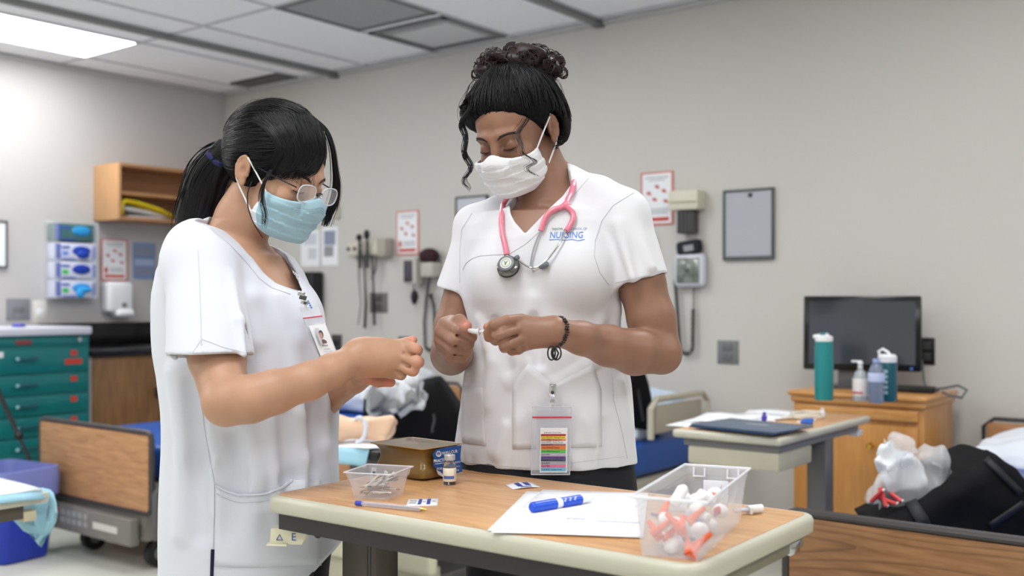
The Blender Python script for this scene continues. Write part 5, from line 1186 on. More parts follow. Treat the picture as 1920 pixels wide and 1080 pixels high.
def surgical_mask(H, parent, m, name='face_mask', lowz=-.106, yb=-.024, dz=0):
    g = SDF((-.085, -.15, -.15), (.085, .02, .03), .0019)
    head_prims(g, None, True, feat=False)
    g.cone((0, -.093, -.03), (0, -.076, -.082), .019, .019, .03); g.cone((-.03, -.075, -.03), (.03, -.075, -.03), .022, .022, .03); g.cone((-.03, -.058, -.07), (.03, -.058, -.07), .024, .024, .03)
    X = g.ax[0][:, None, None]; Y = g.ax[1][None, :, None]; Z = g.ax[2][None, None, :]
    base = g.F.copy()
    env = np.clip((Z+.115)/.02, 0, 1)*np.clip((-.022-Z)/.015, 0, 1)
    ple = .0024*(((Z+.13-X*X*1.2)/.019) % 1-.5)*env
    wr = .0011*np.sin(X*120+Z*60+2*np.sin(Z*90))*env
    outer = base-.0080-ple-wr; inner = base-.0005
    sh = np.maximum(outer, -inner)
    top = Z-(-.016+dz+.012*np.exp(-(X/.022)**2)-.10*np.abs(X)); side = (Y-(yb-.45*(Z+.06)))
    bot = (lowz+.55*(Y+.085)**1)-Z
    g.F = np.maximum(np.maximum(sh, top*.9), np.maximum(side, lowz-Z)).astype(np.float32)
    me = g.mesh(name, 1); me.materials.append(m); o = bpy.data.objects.new(name, me); link(o, parent, H.M); return o
def loops(H, par, m, xs=(-1, 1)):
    for x in xs:
        a = H.w(x*.064, -.044, -.026); b = H.w(x*.060, -.020, -.076); t1 = H.w(x*.085, .008, .026); t2 = H.w(x*.080, .012, -.034); t3 = H.w(x*.078, .034, .004)
        MB().tube([a, a.lerp(t1, .5)+Vector((0, 0, .001)), t1, H.w(x*.079, .024, .03), t3, H.w(x*.079, .028, -.02), t2, t2.lerp(b, .5), b], .0016, 6).build('ear_loop', m, par, M=Matrix.Identity(4))
def strands(items, name, m, par, n=4, seed=0, kind='stuff'):
    """items: list of (points, r0, r1)"""
    V, Fc = [], []
    for pts, r0, r1 in items:
        up = None; base = len(V); N = len(pts)
        for i, p in enumerate(pts):
            d = (pts[min(i+1, N-1)]-pts[max(i-1, 0)]); d = d.normalized() if d.length > 1e-9 else Vector((0, 0, 1))
            up = d.orthogonal().normalized() if up is None else (up-d*up.dot(d)).normalized(); sd = d.cross(up); f = i/(N-1); r = r0+(r1-r0)*f
            for k in range(n): a = 2*PI*k/n; V.append(p+(up*math.cos(a)+sd*math.sin(a))*r)
        for i in range(N-1):
            for k in range(n): Fc.append((base+i*n+k, base+i*n+(k+1) % n, base+(i+1)*n+(k+1) % n, base+(i+1)*n+k))
    me = bpy.data.meshes.new(name); me.from_pydata([tuple(v) for v in V], [], Fc); me.materials.append(m); me.polygons.foreach_set('use_smooth', [True]*len(me.polygons))
    o = bpy.data.objects.new(name, me); link(o, par, Matrix.Identity(4)); o['kind'] = kind; return o
def bez(p, n=14):
    """smooth curve through control points (Catmull-Rom)"""
    p = [Vector(q) for q in p]; p = [p[0]*2-p[1]]+p+[p[-1]*2-p[-2]]; out = []
    m = len(p)-3
    for s_ in range(m):
        k = max(2, n//m)
        for i in range(k):
            t = i/k; a, b, c, d = p[s_:s_+4]
            out.append(.5*((2*b)+(c-a)*t+(2*a-5*b+4*c-d)*t*t+(3*b-a-3*c+d)*t**3))
    out.append(p[-2]); return out
def seam(bv, pts, m, par, r=.0007, off=.0004, name='seam', dens=6):
    out = []
    for a, b in zip(pts, pts[1:]):
        k = max(1, int(math.hypot(b[0]-a[0], b[1]-a[1])/dens))
        for i in range(k): out.append((a[0]+(b[0]-a[0])*i/k, a[1]+(b[1]-a[1])*i/k))
    out.append(pts[-1]); q = [h for h in (hit(bv, x, y, off) for x, y in out) if h is not None]
    if len(q) > 1: return MB().tube(q, r, 5).build(name, m, par, M=Matrix.Identity(4))
def patch(bv, rows, m, par, name='pocket', off=.002, solid=.003, nu=16):
    """rows of (y_left,x_left,y_right,x_right) or explicit pixel rows"""
    g = []
    for r in rows:
        row = [hit(bv, x, y, off) for x, y in r]
        if any(q is None for q in row): continue
        g.append(row)
    if len(g) > 1: return MB().sheet(g).build(name, m, par, M=Matrix.Identity(4), smooth=60, solid=solid)
SCRUB = mat('scrub_white', (217, 217, 222), rough=.75, sheen=.25, bump=[(900, .10, (1, 1, 1)), (1400, .12, (1, 1, .3)), (26, .16, (1, 1, .5))])
SEAM = m_('seam_grey', (196, 196, 204), rough=.8); TRS = m_('trouser_black', (17, 18, 26), rough=.8); SHO = m_('shoe_black', (30, 30, 32), rough=.5)
SCRUB_B = mat('scrub_white_cool', (210, 213, 224), rough=.75, sheen=.25, bump=[(900, .12, (1, 1, 1)), (1400, .14, (1, 1, .3)), (22, .18, (1, 1, .5))])
def rowsof(L, Yc, rys, rot=0):
    out = []
    for py, l, r in L:
        ry = float(np.interp(py, *zip(*rys))); hw = (r-l)/2/F*Yc
        rx = math.sqrt(max(1e-4, hw*hw-(ry*math.sin(rot))**2))/math.cos(rot)
        out.append((CZ-(py-HY)/F*Yc, ((l+r)/2-960)/F*Yc, Yc, rx, ry))
    return sorted(out)
def loft_rot(S_, rows, rot, k=.01, e=2.2, grow=0., mode='u', zlo=None, zhi=None):
    R = np.array(sorted(rows), np.float32); zs = R[:, 0]; ca, sa = math.cos(rot), math.sin(rot); zlo = zs[0] if zlo is None else zlo; zhi = zs[-1] if zhi is None else zhi
    def fn(X, Y, Z):
        z = Z.ravel(); f = lambda i: np.interp(z, zs, R[:, i]).astype(np.float32)[None, None, :]
        cx, cy, rx, ry = f(1), f(2), f(3)+grow, f(4)+grow; u = (X-cx)*ca+(Y-cy)*sa; v = -(X-cx)*sa+(Y-cy)*ca
        g = (np.abs(u/rx)**e+np.abs(v/ry)**e)**(1/e)
        return np.maximum((g-1)*np.minimum(rx, ry)*.92, np.maximum(zlo-Z, Z-zhi))
    m = R[:, 3:5].max()+.05
    S_.op(fn, (R[:, 1].min()-m, R[:, 2].min()-m, zlo-.02), (R[:, 1].max()+m, R[:, 2].max()+m, zhi+.02), k, mode)
def legs(parent, hips, feet, ztop, rows, rot, name='trousers'):
    lo = (min(hips[0].x, hips[1].x, feet[0].x, feet[1].x)-.16, min(hips[0].y, feet[0].y)-.25, .03); hi = (max(hips[0].x, hips[1].x, feet[0].x, feet[1].x)+.16, max(hips[0].y, hips[1].y)+.22, ztop+.03)
    g = SDF(lo, hi, .008)
    for h_, f_ in zip(hips, feet):
        kn = h_.lerp(f_, .5)+Vector((0, -.02, 0)); g.chain([(h_, .088), (kn, .064), (Vector((f_.x, f_.y, .12)), .055), (Vector((f_.x, f_.y, .06)), .056)], .03)
    loft_rot(g, rows, rot, .03, zlo=hips[0].z-.06, zhi=ztop); g.warp(.004, 30, 3)
    place_mesh(name, g.mesh(name, 2), TRS, parent)
    for f_ in feet:
        q = SDF((f_.x-.2, f_.y-.25, -.01), (f_.x+.2, f_.y+.15, .14), .006); d = Vector((-.3, -1, 0)).normalized() if parent.name == 'person' else Vector((.9, -.4, 0)).normalized()
        q.cone((f_.x, f_.y, .05), f_+d*.15+Vector((0, 0, .035-f_.z)), .045, .036, .02); q.cone((f_.x, f_.y, .06), (f_.x, f_.y, .10), .045, .04, .02); q.cone(f_-d*.03+Vector((0, 0, .04-f_.z)), f_+d*.12+Vector((0, 0, .04-f_.z)), .04, .04, .02); q.half((0, 0, .002), (0, 0, -1))
        place_mesh('shoe', q.mesh('shoe', 1), SHO, parent)

# ================= the taller person =================
p2 = thing('person', 'taller person with curly dark bun, white mask, white scrubs and pink stethoscope', 'person', Vector((.08, 2.02, 0)), 0, 'people at the near table')
rot2 = -.32
H2 = Head((.010, 2.005, 1.535), -.56, .45, -.06, .90)
B = SDF((-.18, 1.66, .86), (.35, 2.22, 1.70), .0024)
L2 = [(398, 905, 1150), (420, 880, 1165), (450, 870, 1166), (500, 866, 1160), (560, 867, 1163), (620, 880, 1161), (680, 879, 1172), (720, 874, 1179), (780, 861, 1186), (830, 852, 1191), (882, 856, 1195)]
ry2 = [(398, .085), (450, .105), (560, .112), (640, .105), (720, .118), (830, .132), (900, .135)]
R2 = rowsof(L2, 2.02, ry2, rot2)
zc_ = CZ-(470-HY)/F*2.02; R2b = [(z, a, b, c-(.010 if z > zc_ else .034), d-(.010 if z > zc_ else .034)) for z, a, b, c, d in R2]
loft_rot(B, R2b, rot2, 0, zlo=.88)
q2 = lambda px, py, Y: P(px, py, Y)
B.chain([(q2(1000, 285, 2.03), .050), (q2(1016, 335, 2.035), .049), (q2(1022, 385, 2.03), .058)], .025)
B.chain([(q2(1030, 385, 2.03), .040), (q2(1162, 412, 1.96), .034)], .02); B.chain([(q2(1010, 392, 2.04), .036), (q2(890, 436, 2.08), .026)], .02)
head_prims(B, H2)
# left arm (viewer's right)
B.chain([(q2(1168, 428, 1.96), .036), (q2(1202, 530, 1.94), .0435), (q2(1222, 600, 1.93), .0435), (q2(1240, 662, 1.915), .036)], .012)
B.chain([(q2(1239, 664, 1.91), .036), (q2(1190, 660, 1.87), .040), (q2(1140, 648, 1.83), .035), (q2(1090, 634, 1.78), .0275), (q2(1046, 623, 1.745), .0235)], .012)
# right arm
B.chain([(q2(890, 445, 2.075), .028), (q2(868, 530, 2.07), .033), (q2(850, 610, 2.06), .036), (q2(845, 664, 2.05), .038)], .012)
B.chain([(q2(846, 666, 2.05), .038), (q2(848, 660, 1.97), .037), (q2(848, 645, 1.88), .026)], .012)
hk = .0022; r1 = lambda px, Y=1.75: px*Y/F
def digit(S_, pts, k=hk): S_.chain([(q2(x, y, Y), r1(r, Y)) for x, y, Y, r in pts], k)
# left hand: back of the hand and curled fingers
for x, y, Y, r in ((978, 602, 1.748, 13.5), (975, 617, 1.738, 14), (979, 634, 1.738, 13.5), (986, 646, 1.748, 12)):
    B.cone(q2(1036, 622, 1.748), q2(x, y, Y), r1(22), r1(r), .014)
digit(B, [(978, 601, 1.748, 13), (950, 602, 1.730, 11.5), (926, 610, 1.722, 11.5)]); digit(B, [(926, 610, 1.722, 11), (916, 625, 1.738, 10), (916, 633, 1.752, 9)])
digit(B, [(974, 618, 1.736, 13), (950, 624, 1.718, 11.5), (933, 629, 1.718, 12)]); digit(B, [(933, 629, 1.718, 11), (929, 638, 1.745, 10), (924, 634, 1.765, 9)])
digit(B, [(979, 635, 1.736, 13), (960, 643, 1.720, 11), (946, 648, 1.724, 11.5)]); digit(B, [(946, 648, 1.724, 11), (946, 652, 1.755, 10), (952, 645, 1.775, 9)])
digit(B, [(986, 646, 1.745, 11), (972, 655, 1.735, 10), (960, 657, 1.742, 10)]); digit(B, [(960, 657, 1.742, 9.5), (963, 655, 1.765, 9), (970, 648, 1.78, 8)])
digit(B, [(1020, 628, 1.775, 17), (980, 618, 1.785, 14), (945, 610, 1.785, 12), (914, 613, 1.765, 8.5)], .008)
# right hand: fist with thumb on top
for x, y, Y, r in ((836, 608, 1.815, 13), (829, 622, 1.812, 13.5), (828, 638, 1.815, 13), (832, 652, 1.825, 12)):
    B.cone(q2(848, 640, 1.885), q2(x, y, Y), r1(23, 1.85), r1(r, 1.8), .014)
for a in ([(834, 607, 1.815, 13), (860, 621, 1.765, 12)], [(860, 621, 1.765, 11.5), (884, 632, 1.785, 10.5), (882, 626, 1.81, 9)],
          [(828, 622, 1.812, 13.5), (853, 640, 1.758, 12)], [(853, 640, 1.758, 12), (878, 646, 1.785, 10.5), (874, 640, 1.81, 9)],
          [(827, 638, 1.815, 13), (851, 657, 1.765, 11.5)], [(851, 657, 1.765, 11.5), (874, 660, 1.79, 10), (870, 652, 1.815, 9)],
          [(831, 652, 1.825, 12), (848, 669, 1.782, 10.5)], [(848, 669, 1.782, 10.5), (867, 670, 1.80, 9), (864, 662, 1.82, 8)]): digit(B, a, .0035)
digit(B, [(842, 630, 1.87, 17), (847, 607, 1.825, 15), (862, 602, 1.792, 12), (876, 611, 1.772, 9.5)], .007)
def groove(S_, pts, r=.0026): S_.chain([(q2(*p), r) for p in pts], .0028, 's')
groove(B, [(968, 611, 1.726), (940, 619, 1.709), (922, 622, 1.715)]); groove(B, [(968, 629, 1.724), (948, 637, 1.710), (934, 642, 1.716)]); groove(B, [(978, 645, 1.726), (958, 653, 1.716), (948, 658, 1.722)], .0016)
groove(B, [(846, 619, 1.778), (858, 631, 1.754), (884, 640, 1.769)], .0024); groove(B, [(842, 636, 1.776), (855, 649, 1.753), (878, 654, 1.771)], .0024); groove(B, [(841, 653, 1.783), (852, 664, 1.760), (868, 666, 1.780)], .0022); groove(B, [(850, 612, 1.80), (866, 614, 1.772), (884, 620, 1.768)], .0016)
me = B.mesh('body2', 1)
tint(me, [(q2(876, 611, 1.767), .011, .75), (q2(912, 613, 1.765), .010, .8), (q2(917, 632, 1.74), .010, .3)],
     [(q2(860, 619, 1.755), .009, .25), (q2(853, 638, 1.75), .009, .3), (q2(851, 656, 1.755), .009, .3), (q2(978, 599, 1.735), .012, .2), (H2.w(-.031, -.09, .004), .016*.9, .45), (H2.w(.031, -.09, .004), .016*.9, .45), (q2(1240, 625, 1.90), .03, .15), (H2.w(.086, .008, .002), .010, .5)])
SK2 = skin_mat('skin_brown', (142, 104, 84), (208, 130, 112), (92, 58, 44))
b2 = place_mesh('body', me, SK2, p2)
bvB2 = bvh_of(me)
# scrub top
C = SDF((-.20, 1.74, .87), (.36, 2.26, 1.50), .0031)
C.cone(q2(1168, 406, 1.962), q2(1206, 545, 1.935), .0475, .0555, .0); C.half(q2(1203, 527, 1.935), (.25, -.1, -.96), .003)
C.cone(q2(1196, 512, 1.943), q2(1212, 575, 1.93), .0455, .0495, .0, 's')
C.cone(q2(889, 428, 2.078), q2(855, 556, 2.07), .037, .042, .004); C.half(q2(846, 540, 2.07), (-.2, .1, -.96), .003, lo=(-.2, 1.7, 1.15), hi=(-.02, 2.3, 1.30)); C.cone(q2(863, 520, 2.07), q2(852, 580, 2.065), .0325, .036, .0, 's')
loft_rot(C, R2, rot2, .016, zlo=.80)
C.chain([(q2(1068, 350, 2.045), .034), (q2(1120, 376, 2.0), .040), (q2(1168, 404, 1.962), .047)], .025); C.chain([(q2(962, 380, 2.06), .028), (q2(890, 425, 2.078), .036)], .025)
C.cone(q2(1030, 372, 2.04), q2(1030, 420, 2.02), .068, .09, .03)
C.ell(q2(1088, 515, 1.915), (.060, .048, .062), None, .035); C.ell(q2(940, 515, 1.965), (.055, .045, .060), None, .035)
# folds and drapes
def ridge(S_, pts, r, k=.02): S_.chain([(p, r) for p in pts], k)
def surf2(px, py, d=0, rows=R2, rot=rot2, Yc=2.02):
    z = CZ-(py-HY)/F*(Yc-.1); R = np.array(rows); f = lambda i: float(np.interp(z, R[:, 0], R[:, i]))
    cx, cy, rx, ry = f(1), f(2), f(3), f(4); best = None
    for it in range(60):
        Y = Yc-.25+it*.006; x = (px-960)/F*Y; u = (x-cx)*math.cos(rot)+(Y-cy)*math.sin(rot); v = -(x-cx)*math.sin(rot)+(Y-cy)*math.cos(rot)
        if abs(u/rx)**2.2+abs(v/ry)**2.2 < 1: best = Y; break
    return P(px, py, (best or Yc)+d)
for pts, r in (([(1034, 724), (1014, 702), (992, 682)], .006), ([(1042, 722), (1075, 702), (1112, 682)], .006), ([(1034, 724), (975, 790), (930, 850)], .008), ([(1045, 722), (1100, 790), (1130, 850)], .006), ([(905, 600), (925, 680), (915, 760)], .008),
               ([(1000, 560), (985, 640), (960, 720)], .007), ([(1125, 500), (1148, 580), (1150, 660)], .009), ([(1150, 540), (1120, 600), (1100, 690)], .006), ([(950, 800), (940, 850), (945, 885)], .008), ([(1060, 850), (1085, 870), (1095, 885)], .008), ([(1160, 720), (1175, 800), (1185, 880)], .008), ([(880, 700), (872, 790), (880, 870)], .007)):
    ridge(C, [surf2(x, y, r*.55) for x, y in pts], r, .016)
for pts, r in (([(1000, 600), (1010, 680)], .010), ([(1010, 840), (1020, 885)], .014), ([(1140, 800), (1140, 880)], .012), ([(930, 610), (950, 690)], .012)):
    C.chain([(surf2(x, y, -r*.55), r) for x, y in pts], .014, 's')

for a, b_ in (((1180, 400, 1.92), (1222, 500, 1.885)), ((1160, 420, 1.905), (1185, 520, 1.88))): C.cone(q2(*a), q2(*b_), .006, .008, .02)
C.warp(.0018, 26, 5)
# neck opening, hem, hollow skirt
vp = [q2(x, y, 1.91) for x, y in ((953, 350), (955, 372), (958, 398), (966, 414), (985, 437), (1030, 390), (1058, 362), (1076, 336), (1070, 290), (960, 290))]
C.poly([(p.x, p.z) for p in vp], (0, 1.90, 0), (1, 0, 0), (0, 0, 1), (0, 1, 0), .11, .001, .002, 's'); C.cone(q2(1006, 300, 2.02), q2(1016, 352, 2.035), .055, .057, .004, 's')
zh = CZ-(878-HY)/F*1.9
C.half((0.05, 2.0, zh), (.02, .03, -1), .002); loft_rot(C, R2, rot2, .004, grow=-.017, mode='s', zlo=.80, zhi=zh+.035)
me = C.mesh('top2', 1); bvC2 = bvh_of(me); top2 = place_mesh('scrub_top', me, SCRUB, p2)
legs(p2, [Vector((-.0, 2.0, .86)), Vector((.155, 2.02, .86))], [Vector((-.05, 2.02, .06)), Vector((.18, 2.05, .06))], .985, [(r[0], r[1], r[2], r[3]-.012, r[4]-.012) for r in R2]+[(.80, .075, 2.02, .155, .115)], rot2)
# seams, pockets
seam(bvC2, [(1104, 334), (1060, 385), (1012, 434), (985, 458), (957, 475)], SEAM, top2); seam(bvC2, [(868, 506), (874, 494), (884, 486), (900, 480), (925, 478), (950, 477)], SEAM, top2)
seam(bvC2, [(1188, 362), (1150, 385), (1128, 415), (1116, 450), (1114, 480), (1124, 510), (1142, 535)], SEAM, top2); seam(bvC2, [(885, 400), (866, 430), (862, 470), (862, 530)], SEAM, top2)
seam(bvC2, [(1146, 700), (1150, 750), (1164, 800), (1176, 860)], SEAM, top2)
seam(bvC2, [(1154, 530), (1200, 520), (1246, 506)], SEAM, top2, .0005); seam(bvC2, [(866, 866), (930, 873), (990, 877), (1072, 868), (1170, 856)], SEAM, top2, .0004)
def vtop(x): return 682+40*max(0, 1-abs(x-1038)/(46 if x < 1038 else 74))
rows = []
for j in range(14):
    rows.append([(xl+(xr-xl)*i/16, vtop(991+(1111-991)*i/16)+(842-4*i/16-vtop(991+(1111-991)*i/16))*j/13) for xl, xr in ((991-30*min(1, j/3), 1111+16*min(1, j/4)),) for i in range(17)])
patch(bvC2, rows, SCRUB, top2, off=.0012, solid=.002)
rows = [[(868+(902+10*j/10-868)*i/8, 680+(836-680-6*(1-i/8))*j/10) for i in range(9)] for j in range(11)]
patch(bvC2, rows, SCRUB, top2, off=.0012, solid=.002)
# shirt lettering
BLU2 = m_('embroidery_blue', (72, 132, 214), rough=.7); GRN2 = m_('embroidery_green', (36, 120, 92), rough=.7)
fc = lambda x, y: hit(bvC2, x, y, .0009)
px_text('shirt_lettering', 'NURSING', 17, BLU2, top2, 1030, 441.5, .0, fc, bold=.05, sx=.86, shear=.15); px_text('shirt_lettering', 'SCHOOL OF', 6.4, m_('embroidery_slate', (90, 130, 180), rough=.7), top2, 1069, 430, .02, fc, sx=.88)
px_text('shirt_lettering', 'TRENT/FL', 6.4, GRN2, top2, 1034, 430, 0, fc, sx=.80)
seam(bvC2, [(1030, 450), (1045, 449), (1060, 451), (1072, 449), (1084, 452), (1096, 449)], BLU2, top2, .0006, .0006, name='shirt_wave')
# face details
def onface(H, bv, x, z, off=.0, y0=-.2):
    a = H.w(x, y0, z); b = H.w(x, 0, z); r = bv.ray_cast(a, (b-a).normalized()); return (r[0]+(a-b).normalized()*off) if r[0] is not None else b
HAIR = mat('hair_black', (9, 9, 12), rough=.40, spec=.32, bump=[(90, .4, (1, 1, .15))]); HAIRR = mat('hair_auburn', (34, 17, 18), rough=.42, spec=.35)
BROW = m_('brow_dark', (40, 28, 24), rough=.7); LASH = m_('lash', (18, 14, 14), rough=.6)
def brows(H, bv, par, dz=0):
    for x in (-1, 1):
        it = []
        for i in range(26):
            u = i/25; xx = .013+.036*u; zz = .0225+dz+.007*math.sin(u*2.1)-.004*u*u
            a = onface(H, bv, x*xx, zz-.0028*(1-u*.5), .0004); b = onface(H, bv, x*(xx+.007), zz+.0046*(1-u), .0012); it.append(([a, a.lerp(b, .5)+Vector((0, -.0003, 0)), b], .0012, .0005))
        strands(it, 'eyebrow', BROW, par)
        pts = [onface(H, bv, x*(.018+.026*u), -.0022-.0035*math.sin(u*PI), .0006) for u in [i/8 for i in range(9)]]
        MB().tube(pts, .0009, 5).build('eyelashes', LASH, par, M=Matrix.Identity(4))
        it = [([p, p+(H.w(x*(.031+.4*(u-.5)*.02), -.105, -.0105)-p)*.55], .0004, .0001) for u, p in zip([i/8 for i in range(9)], pts)]
        strands(it, 'lash_hairs', LASH, par)
brows(H2, bvB2, p2)
MASKW = mat('mask_white', (228, 229, 233), rough=.8, bump=[(700, .1, (1, 1, 1))])
mk2 = surgical_mask(H2, p2, MASKW); loops(H2, mk2, m_('loop_white', (236, 236, 240), rough=.7))
for zz in (-.026, -.0305, -.034):
    bvm = BVHTree.FromPolygons([H2.M @ v.co for v in mk2.data.vertices], [tuple(p.vertices) for p in mk2.data.polygons])
    it = []
    for i in range(44):
        x = -.05+.1*i/43; a = onface(H2, bvm, x, zz+.004*math.exp(-(x/.02)**2)-.10*abs(x), .0003); b = onface(H2, bvm, x+.0012, zz+.004*math.exp(-((x+.0012)/.02)**2)-.10*abs(x+.0012), .0003); it.append(([a, b], .0003, .0003))
    strands(it, 'mask_stitching', m_('stitch_grey', (176, 178, 186), rough=.8), mk2)
# hair cap
HAIRC = mat('hair_underlayer', (7, 7, 9), rough=.6, spec=.15)
def cap(H, m, par, rad, hl, earcut, extra=None, name='hair', dims=(.115, .15), seedw=1, ck=(0, .02, .048)):
    g = SDF((-.12, -.13, -.10), (.12, .15, .17), .0036); g.ell(ck, rad, None, 0)
    if extra: extra(g)
    g.ell((0, -.06, -.045), (.062, .06, .085), None, .012, 's')
    g.half((0, hl[0], hl[1]), (0, hl[2], hl[3]), .012)
    for x in (-1, 1): g.ell((x*.084, .016, .002), earcut, None, .006, 's')
    X = g.ax[0][:, None, None]; Y = g.ax[1][None, :, None]; Z = g.ax[2][None, None, :]
    g.F += (.0008*np.sin(260*X+40*np.sin(Y*26)+30*np.sin(Z*30))).astype(np.float32)
    me = g.mesh(name, 1); me.materials.append(m); o = bpy.data.objects.new(name, me); link(o, par, H.M); return o
hc2 = cap(H2, HAIRC, p2, (.090, .106, .103), (-.086, .080, -.66, -.75), (.020, .024, .036), extra=lambda g: (g.ell((0, .06, .03), (.085, .075, .085), None, .03), g.ell((.045, .05, .0), (.05, .055, .06), None, .03), g.ell((-.045, -.02, .06), (.05, .06, .05), None, .03)))
rg = random.Random(21)
bv_h2 = BVHTree.FromPolygons([H2.M @ v.co for v in hc2.data.vertices], [tuple(p.vertices) for p in hc2.data.polygons])
def flow(H, bv, d0, d1, n=12, off=.0008, wig=.0, ph=0):
    """a hair path over the cap between two local directions"""
    d0 = Vector(d0).normalized(); d1 = Vector(d1).normalized(); ck = Vector((0, .02, .048)); out = []
    for i in range(n):
        t = i/(n-1); d = d0.slerp(d1, t); s_ = Vector((0, 0, 1)).cross(d); s_ = s_.normalized() if s_.length > .01 else Vector((1, 0, 0)); d = (d+s_*wig*math.sin(ph+t*7)).normalized()
        a = H.M @ (ck+d*.25); b = H.M @ ck; r = bv.ray_cast(a, (b-a).normalized())
        if r[0] is None: continue
        out.append(r[0]+(a-b).normalized()*off)
    return out
it = []
for i in range(520):
    az = rg.uniform(-PI, PI); el = rg.uniform(-.5, .35) if abs(az) > 1.5 else rg.uniform(.1, .75)
    d0 = (math.sin(az)*math.cos(el), -math.cos(az)*math.cos(el), math.sin(el)); az2 = az+rg.uniform(-.2, .2)
    d1 = (math.sin(az2)*.28, -math.cos(az2)*.28+.25, 1); p = flow(H2, bv_h2, d0, d1, 11, rg.uniform(.0004, .0028), rg.uniform(0, .05), rg.uniform(0, 6))
    if len(p) > 5: it.append((p, rg.uniform(.0006, .0013), .0005))
strands(it, 'hair_strands', HAIR, hc2)
# curly bun
BC = q2(974, 122, 2.03)
g = SDF(BC-Vector((.13, .11, .08)), BC+Vector((.13, .11, .08)), .004); g.ell(BC, (.072, .06, .03), None, 0); g.ell(BC+Vector((-.035, 0, -.012)), (.045, .05, .026), None, .02); g.ell(BC+Vector((.04, .01, -.012)), (.04, .05, .024), None, .02); g.warp(.006, 90, 2)
bun = place_mesh('hair_bun', g.mesh('bun', 1), HAIRR, p2)
it = []
for i in range(230):
    a = rg.uniform(0, 2*PI); el = rg.uniform(-.5, 1.5); c = BC+Vector((.078*math.cos(a)*math.cos(el), .06*math.sin(a)*math.cos(el), .032*math.sin(el)-.004)); R_ = rg.uniform(.006, .016); L_ = rg.uniform(.9, 2.0)*2*PI; ax = Vector((rg.uniform(-1, 1), rg.uniform(-1, 1), rg.uniform(-.6, .6))).normalized()
    u = ax.orthogonal().normalized(); v = ax.cross(u); ph = rg.uniform(0, 6); it.append(([c+(u*math.cos(ph+L_*t)+v*math.sin(ph+L_*t))*R_*(1-.4*t)+ax*.014*t for t in [k/15 for k in range(16)]], rg.uniform(.0008, .0019), .0006))
for (x, y, r) in ((1008, 98, .014), (1030, 108, .010), (1048, 118, .012), (1056, 138, .010), (1040, 132, .011), (905, 120, .009), (893, 140, .010), (958, 92, .012)):
    for k_ in range(4):
        c = q2(x+rg.uniform(-3, 3), y+rg.uniform(-3, 3), 2.02); ph = rg.uniform(0, 6); it.append(([c+Vector((math.cos(ph+t*7.5)*r*(1-.25*t), rg.uniform(-.002, .002), math.sin(ph+t*7.5)*r*(1-.25*t))) for t in [k/15 for k in range(16)]], .0014, .0006))
strands(it, 'bun_curls', HAIRR, bun)
# loose curly locks
it = []
for ctr, n_, amp in (([(886, 196, 1.945), (871, 222, 1.94), (869, 255, 1.935), (876, 290, 1.925), (879, 320, 1.915), (874, 345, 1.91), (881, 360, 1.91)], 26, .0045), ([(990, 222, 1.925), (976, 246, 1.896), (976, 280, 1.872), (1000, 300, 1.872), (992, 318, 1.862), (1006, 334, 1.862)], 13, .0042), ([(1052, 250, 2.0), (1046, 268, 1.99), (1040, 280, 1.98)], 12, .003), ([(882, 178, 1.95), (867, 200, 1.95), (869, 222, 1.945)], 14, .003)):
    base = bez([q2(*c) for c in ctr], 36)
    for k_ in range(n_):
        ph = rg.uniform(-.7, .7); thin = n_ == 13; o_ = Vector((rg.gauss(0, .0030 if thin else .0022), rg.gauss(0, .002), rg.gauss(0, .001))); N = len(base)
        it.append(([p+o_+Vector((amp*math.sin(ph+i*.62), amp*math.cos(ph+i*.62), 0))*min(1, i/10) for i, p in enumerate(base[:rg.randint(int(N*.75), N)])], .0004 if thin else .0009, .0003))
for i in range(60):      # fly-away hairs around the head
    az = rg.uniform(-PI, PI); d0 = (math.sin(az), -math.cos(az)*.8, rg.uniform(-.1, 1.0)); p = flow(H2, bv_h2, d0, (d0[0]*.7+rg.uniform(-.3, .3), d0[1]*.7+.1, d0[2]+.5), 8, .001)
    if len(p) > 5:
        q = [v+(v-H2.c).normalized()*.009*math.sin(PI*k/len(p)) for k, v in enumerate(p)]; it.append((q, .0004, .0003))
strands(it, 'loose_curls', HAIR, hc2)
# bracelet
wc = q2(1044, 622, 1.744); wd = (q2(1090, 634, 1.78)-q2(1040, 622, 1.742)).normalized(); wu = wd.orthogonal().normalized(); wv = wd.cross(wu); BRC = m_('bracelet_black', (20, 20, 24), rough=.35)
q = MB()
for k_ in range(34):
    a = 2*PI*k_/34
    for o_, rr in ((-.002, .0254), (.0025, .0258)): q.ball(wc+wd*(o_+.001*math.sin(k_*2))+(wu*math.cos(a)+wv*math.sin(a))*rr, .0019 if k_ % 3 else .0026, 1)
br = q.build('bracelet', BRC, p2, M=Matrix.Identity(4), kind='stuff')
it = []
for s_ in (0, 1): it.append(([q2(1034+9*s_+(7+2*s_)*math.cos(a)*(1), 662+13*math.sin(a), 1.725) for a in [i*PI/10 for i in range(21)]], .0013, .0013))
it.append(([q2(1040, 650, 1.72), q2(1036, 662, 1.718), q2(1041, 675, 1.72)], .0016, .0016)); it.append(([q2(1040, 650, 1.72), q2(1047, 662, 1.718), q2(1042, 675, 1.72)], .0016, .0016))
strands(it, 'bracelet_cord', BRC, br, n=6)

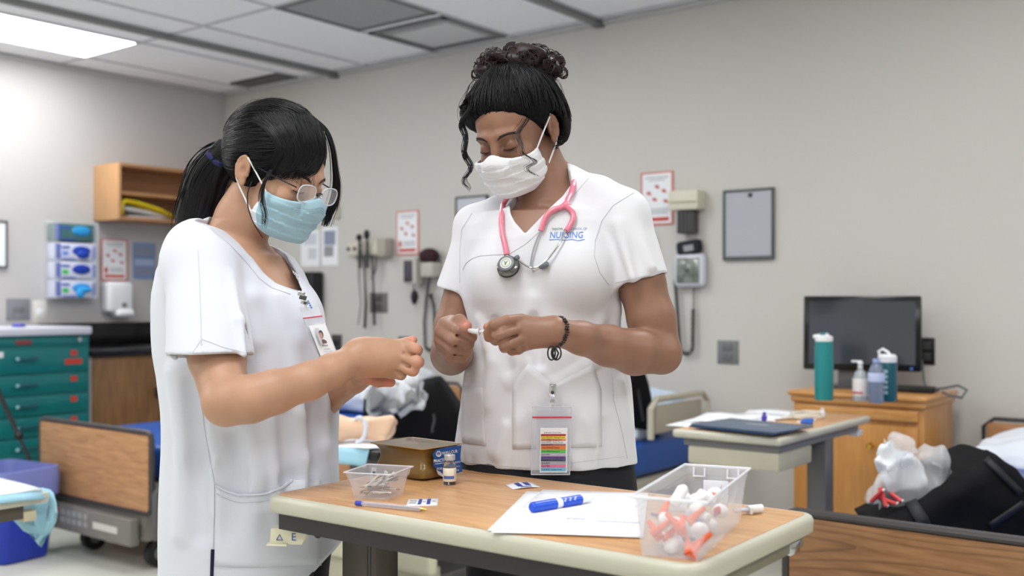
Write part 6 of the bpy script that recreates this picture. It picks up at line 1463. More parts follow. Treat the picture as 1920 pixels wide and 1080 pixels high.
# syringe / needle cap held between the hands
t = thing('needle_cap_held', 'clear plastic needle held between the fingertips of the taller person', 'needle', q2(899, 622, 1.77), 0); t.name = 'hypodermic_needle'; WM[t.name] = WM.get('needle_cap_held', WM.get(t.name))
CP = mat('needle_clear', (226, 226, 230), rough=.15, alpha=.75)
MB().tube([q2(878, 619, 1.768), q2(888, 621, 1.764), q2(896, 622, 1.76)], [.0035, .0045, .0042], 10).build('hub', CP, t, M=Matrix.Identity(4)); MB().tube([q2(896, 622, 1.76), q2(899, 622, 1.759)], .0065, 10).build('flange', CP, t, M=Matrix.Identity(4)); MB().tube([q2(899, 622, 1.759), q2(916, 621, 1.755)], [.0026, .002], 8).build('sheath', CP, t, M=Matrix.Identity(4))

# stethoscope
st = thing('stethoscope', 'pink stethoscope hanging round the neck of the taller person', 'stethoscope', q2(1000, 440, 1.9), 0)
PINK = mat('tube_pink', (222, 122, 142), rough=.28, spec=.6, coat=.4); GRY = m_('steth_grey', (112, 118, 126), rough=.35)
def hh(pts, off): 
    out = []
    for p in pts:
        if len(p) == 3: out.append(q2(*p))
        else:
            a = hit(bvC2, p[0], p[1], off); b = hit(bvB2, p[0], p[1], off)
            if a is None or (b is not None and b.y < a.y): a = b
            out.append(a or q2(p[0], p[1], 1.9))
    return out
def smooth_pts(pts, k=2):
    for _ in range(k): pts = [pts[0]]+[(a+b*2+c)/4 for a, b, c in zip(pts, pts[1:], pts[2:])]+[pts[-1]]
    return pts
main = smooth_pts(bez([q2(1010, 318, 2.10), q2(1046, 302, 2.09), q2(1062, 308, 2.065)]+hh([(1073, 322, 2.035), (1077, 336, 2.0)], 0)+hh([(1074, 354), (1069, 368), (1063, 380), (1060, 390)], .0065), 40), 3)
MB().tube(main, .0052, 12).build('tubing', PINK, st, M=Matrix.Identity(4))
left = smooth_pts(bez([q2(975, 350, 2.04), q2(962, 358, 2.01), q2(953, 368, 1.985)]+hh([(947, 388), (944, 405), (943, 425), (945, 445), (949, 465), (951, 480)], .0062), 40), 3)
MB().tube(left, .0052, 12).build('tubing', PINK, st, M=Matrix.Identity(4))
yl = smooth_pts(bez(hh([(1062, 386), (1052, 391), (1038, 396), (1027, 405), (1020, 419), (1015, 435)], .0065), 30), 2); yr = smooth_pts(bez(hh([(1058, 388), (1067, 394), (1074, 404), (1073, 416), (1068, 428), (1062, 438)], .0065), 30), 2)
MB().tube(yl, .0052, 12).build('yoke_branch', PINK, st, M=Matrix.Identity(4)); MB().tube(yr, .0052, 12).build('yoke_branch', PINK, st, M=Matrix.Identity(4)); MB().ball(hh([(1061, 389)], .006)[0], (.0085, .006, .0075), 2).build('yoke', PINK, st, M=Matrix.Identity(4))
tl = smooth_pts(bez(hh([(1015, 434), (1006, 456), (999, 480), (997, 500), (1003, 509), (1016, 503)], .006), 36), 2); tr = smooth_pts(bez(hh([(1062, 437), (1054, 459), (1041, 479), (1025, 495), (1009, 503), (995, 502), (982, 496), (973, 489)], .0095), 40), 2)
STM = m_('steth_steel', (214, 216, 220), rough=.15, metal=1)
MB().tube(tl, .0019, 10).build('ear_tube', STM, st, M=Matrix.Identity(4)); MB().tube(tr, .0019, 10).build('ear_tube', STM, st, M=Matrix.Identity(4))
for a, b_ in ((tl[-1], hh([(1032, 496)], .009)[0]), (tr[-1], hh([(968, 483)], .010)[0])): MB().tube([a, a.lerp(b_, .3), a.lerp(b_, .8), b_], [.003, .0055, .0058, .004], 12).build('ear_tip', GRY, st, M=Matrix.Identity(4))
dc = hh([(953, 500)], .012)[0]
def disc(c, ax, prof, nm, m): 
    z = Vector(ax).normalized(); R_ = z.to_track_quat('Z', 'Y').to_matrix().to_4x4(); return MB().lathe(prof, 36, M=Matrix.Translation(c) @ R_).build(nm, m, st, M=Matrix.Identity(4))
axd = (-.28, -.86, .42)
disc(dc, axd, [(0, -.008), (.0185, -.008), (.0205, -.005), (.0205, .0), (.017, .003), (.012, .005), (0, .005)], 'chest_piece', m_('steth_dark', (128, 126, 120), rough=.2, metal=.9))
disc(dc, axd, [(.0205, -.0085), (.0215, -.0065), (.0205, -.0045)], 'rim_ring', m_('ring_black', (50, 50, 52), rough=.4))
d2 = dc+Vector(axd).normalized()*.0075
disc(d2, axd, [(0, -.004), (.0155, -.004), (.0162, .0), (.0150, .003), (.0112, .0035), (0, .003)], 'diaphragm_ring', m_('ring_slate', (92, 98, 106), rough=.35))
disc(d2+Vector(axd).normalized()*.0034, axd, [(0, 0), (.0110, 0), (.0110, .0006), (0, .0008)], 'diaphragm', m_('dia_pale', (206, 208, 196), rough=.3))
disc(d2+Vector(axd).normalized()*.0042, axd, [(.0078, 0), (.0084, 0), (.0084, .0003), (.0078, .0003)], 'printed_ring', dgrey)
M_e = Matrix.Translation(d2+Vector(axd).normalized()*.0046) @ Vector(axd).normalized().to_track_quat('Z', 'Y').to_matrix().to_4x4()
q = MB(); q.tube([(-.003, .004, 0), (0, -.004, 0), (.003, .004, 0)], .0005, 5, M=M_e).tube([(0, -.005, 0), (0, .002, 0)], .0005, 5, M=M_e); q.build('emblem', dgrey, st, M=Matrix.Identity(4))
MB().tube([left[-1], dc+Vector((.0, .0, .014))], [.0032, .0034], 10).build('stem', STM, st, M=Matrix.Identity(4))

# hanging badge of the taller person
YB_ = 1.872
bd = thing('id_badge', 'clear badge holder with colour striped emergency code card on the scrub pocket', 'badge', q2(1034, 800, YB_), 0, 'badges worn by the two people')
I4 = Matrix.Identity(4)
def pq(x0, y0, x1, y1, d, nm, m, par, thick=.0006, tl=0., Y=YB_, r=0):
    """upright flat piece between two picture corners"""
    a, b_, c, e_ = q2(x0, y0, Y+d), q2(x1, y0, Y+d), q2(x1-tl, y1, Y+d), q2(x0-tl, y1, Y+d); return MB().sheet([[a, b_], [e_, c]]).build(nm, m, par, M=I4, smooth=0, solid=thick)
POU = mat('pouch_clear', (222, 226, 234), rough=.12, alpha=.30, spec=.6)
pq(999, 763, 1071, 890, 0, 'pouch', POU, bd, .0012, 3); pq(1006, 769, 1062, 847, .0018, 'back_card', m_('card_grey', (214, 218, 228), rough=.6), bd)
cd = pq(1013, 802, 1064, 886, -.0016, 'code_card', paper, bd, .001, 1); pq(998, 781, 1072, 784, -.0014, 'red_zip', m_('zip_red', (214, 60, 88), rough=.4), bd, .0014)
q = MB(); Yq = YB_-.001
for a, b_ in (((999, 763), (1071, 763)), ((1071, 763), (1068, 890)), ((1068, 890), (996, 890)), ((996, 890), (999, 763))): q.tube([q2(*a, Yq), q2(*b_, Yq)], .0009, 6)
q.build('pouch_edge', mat('pouch_edge', (226, 230, 238), rough=.15, alpha=.6), bd, M=I4)
stripes = [(590, 612, (176, 44, 60), ''), (612, 640, (240, 220, 70), 'Code YELLOW  Missing Person'), (640, 665, (228, 150, 124), 'Code AMBER  Missing Child'), (665, 690, (238, 240, 244), 'Code WHITE  Violent Person'), (695, 715, (160, 110, 116), 'Code BROWN'), (715, 755, (232, 126, 60), 'Code ORANGE Disaster'), (757, 790, (92, 200, 90), 'Code GREEN Evacuation'), (792, 825, (184, 182, 200), 'Code GREY'), (828, 852, (122, 82, 168), 'Code PURPLE  Hostage Taking'), (853, 880, (84, 90, 116), 'Code BLACK  Bomb Threat'), (882, 917, (172, 172, 186), 'Code BLUE'), (918, 945, (232, 122, 160), 'Code PINK'), (948, 985, (126, 190, 226), 'Code BLUE  Cardiac Arrest')]
INK = m_('ink_black', (30, 30, 34), rough=.6); cf = lambda x, y: q2(x, y, YB_-.0036)
for i, (y0, y1, c, tx) in enumerate(stripes):
    pq(1014.5, 710+y0/5.68, 1061.2, 710+y1/5.68, -.0026, 'colour_stripe', mat('stripe%d' % i, c, rough=.5), cd, .0003, .5)
    if tx: px_text('card_lettering', tx, 4.3, INK, cd, 1015, 710+(y0+y1)/2/5.68, 0, cf, sx=.78*27/max(27, len(tx)))
px_text('card_lettering', 'EMERGENCY CODE CARD', 3.2, INK, cd, 1020, 811.5, 0, cf, sx=.85)
q = MB(); q.tube([q2(1036, 757, YB_), q2(1036, 771, YB_-.001)], .0016, 6); q.build('strap', mat('strap_clear', (220, 222, 228), rough=.2, alpha=.6), bd, M=I4)
MB().box(-.0065, .0065, -.004, .004, -.012, .012, bev=.002, M=Matrix.Translation(q2(1036, 732, YB_-.0)) @ Matrix.Rotation(.08, 4, 'Y')).build('clip', STM, bd, M=I4); MB().ball(q2(1036, 736, YB_-.004), (.0035, .002, .0035), 2).build('clip_rivet', dgrey, bd, M=I4); MB().lathe([(0, 0), (.005, 0), (.0045, .003), (0, .0035)], 16, M=Matrix.Translation(q2(1036, 753, YB_)) @ Matrix.Rotation(PI/2, 4, 'X')).build('snap', STM, bd, M=I4)
# ================= the shorter person =================
p1 = thing('person', 'shorter person in profile with black ponytail, glasses, blue mask and white scrubs', 'person', Vector((-.49, 1.97, 0)), 0, 'people at the near table')
H1 = Head((-.434, 1.925, 1.447), 1.08, .39, .0, .92)
L1 = [(440, 360, 455), (452, 343, 485), (465, 328, 520), (482, 315, 545), (510, 303, 565), (550, 296, 584), (575, 295, 593), (620, 297, 605), (660, 300, 617), (700, 307, 625), (760, 313, 628), (840, 316, 627), (900, 316, 630), (960, 315, 636), (1010, 313, 640), (1060, 312, 634), (1110, 311, 620)]
ry1 = [(440, .07), (465, .125), (482, .15), (510, .168), (550, .18), (620, .185), (700, .185), (840, .19), (1000, .20), (1110, .20)]
R1 = rowsof(L1, 1.975, ry1, 0)
B = SDF((-.70, 1.58, .80), (-.14, 2.20, 1.60), .0025)
zc_ = CZ-(575-HY)/F*1.975; R1b = [(z, a, b, c-(.012 if z > zc_ else .036), d-(.012 if z > zc_ else .036)) for z, a, b, c, d in R1]
loft_rot(B, R1b, 0, 0, zlo=.82)
B.chain([(q2(474, 372, 1.935), .046), (q2(455, 415, 1.945), .046), (q2(440, 465, 1.96), .056)], .03)
B.chain([(q2(425, 475, 1.95), .040), (q2(395, 500, 1.84), .036)], .02); B.chain([(q2(430, 478, 1.98), .04), (q2(440, 500, 2.09), .036)], .02)
head_prims(B, H1)
B.chain([(q2(392, 505, 1.83), .038), (q2(400, 590, 1.79), .042), (q2(407, 670, 1.742), .0455), (q2(424, 752, 1.672), .037)], .012)
B.chain([(q2(425, 757, 1.665), .036), (q2(470, 748, 1.668), .037), (q2(513, 735, 1.68), .0345), (q2(580, 714, 1.71), .030), (q2(625, 694, 1.74), .0272), (q2(665, 673, 1.775), .026)], .012)
# far arm
B.chain([(q2(470, 500, 2.08), .042), (q2(520, 640, 2.08), .038), (q2(548, 762, 2.03), .034)], .012); B.chain([(q2(548, 762, 2.03), .034), (q2(610, 745, 1.97), .032), (q2(662, 712, 1.90), .025)], .012)
# near hand
for x, y, Y, r in ((757, 650, 1.800, 13.5), (753, 670, 1.788, 14), (746, 687, 1.790, 13), (735, 699, 1.80, 11)):
    B.cone(q2(676, 671, 1.785), q2(x, y, Y), r1(29, 1.79), r1(r, 1.79), .016)
B.ell(q2(706, 664, 1.792), (.035, .016, .026), None, .02)
for a in ([(757, 649, 1.80, 14), (779, 656, 1.783, 12)], [(779, 656, 1.783, 12), (782, 657, 1.81, 10.5), (772, 652, 1.825, 9)],
          [(753, 670, 1.788, 14), (782, 679, 1.772, 12)], [(782, 679, 1.772, 12), (785, 679, 1.80, 10.5), (774, 674, 1.82, 9)],
          [(746, 687, 1.79, 13.5), (774, 694, 1.778, 11.5)], [(774, 694, 1.778, 11.5), (776, 693, 1.805, 10), (765, 688, 1.82, 9)],
          [(735, 699, 1.80, 11), (752, 703, 1.79, 9.5)], [(752, 703, 1.79, 9.5), (753, 702, 1.81, 9)]): digit(B, a, .0035)
digit(B, [(700, 655, 1.835, 16), (740, 650, 1.85, 13), (762, 645, 1.845, 11), (775, 637, 1.835, 8)], .008)
# far hand, palm up under the near one
B.cone(q2(664, 708, 1.895), q2(720, 690, 1.865), r1(26, 1.88), r1(18, 1.86), .014)
digit(B, [(672, 704, 1.87, 16), (690, 709, 1.845, 11), (708, 716, 1.832, 9.5), (733, 717, 1.835, 9)], .006)
for x, y in ((745, 672), (742, 685), (735, 696)): digit(B, [(712, 690, 1.87, 13), (x-8, y+4, 1.86, 10.5), (x+4, y-6, 1.845, 9.5)], .005)
groove(B, [(758, 662, 1.778), (770, 666, 1.775), (794, 668, 1.782)], .0034); groove(B, [(754, 681, 1.774), (766, 686, 1.772), (792, 688, 1.780)], .0034); groove(B, [(740, 696, 1.780), (752, 699, 1.780), (768, 700, 1.786)], .0028); B.cone(q2(448, 716, 1.628), q2(468, 700, 1.640), .003, .005, .010, 's')
me = B.mesh('body1', 1)
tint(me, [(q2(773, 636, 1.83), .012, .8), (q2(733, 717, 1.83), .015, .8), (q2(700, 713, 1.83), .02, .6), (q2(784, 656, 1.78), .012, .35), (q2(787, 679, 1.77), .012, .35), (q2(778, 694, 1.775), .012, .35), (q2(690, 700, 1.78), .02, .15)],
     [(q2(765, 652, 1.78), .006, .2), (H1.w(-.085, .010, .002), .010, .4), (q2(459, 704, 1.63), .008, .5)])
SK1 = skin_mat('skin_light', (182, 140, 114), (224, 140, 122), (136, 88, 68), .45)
b1p = place_mesh('body', me, SK1, p1); bvB1 = bvh_of(me)
C = SDF((-.70, 1.64, .64), (-.26, 2.24, 1.42), .0031)
# near sleeve
C.cone(q2(382, 488, 1.83), q2(396, 720, 1.715), .063, .0765, 0); C.half(q2(398, 668, 1.74), (.04, -.10, -.99), .003); C.cone(q2(393, 632, 1.765), q2(398, 770, 1.70), .060, .068, .0, 's')
C.cone(q2(390, 500, 1.83), q2(388, 600, 1.785), .058, .056, .01)
loft_rot(C, R1, 0, .012, zlo=.60)
C.chain([(q2(398, 458, 1.96), .045), (q2(376, 478, 1.88), .056), (q2(378, 500, 1.83), .062)], .03); C.chain([(q2(420, 462, 1.99), .042), (q2(450, 490, 2.09), .05)], .03)
C.cone(q2(418, 455, 1.955), q2(400, 470, 1.95), .052, .06, .02)
C.ell(q2(545, 600, 1.93), (.055, .07, .06), None, .04)
sf = lambda px, py, d=0: surf2(px, py, d, R1, 0, 1.975)
for pts, r in (([(440, 480), (470, 560), (480, 640)], .010), ([(520, 560), (545, 640), (550, 700)], .008), ([(385, 800), (395, 880), (402, 960)], .007), ([(330, 700), (350, 850), (345, 1000)], .012), ([(470, 840), (480, 900), (475, 1000)], .009), ([(560, 780), (570, 860), (565, 940)], .010), ([(610, 740), (604, 840), (612, 930)], .008), ([(510, 790), (525, 880), (520, 980)], .010)):
    ridge(C, [sf(x, y, r*.5) for x, y in pts], r, .022)
for pts, r in (([(360, 720), (372, 860), (372, 1000)], .014), ([(440, 820), (445, 900), (430, 1000)], .014), ([(535, 780), (545, 900), (545, 1000)], .014), ([(585, 760), (588, 880), (590, 980)], .010)):
    C.chain([(sf(x, y, -r*.55), r) for x, y in pts], .018, 's')
for pts, r in (([(372, 470, 1.77), (376, 560, 1.725), (380, 640, 1.68)], .005), ([(430, 520, 1.775), (450, 600, 1.72), (458, 665, 1.69)], .006), ([(330, 520, 1.80), (325, 600, 1.76), (330, 670, 1.73)], .008)):
    C.chain([(q2(*p), r) for p in pts], .014)
C.chain([(q2(474, 560, 1.775), .005), (q2(468, 620, 1.755), .007), (q2(472, 680, 1.75), .005)], .012, 's')
C.warp(.002, 24, 9)
np_ = [q2(x, y, 1.86) for x, y in ((370, 416), (392, 423), (410, 430), (440, 454), (473, 484), (497, 514), (515, 531), (536, 541), (560, 549), (546, 524), (520, 488), (500, 456), (490, 400), (380, 380))]
C.poly([(p.x, p.z) for p in np_], (0, 1.83, 0), (1, 0, 0), (0, 0, 1), (0, 1, 0), .135, .001, .002, 's'); C.cone(q2(470, 380, 1.94), q2(438, 440, 1.955), .052, .052, .004, 's'); C.cone(q2(470, 430, 1.945), q2(548, 528, 1.93), .045, .012, .004, 's')
C.half(q2(632, 1022, 1.97), (.72, -.05, -.62), .003, lo=(-.45, 1.6, .6), hi=(-.2, 2.3, .85))
loft_rot(C, R1, 0, .004, grow=-.018, mode='s', zlo=.60, zhi=.70)
me = C.mesh('top1', 1); bvC1 = bvh_of(me); top1 = place_mesh('scrub_top', me, SCRUB_B, p1)
legs(p1, [Vector((-.445, 1.915, .84)), Vector((-.44, 2.04, .84))], [Vector((-.46, 1.89, .06)), Vector((-.43, 2.08, .06))], .98, [(r[0], r[1], r[2], r[3]-.05, r[4]-.06) for r in R1]+[(.62, -.49, 1.97, .13, .17)], 0)
seam(bvC1, [(371, 470), (374, 520), (376, 580), (378, 648)], SEAM, top1, .0008); seam(bvC1, [(376, 728), (382, 790), (392, 850), (402, 905), (402, 960), (400, 1028)], SEAM, top1, .0010)
seam(bvC1, [(330, 662), (360, 664), (378, 636), (420, 652), (462, 662)], SEAM, top1, .0005); seam(bvC1, [(398, 432), (430, 458), (462, 492), (486, 522), (510, 540), (545, 552)], SEAM, top1, .0005)
pt = lambda x: float(np.interp(x, [404, 425, 452, 498, 526, 548], [910, 922, 929, 925, 915, 900]))
rows = [[(404+(600-404)*i/20, (pt(404+(600-404)*i/20) if j == 0 else pt(404+196*i/20)+(1085-pt(404+196*i/20))*j/14)) for i in range(21)] for j in range(15)]
patch(bvC1, rows, SCRUB_B, top1, off=.002, solid=.003); seam(bvC1, [(x, pt(x)+14) for x in range(406, 550, 12)], SEAM, top1, .0005, .0045)
seam(bvC1, [(x, pt(x)) for x in range(404, 552, 8)], SCRUB_B, top1, .0022, .004, name='pocket_hem')
seam(bvC1, [(399, 1030), (398, 1060), (397, 1095)], m_('slit_navy', (16, 18, 50), rough=.8), top1, .0035, .0005, name='side_slit')
# face, mask, glasses
brows(H1, bvB1, p1)
MASKB = mat('mask_blue', (150, 198, 216), rough=.7, bump=[(700, .1, (1, 1, 1))])
nt = MASKB.node_tree; b_ = nt.nodes['Principled BSDF']; tc = nt.nodes.new('ShaderNodeTexCoord'); sx = nt.nodes.new('ShaderNodeSeparateXYZ'); nt.links.new(tc.outputs['Object'], sx.inputs[0])
r_1 = nt.nodes.new('ShaderNodeMath'); r_1.operation = 'GREATER_THAN'; r_1.inputs[1].default_value = -.036; nt.links.new(sx.outputs['Y'], r_1.inputs[0])
mx = nt.nodes.new('ShaderNodeMix'); mx.data_type = 'RGBA'; nt.links.new(r_1.outputs[0], mx.inputs['Factor']); mx.inputs['A'].default_value = lin((160, 194, 208)); mx.inputs['B'].default_value = lin((226, 232, 240)); nt.links.new(mx.outputs['Result'], b_.inputs['Base Color'])
mk1 = surgical_mask(H1, p1, MASKB); loops(H1, mk1, m_('loop_white', 0))
bvm = BVHTree.FromPolygons([H1.M @ v.co for v in mk1.data.vertices], [tuple(p.vertices) for p in mk1.data.polygons])
for zz in (-.026, -.0305, -.035):
    it = []
    for i in range(44):
        x = -.052+.1*i/43; a = onface(H1, bvm, x, zz+.006*math.exp(-(x/.02)**2)-.12*abs(x), .0003); b_ = onface(H1, bvm, x+.0012, zz+.006*math.exp(-((x+.0012)/.02)**2)-.12*abs(x+.0012), .0003); it.append(([a, b_], .0003, .0003))
    strands(it, 'mask_stitching', m_('stitch_blue', (120, 140, 170), rough=.8), mk1)
gl = thing('glasses', 'clear rimmed eyeglasses worn by the shorter person', 'eyeglasses', H1.w(0, -.12, 0), 0)
RIMC = mat('rim_clear', (214, 218, 228), rough=.08, spec=.8, alpha=.75); LENS = mat('lens_glass', (240, 245, 250), rough=.02, alpha=.14, spec=1.); TEM = m_('temple_dark', (52, 54, 64), rough=.25, metal=.5)
for x in (-1, 1):
    pts = []
    for i in range(29):
        a = 2*PI*i/28; e = .7; cx_ = math.copysign(abs(math.cos(a))**e, math.cos(a)); sz = math.copysign(abs(math.sin(a))**e, math.sin(a)); lx = .034+.0245*cx_
        pts.append(H1.w(x*lx, -.1135+.10*(lx-.01)**1*.35, .0+.0175*sz))
    MB().tube(pts, .0013, 6).build('rim', RIMC, gl, M=I4)
    c_ = sum(pts[:-1], Vector())/28; b = MB(); vs = [b.bm.verts.new(p) for p in pts[:-1]]; vc = b.bm.verts.new(c_)
    for i in range(28): b.bm.faces.new((vc, vs[i], vs[(i+1) % 28]))
    b.build('lens', LENS, gl, M=I4, solid=.0012)
    MB().tube([H1.w(x*.058, -.104, .008), H1.w(x*.067, -.094, .010), H1.w(x*.0735, -.06, .012), H1.w(x*.078, -.01, .016), H1.w(x*.081, .006, .016), H1.w(x*.082, .03, -.004)], .0013, 6).build('temple', TEM, gl, M=I4)
    MB().tube([H1.w(x*.0085, -.116, -.002), H1.w(x*.011, -.108, -.012)], .0016, 6).build('nose_pad', RIMC, gl, M=I4)
MB().tube([H1.w(-.0095, -.1145, .003), H1.w(0, -.1185, .006), H1.w(.0095, -.1145, .003)], .0013, 6).build('bridge', TEM, gl, M=I4)
# hair
def ex1(g):
    g.ell((0, .045, .038), (.080, .078, .083), None, .03)
hc1 = cap(H1, HAIRC, p1, (.087, .107, .101), (-.092, .056, -.66, -.75), (.014, .022, .034), extra=ex1)
bv_h1 = BVHTree.FromPolygons([H1.M @ v.co for v in hc1.data.vertices], [tuple(p.vertices) for p in hc1.data.polygons])
tie = q2(424, 288, 1.955); tl_ = H1.l(tie)-Vector((0, .02, .048)); it = []
for i in range(900):
    az = rg.uniform(-PI, PI); el = rg.uniform(-.45, 1.3) if abs(az) > 1.4 else rg.uniform(.2, 1.3)
    d0 = (math.sin(az)*math.cos(el), -math.cos(az)*math.cos(el), math.sin(el)); d1 = tl_.normalized()+Vector((rg.uniform(-.08, .08), 0, rg.uniform(-.08, .08)))
    if Vector(d0).normalized().dot(d1.normalized()) < -.72: continue
    p = flow(H1, bv_h1, d0, d1, 12, rg.uniform(.0003, .0022), rg.uniform(0, .03), rg.uniform(0, 6))
    if len(p) > 5: it.append((p, rg.uniform(.0005, .0011), .0005))
for i in range(420):
    az = -rg.uniform(.9, 2.6); d0 = (math.sin(az), -math.cos(az), rg.uniform(-.35, .45)); p = flow(H1, bv_h1, d0, tl_.normalized()+Vector((rg.uniform(-.1, .1), 0, rg.uniform(-.1, .1))), 10, rg.uniform(.0004, .0018), rg.uniform(0, .03), rg.uniform(0, 6))
    if len(p) > 4: it.append((p, rg.uniform(.0005, .0010), .0004))
strands(it, 'hair_strands', HAIR, hc1)
# hair tie
TIE = mat('scrunchie_navy', (34, 38, 84), rough=.8, bump=[(200, .6, (1, 1, 1))]); axp = (q2(400, 320, 1.96)-q2(440, 262, 1.95)).normalized(); u_ = axp.orthogonal().normalized(); v_ = axp.cross(u_)
tc_ = q2(411, 300, 1.962); MB().tube([tc_+(u_*math.cos(a)+v_*math.sin(a))*(.0265+.0012*math.sin(a*9))+axp*.002*math.sin(a*5) for a in [i*2*PI/48 for i in range(49)]], .0065, 8).build('hair_tie', TIE, p1, M=I4)
# ponytail
core = bez([q2(432, 280, 1.95), q2(412, 298, 1.965), q2(392, 330, 1.975), q2(380, 368, 1.985), q2(370, 405, 2.0), q2(362, 450, 2.02)], 30)
g = SDF((-.70, 1.86, 1.30), (-.48, 2.12, 1.53), .0042)
cr = [.018, .024, .031, .034, .034, .030, .02]
N = len(core)
for i in range(N-1):
    f = lambda j: float(np.interp(j/(N-1), [0, .12, .35, .6, .8, .95, 1], cr))
    g.cone(core[i], core[i+1], f(i), f(i+1), .012)
X = g.ax[0][:, None, None]; Z = g.ax[2][None, None, :]; Y = g.ax[1][None, :, None]
g.F += (.0012*np.sin(300*(X*.9-Z*.5)+4*np.sin(Y*70)+2*np.sin(Z*40))).astype(np.float32)
pt_ = place_mesh('ponytail', g.mesh('pt', 1), HAIR, p1)
it = []
for i in range(900):
    a = rg.uniform(0, 2*PI); rr = rg.uniform(.85, 1.12)*(1 if i % 9 else 1.2); ph = rg.uniform(0, 6); stop = rg.uniform(.75, 1.0); ln = []
    nn = max(6, int(N*stop))
    for k_ in range(nn):
        t_ = k_/(N-1); T = (core[min(k_+1, N-1)]-core[max(k_-1, 0)]).normalized(); u = T.orthogonal().normalized() if k_ == 0 else (u-T*u.dot(T)).normalized(); v = T.cross(u)
        r = float(np.interp(t_, [0, .12, .35, .6, .8, .95, 1], cr))*rr*(1+.05*math.sin(ph+t_*9)); ln.append(core[k_]+(u*math.cos(a)+v*math.sin(a))*r)
    it.append((ln, rg.uniform(.0005, .0012), .0004))
for i in range(50):   # fine strays
    s0 = core[rg.randint(4, N-6)]; d = Vector((rg.uniform(-1.2, -.2), rg.uniform(-.4, .4), rg.uniform(-.6, .5))).normalized(); it.append(([s0+d*(.03+.028*t)+Vector((0, 0, -.012*t*t)) for t in [k/6 for k in range(7)]], .00028, .0002))
strands(it, 'tail_strands', HAIR, pt_)
# front curtains: far side beside the face, near side wisps, short fly-aways
it = []
for i in range(230):
    f = rg.random(); o_ = rg.gauss(0, 1)
    pts = [q2(572+16*f, 212+6*f, 1.96+.02*f), q2(604+8*f+o_, 238+4*f, 1.97+.02*f), q2(620+5*f+o_*1.5, 275, 1.975+.02*f), q2(626+5*f+o_*2, 315, 1.98+.02*f), q2(628+6*f+o_*3, 350, 1.985), q2(622+6*f+o_*4, 385, 1.99), q2(606+10*f+o_*4, 400+rg.uniform(0, 26), 1.99)]
    it.append((bez(pts, 24), rg.uniform(.0005, .001), .0003))
for i in range(560):
    f = rg.random(); o_ = rg.gauss(0, 1)
    hs = lambda x, y, d: (lambda h_: h_ if h_ is not None else q2(x, y, d))(min([h_ for h_ in (hit(bv_h1, x, y, .0012+.0022*abs(math.sin(i*1.7))), hit(bvB1, x, y, .002+.003*abs(math.sin(i*1.3)))) if h_ is not None], key=lambda v: v.y, default=None))
    pts = [hs(470+130*f+o_*3, 226-60*f*(1-f)+10*f+rg.uniform(-5, 5), 1.90), hs(502+104*f+o_*2, 246+12*f, 1.868+.025*f), hs(518+90*f+o_, 275+18*f, 1.832+.04*f), hs(512+78*f+o_*2, 304+18*f, 1.817+.042*f), hs(496+74*f+o_*4, 322+rg.uniform(-4, 18)*(1-.3*f), 1.812+.042*f)]
    it.append((bez(pts, 20), rg.uniform(.0005, .001), .0003))
for i in range(26):
    f = rg.random(); o_ = rg.gauss(0, 1); pts = [q2(505+8*f, 318, 1.835), q2(492+6*f+o_, 345, 1.83), q2(486+10*f+o_*2, 372, 1.83), q2(494+6*f+o_*3, 400+rg.uniform(0, 12), 1.828), q2(490+8*f+o_*2, 425+rg.uniform(-10, 6), 1.83)]; it.append((bez(pts, 18), .0006, .0002))
for i in range(7):
    o_ = rg.gauss(0, .8); it.append((bez([q2(472+o_, 340, 1.85), q2(464+o_, 362, 1.845), q2(465+o_, 390, 1.84), q2(475+o_, 418, 1.835), q2(492+o_*2, 446, 1.84)], 18), .0006, .0003))
for i in range(12):
    x = rg.uniform(545, 600); it.append((bez([q2(x, 290, 1.87), q2(x-4+rg.uniform(-6, 6), 320, 1.86), q2(x-10+rg.uniform(-8, 8), 350, 1.858)], 10), .00035, .0002))
for i in range(70):
    az = rg.uniform(-PI, PI); d0 = (math.sin(az), -math.cos(az), rg.uniform(.1, 1.4)); p = flow(H1, bv_h1, d0, tl_.normalized()+Vector((rg.uniform(-.3, .3), 0, .3)), 9, .001)
    if len(p) > 6: it.append(([v+(v-H1.c).normalized()*.006*math.sin(PI*k/len(p)) for k, v in enumerate(p)], .0003, .0002))
strands(it, 'loose_strands', HAIR, hc1)
# name badge
bd = thing('id_badge', 'clear name badge with small portrait card clipped at the neckline of the shorter person', 'badge', q2(600, 620, 1.83), 0, 'badges worn by the two people')
def q4(c, Ys, nm, m, par, th=.0008, n=1):
    w = [q2(x, y, Y) for (x, y), Y in zip(c, Ys)]; return MB().sheet([[w[0], w[1]], [w[3], w[2]]]).build(nm, m, par, M=I4, smooth=0, solid=th)
Yb = (1.80, 1.83, 1.83, 1.80)
q4([(562, 577), (596, 574), (632, 660), (598, 674)], Yb, 'pouch', POU, bd, .001)
q4([(566, 600), (606, 595), (630, 662), (600, 674)], [y+.003 for y in Yb], 'back_card', m_('card_grey', 0), bd, .0006)
cd1 = q4([(579, 611), (609, 607), (629, 658), (603, 671)], [y-.002 for y in Yb], 'name_card', paper, bd, .001)
q4([(568, 596), (604, 591.5), (604.6, 593.5), (568.6, 598)], [y-.002 for y in Yb], 'red_zip', m_('zip_red', 0), bd, .0012)
q4([(590, 615.5), (602.5, 614.8), (614, 644), (601.5, 645.5)], [y-.0032 for y in Yb], 'portrait_frame', m_('portrait_bg', (206, 208, 216), rough=.6), cd1, .0003)
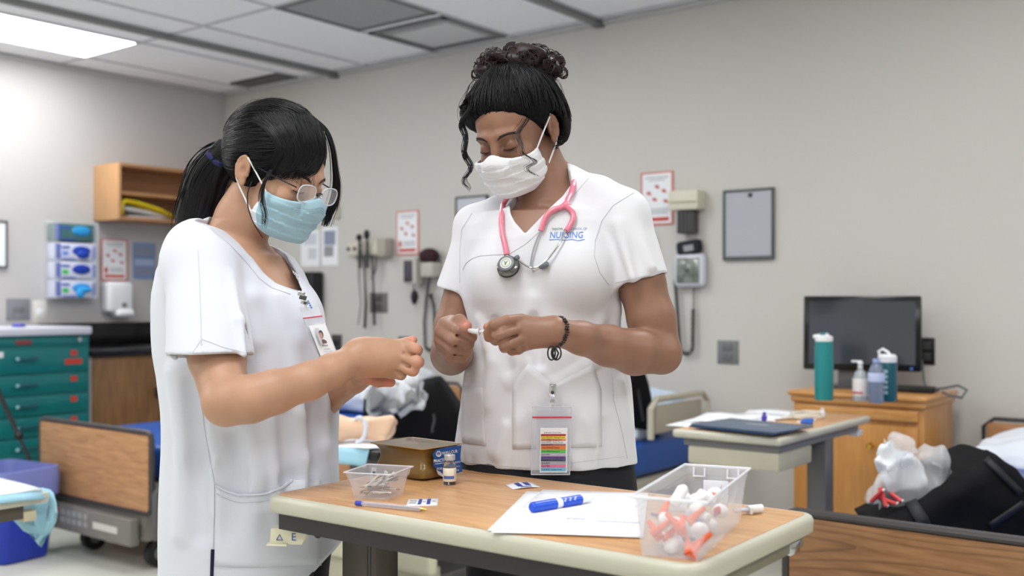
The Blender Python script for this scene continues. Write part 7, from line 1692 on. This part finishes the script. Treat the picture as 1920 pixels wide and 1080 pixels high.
def pimg(pts, m, nm, d): 
    b = MB(); vs = [b.bm.verts.new(q2(x, y, 1.811+d)) for x, y in pts]; b.bm.faces.new(vs); b.build(nm, m, cd1, M=I4, smooth=0, solid=.0002)
pimg([(602+4.2*math.cos(a)+1.3*math.sin(a), 627+8*math.sin(a)) for a in [i*PI/8 for i in range(16)]], m_('portrait_hair', (70, 66, 76)), 'portrait_hair', -.0040); pimg([(602+2.9*math.cos(a)+1.2*math.sin(a), 629+6*math.sin(a)) for a in [i*PI/8 for i in range(16)]], m_('portrait_face', (206, 150, 136)), 'portrait_face', -.0048); pimg([(601.5, 644.5), (602.5, 638), (607, 636), (612, 639), (613.5, 643.5)], m_('portrait_top', (120, 84, 84)), 'portrait_shoulders', -.0044)
cf1 = lambda x, y: q2(x, y, 1.8025)
px_text('card_lettering', 'STUDENT', 3.6, INK, cd1, 607, 655, .05, cf1, sx=.8); px_text('card_lettering', 'NURSE', 3.8, INK, cd1, 604, 648.5, .05, cf1, bold=.1, sx=.9); px_text('card_lettering', 'SCHOOL OF NURSING', 2.2, blueprint, cd1, 607, 659.5, .08, cf1, sx=.8)
for i, (x, y, r) in enumerate(((565, 551, .25), (568, 558, .3), (571, 567, .3))): MB().box(-.006, .006, -.003, .003, -.004, .004, bev=.001, M=Matrix.Translation(q2(x, y, 1.80)) @ Matrix.Rotation(r, 4, 'Y')).build('clip', STM if i != 1 else dgrey, bd, M=I4)
MB().ball(q2(572, 568, 1.795), (.003, .002, .003), 2).build('clip_rivet', dgrey, bd, M=I4)
q = MB(); q.tube([q2(572, 572, 1.80), q2(578, 582, 1.80)], .002, 6); q.build('strap', bpy.data.materials['strap_clear'], bd, M=I4)
def q5(c, m, nm): q4(c, [1.81]*4, nm, m, top1, .0004)
EOF_ = 0
for tx, x, y, sz, m in (('NURSING', 577, 562, 6, BLU2),):
    for i in range(4): q5([(575.5+2.0*i, 563.5+4.0*i), (579+2.0*i, 563+4.0*i), (580+2*i, 566+4*i), (576.5+2*i, 566.5+4*i)], BLU2, 'shirt_lettering')
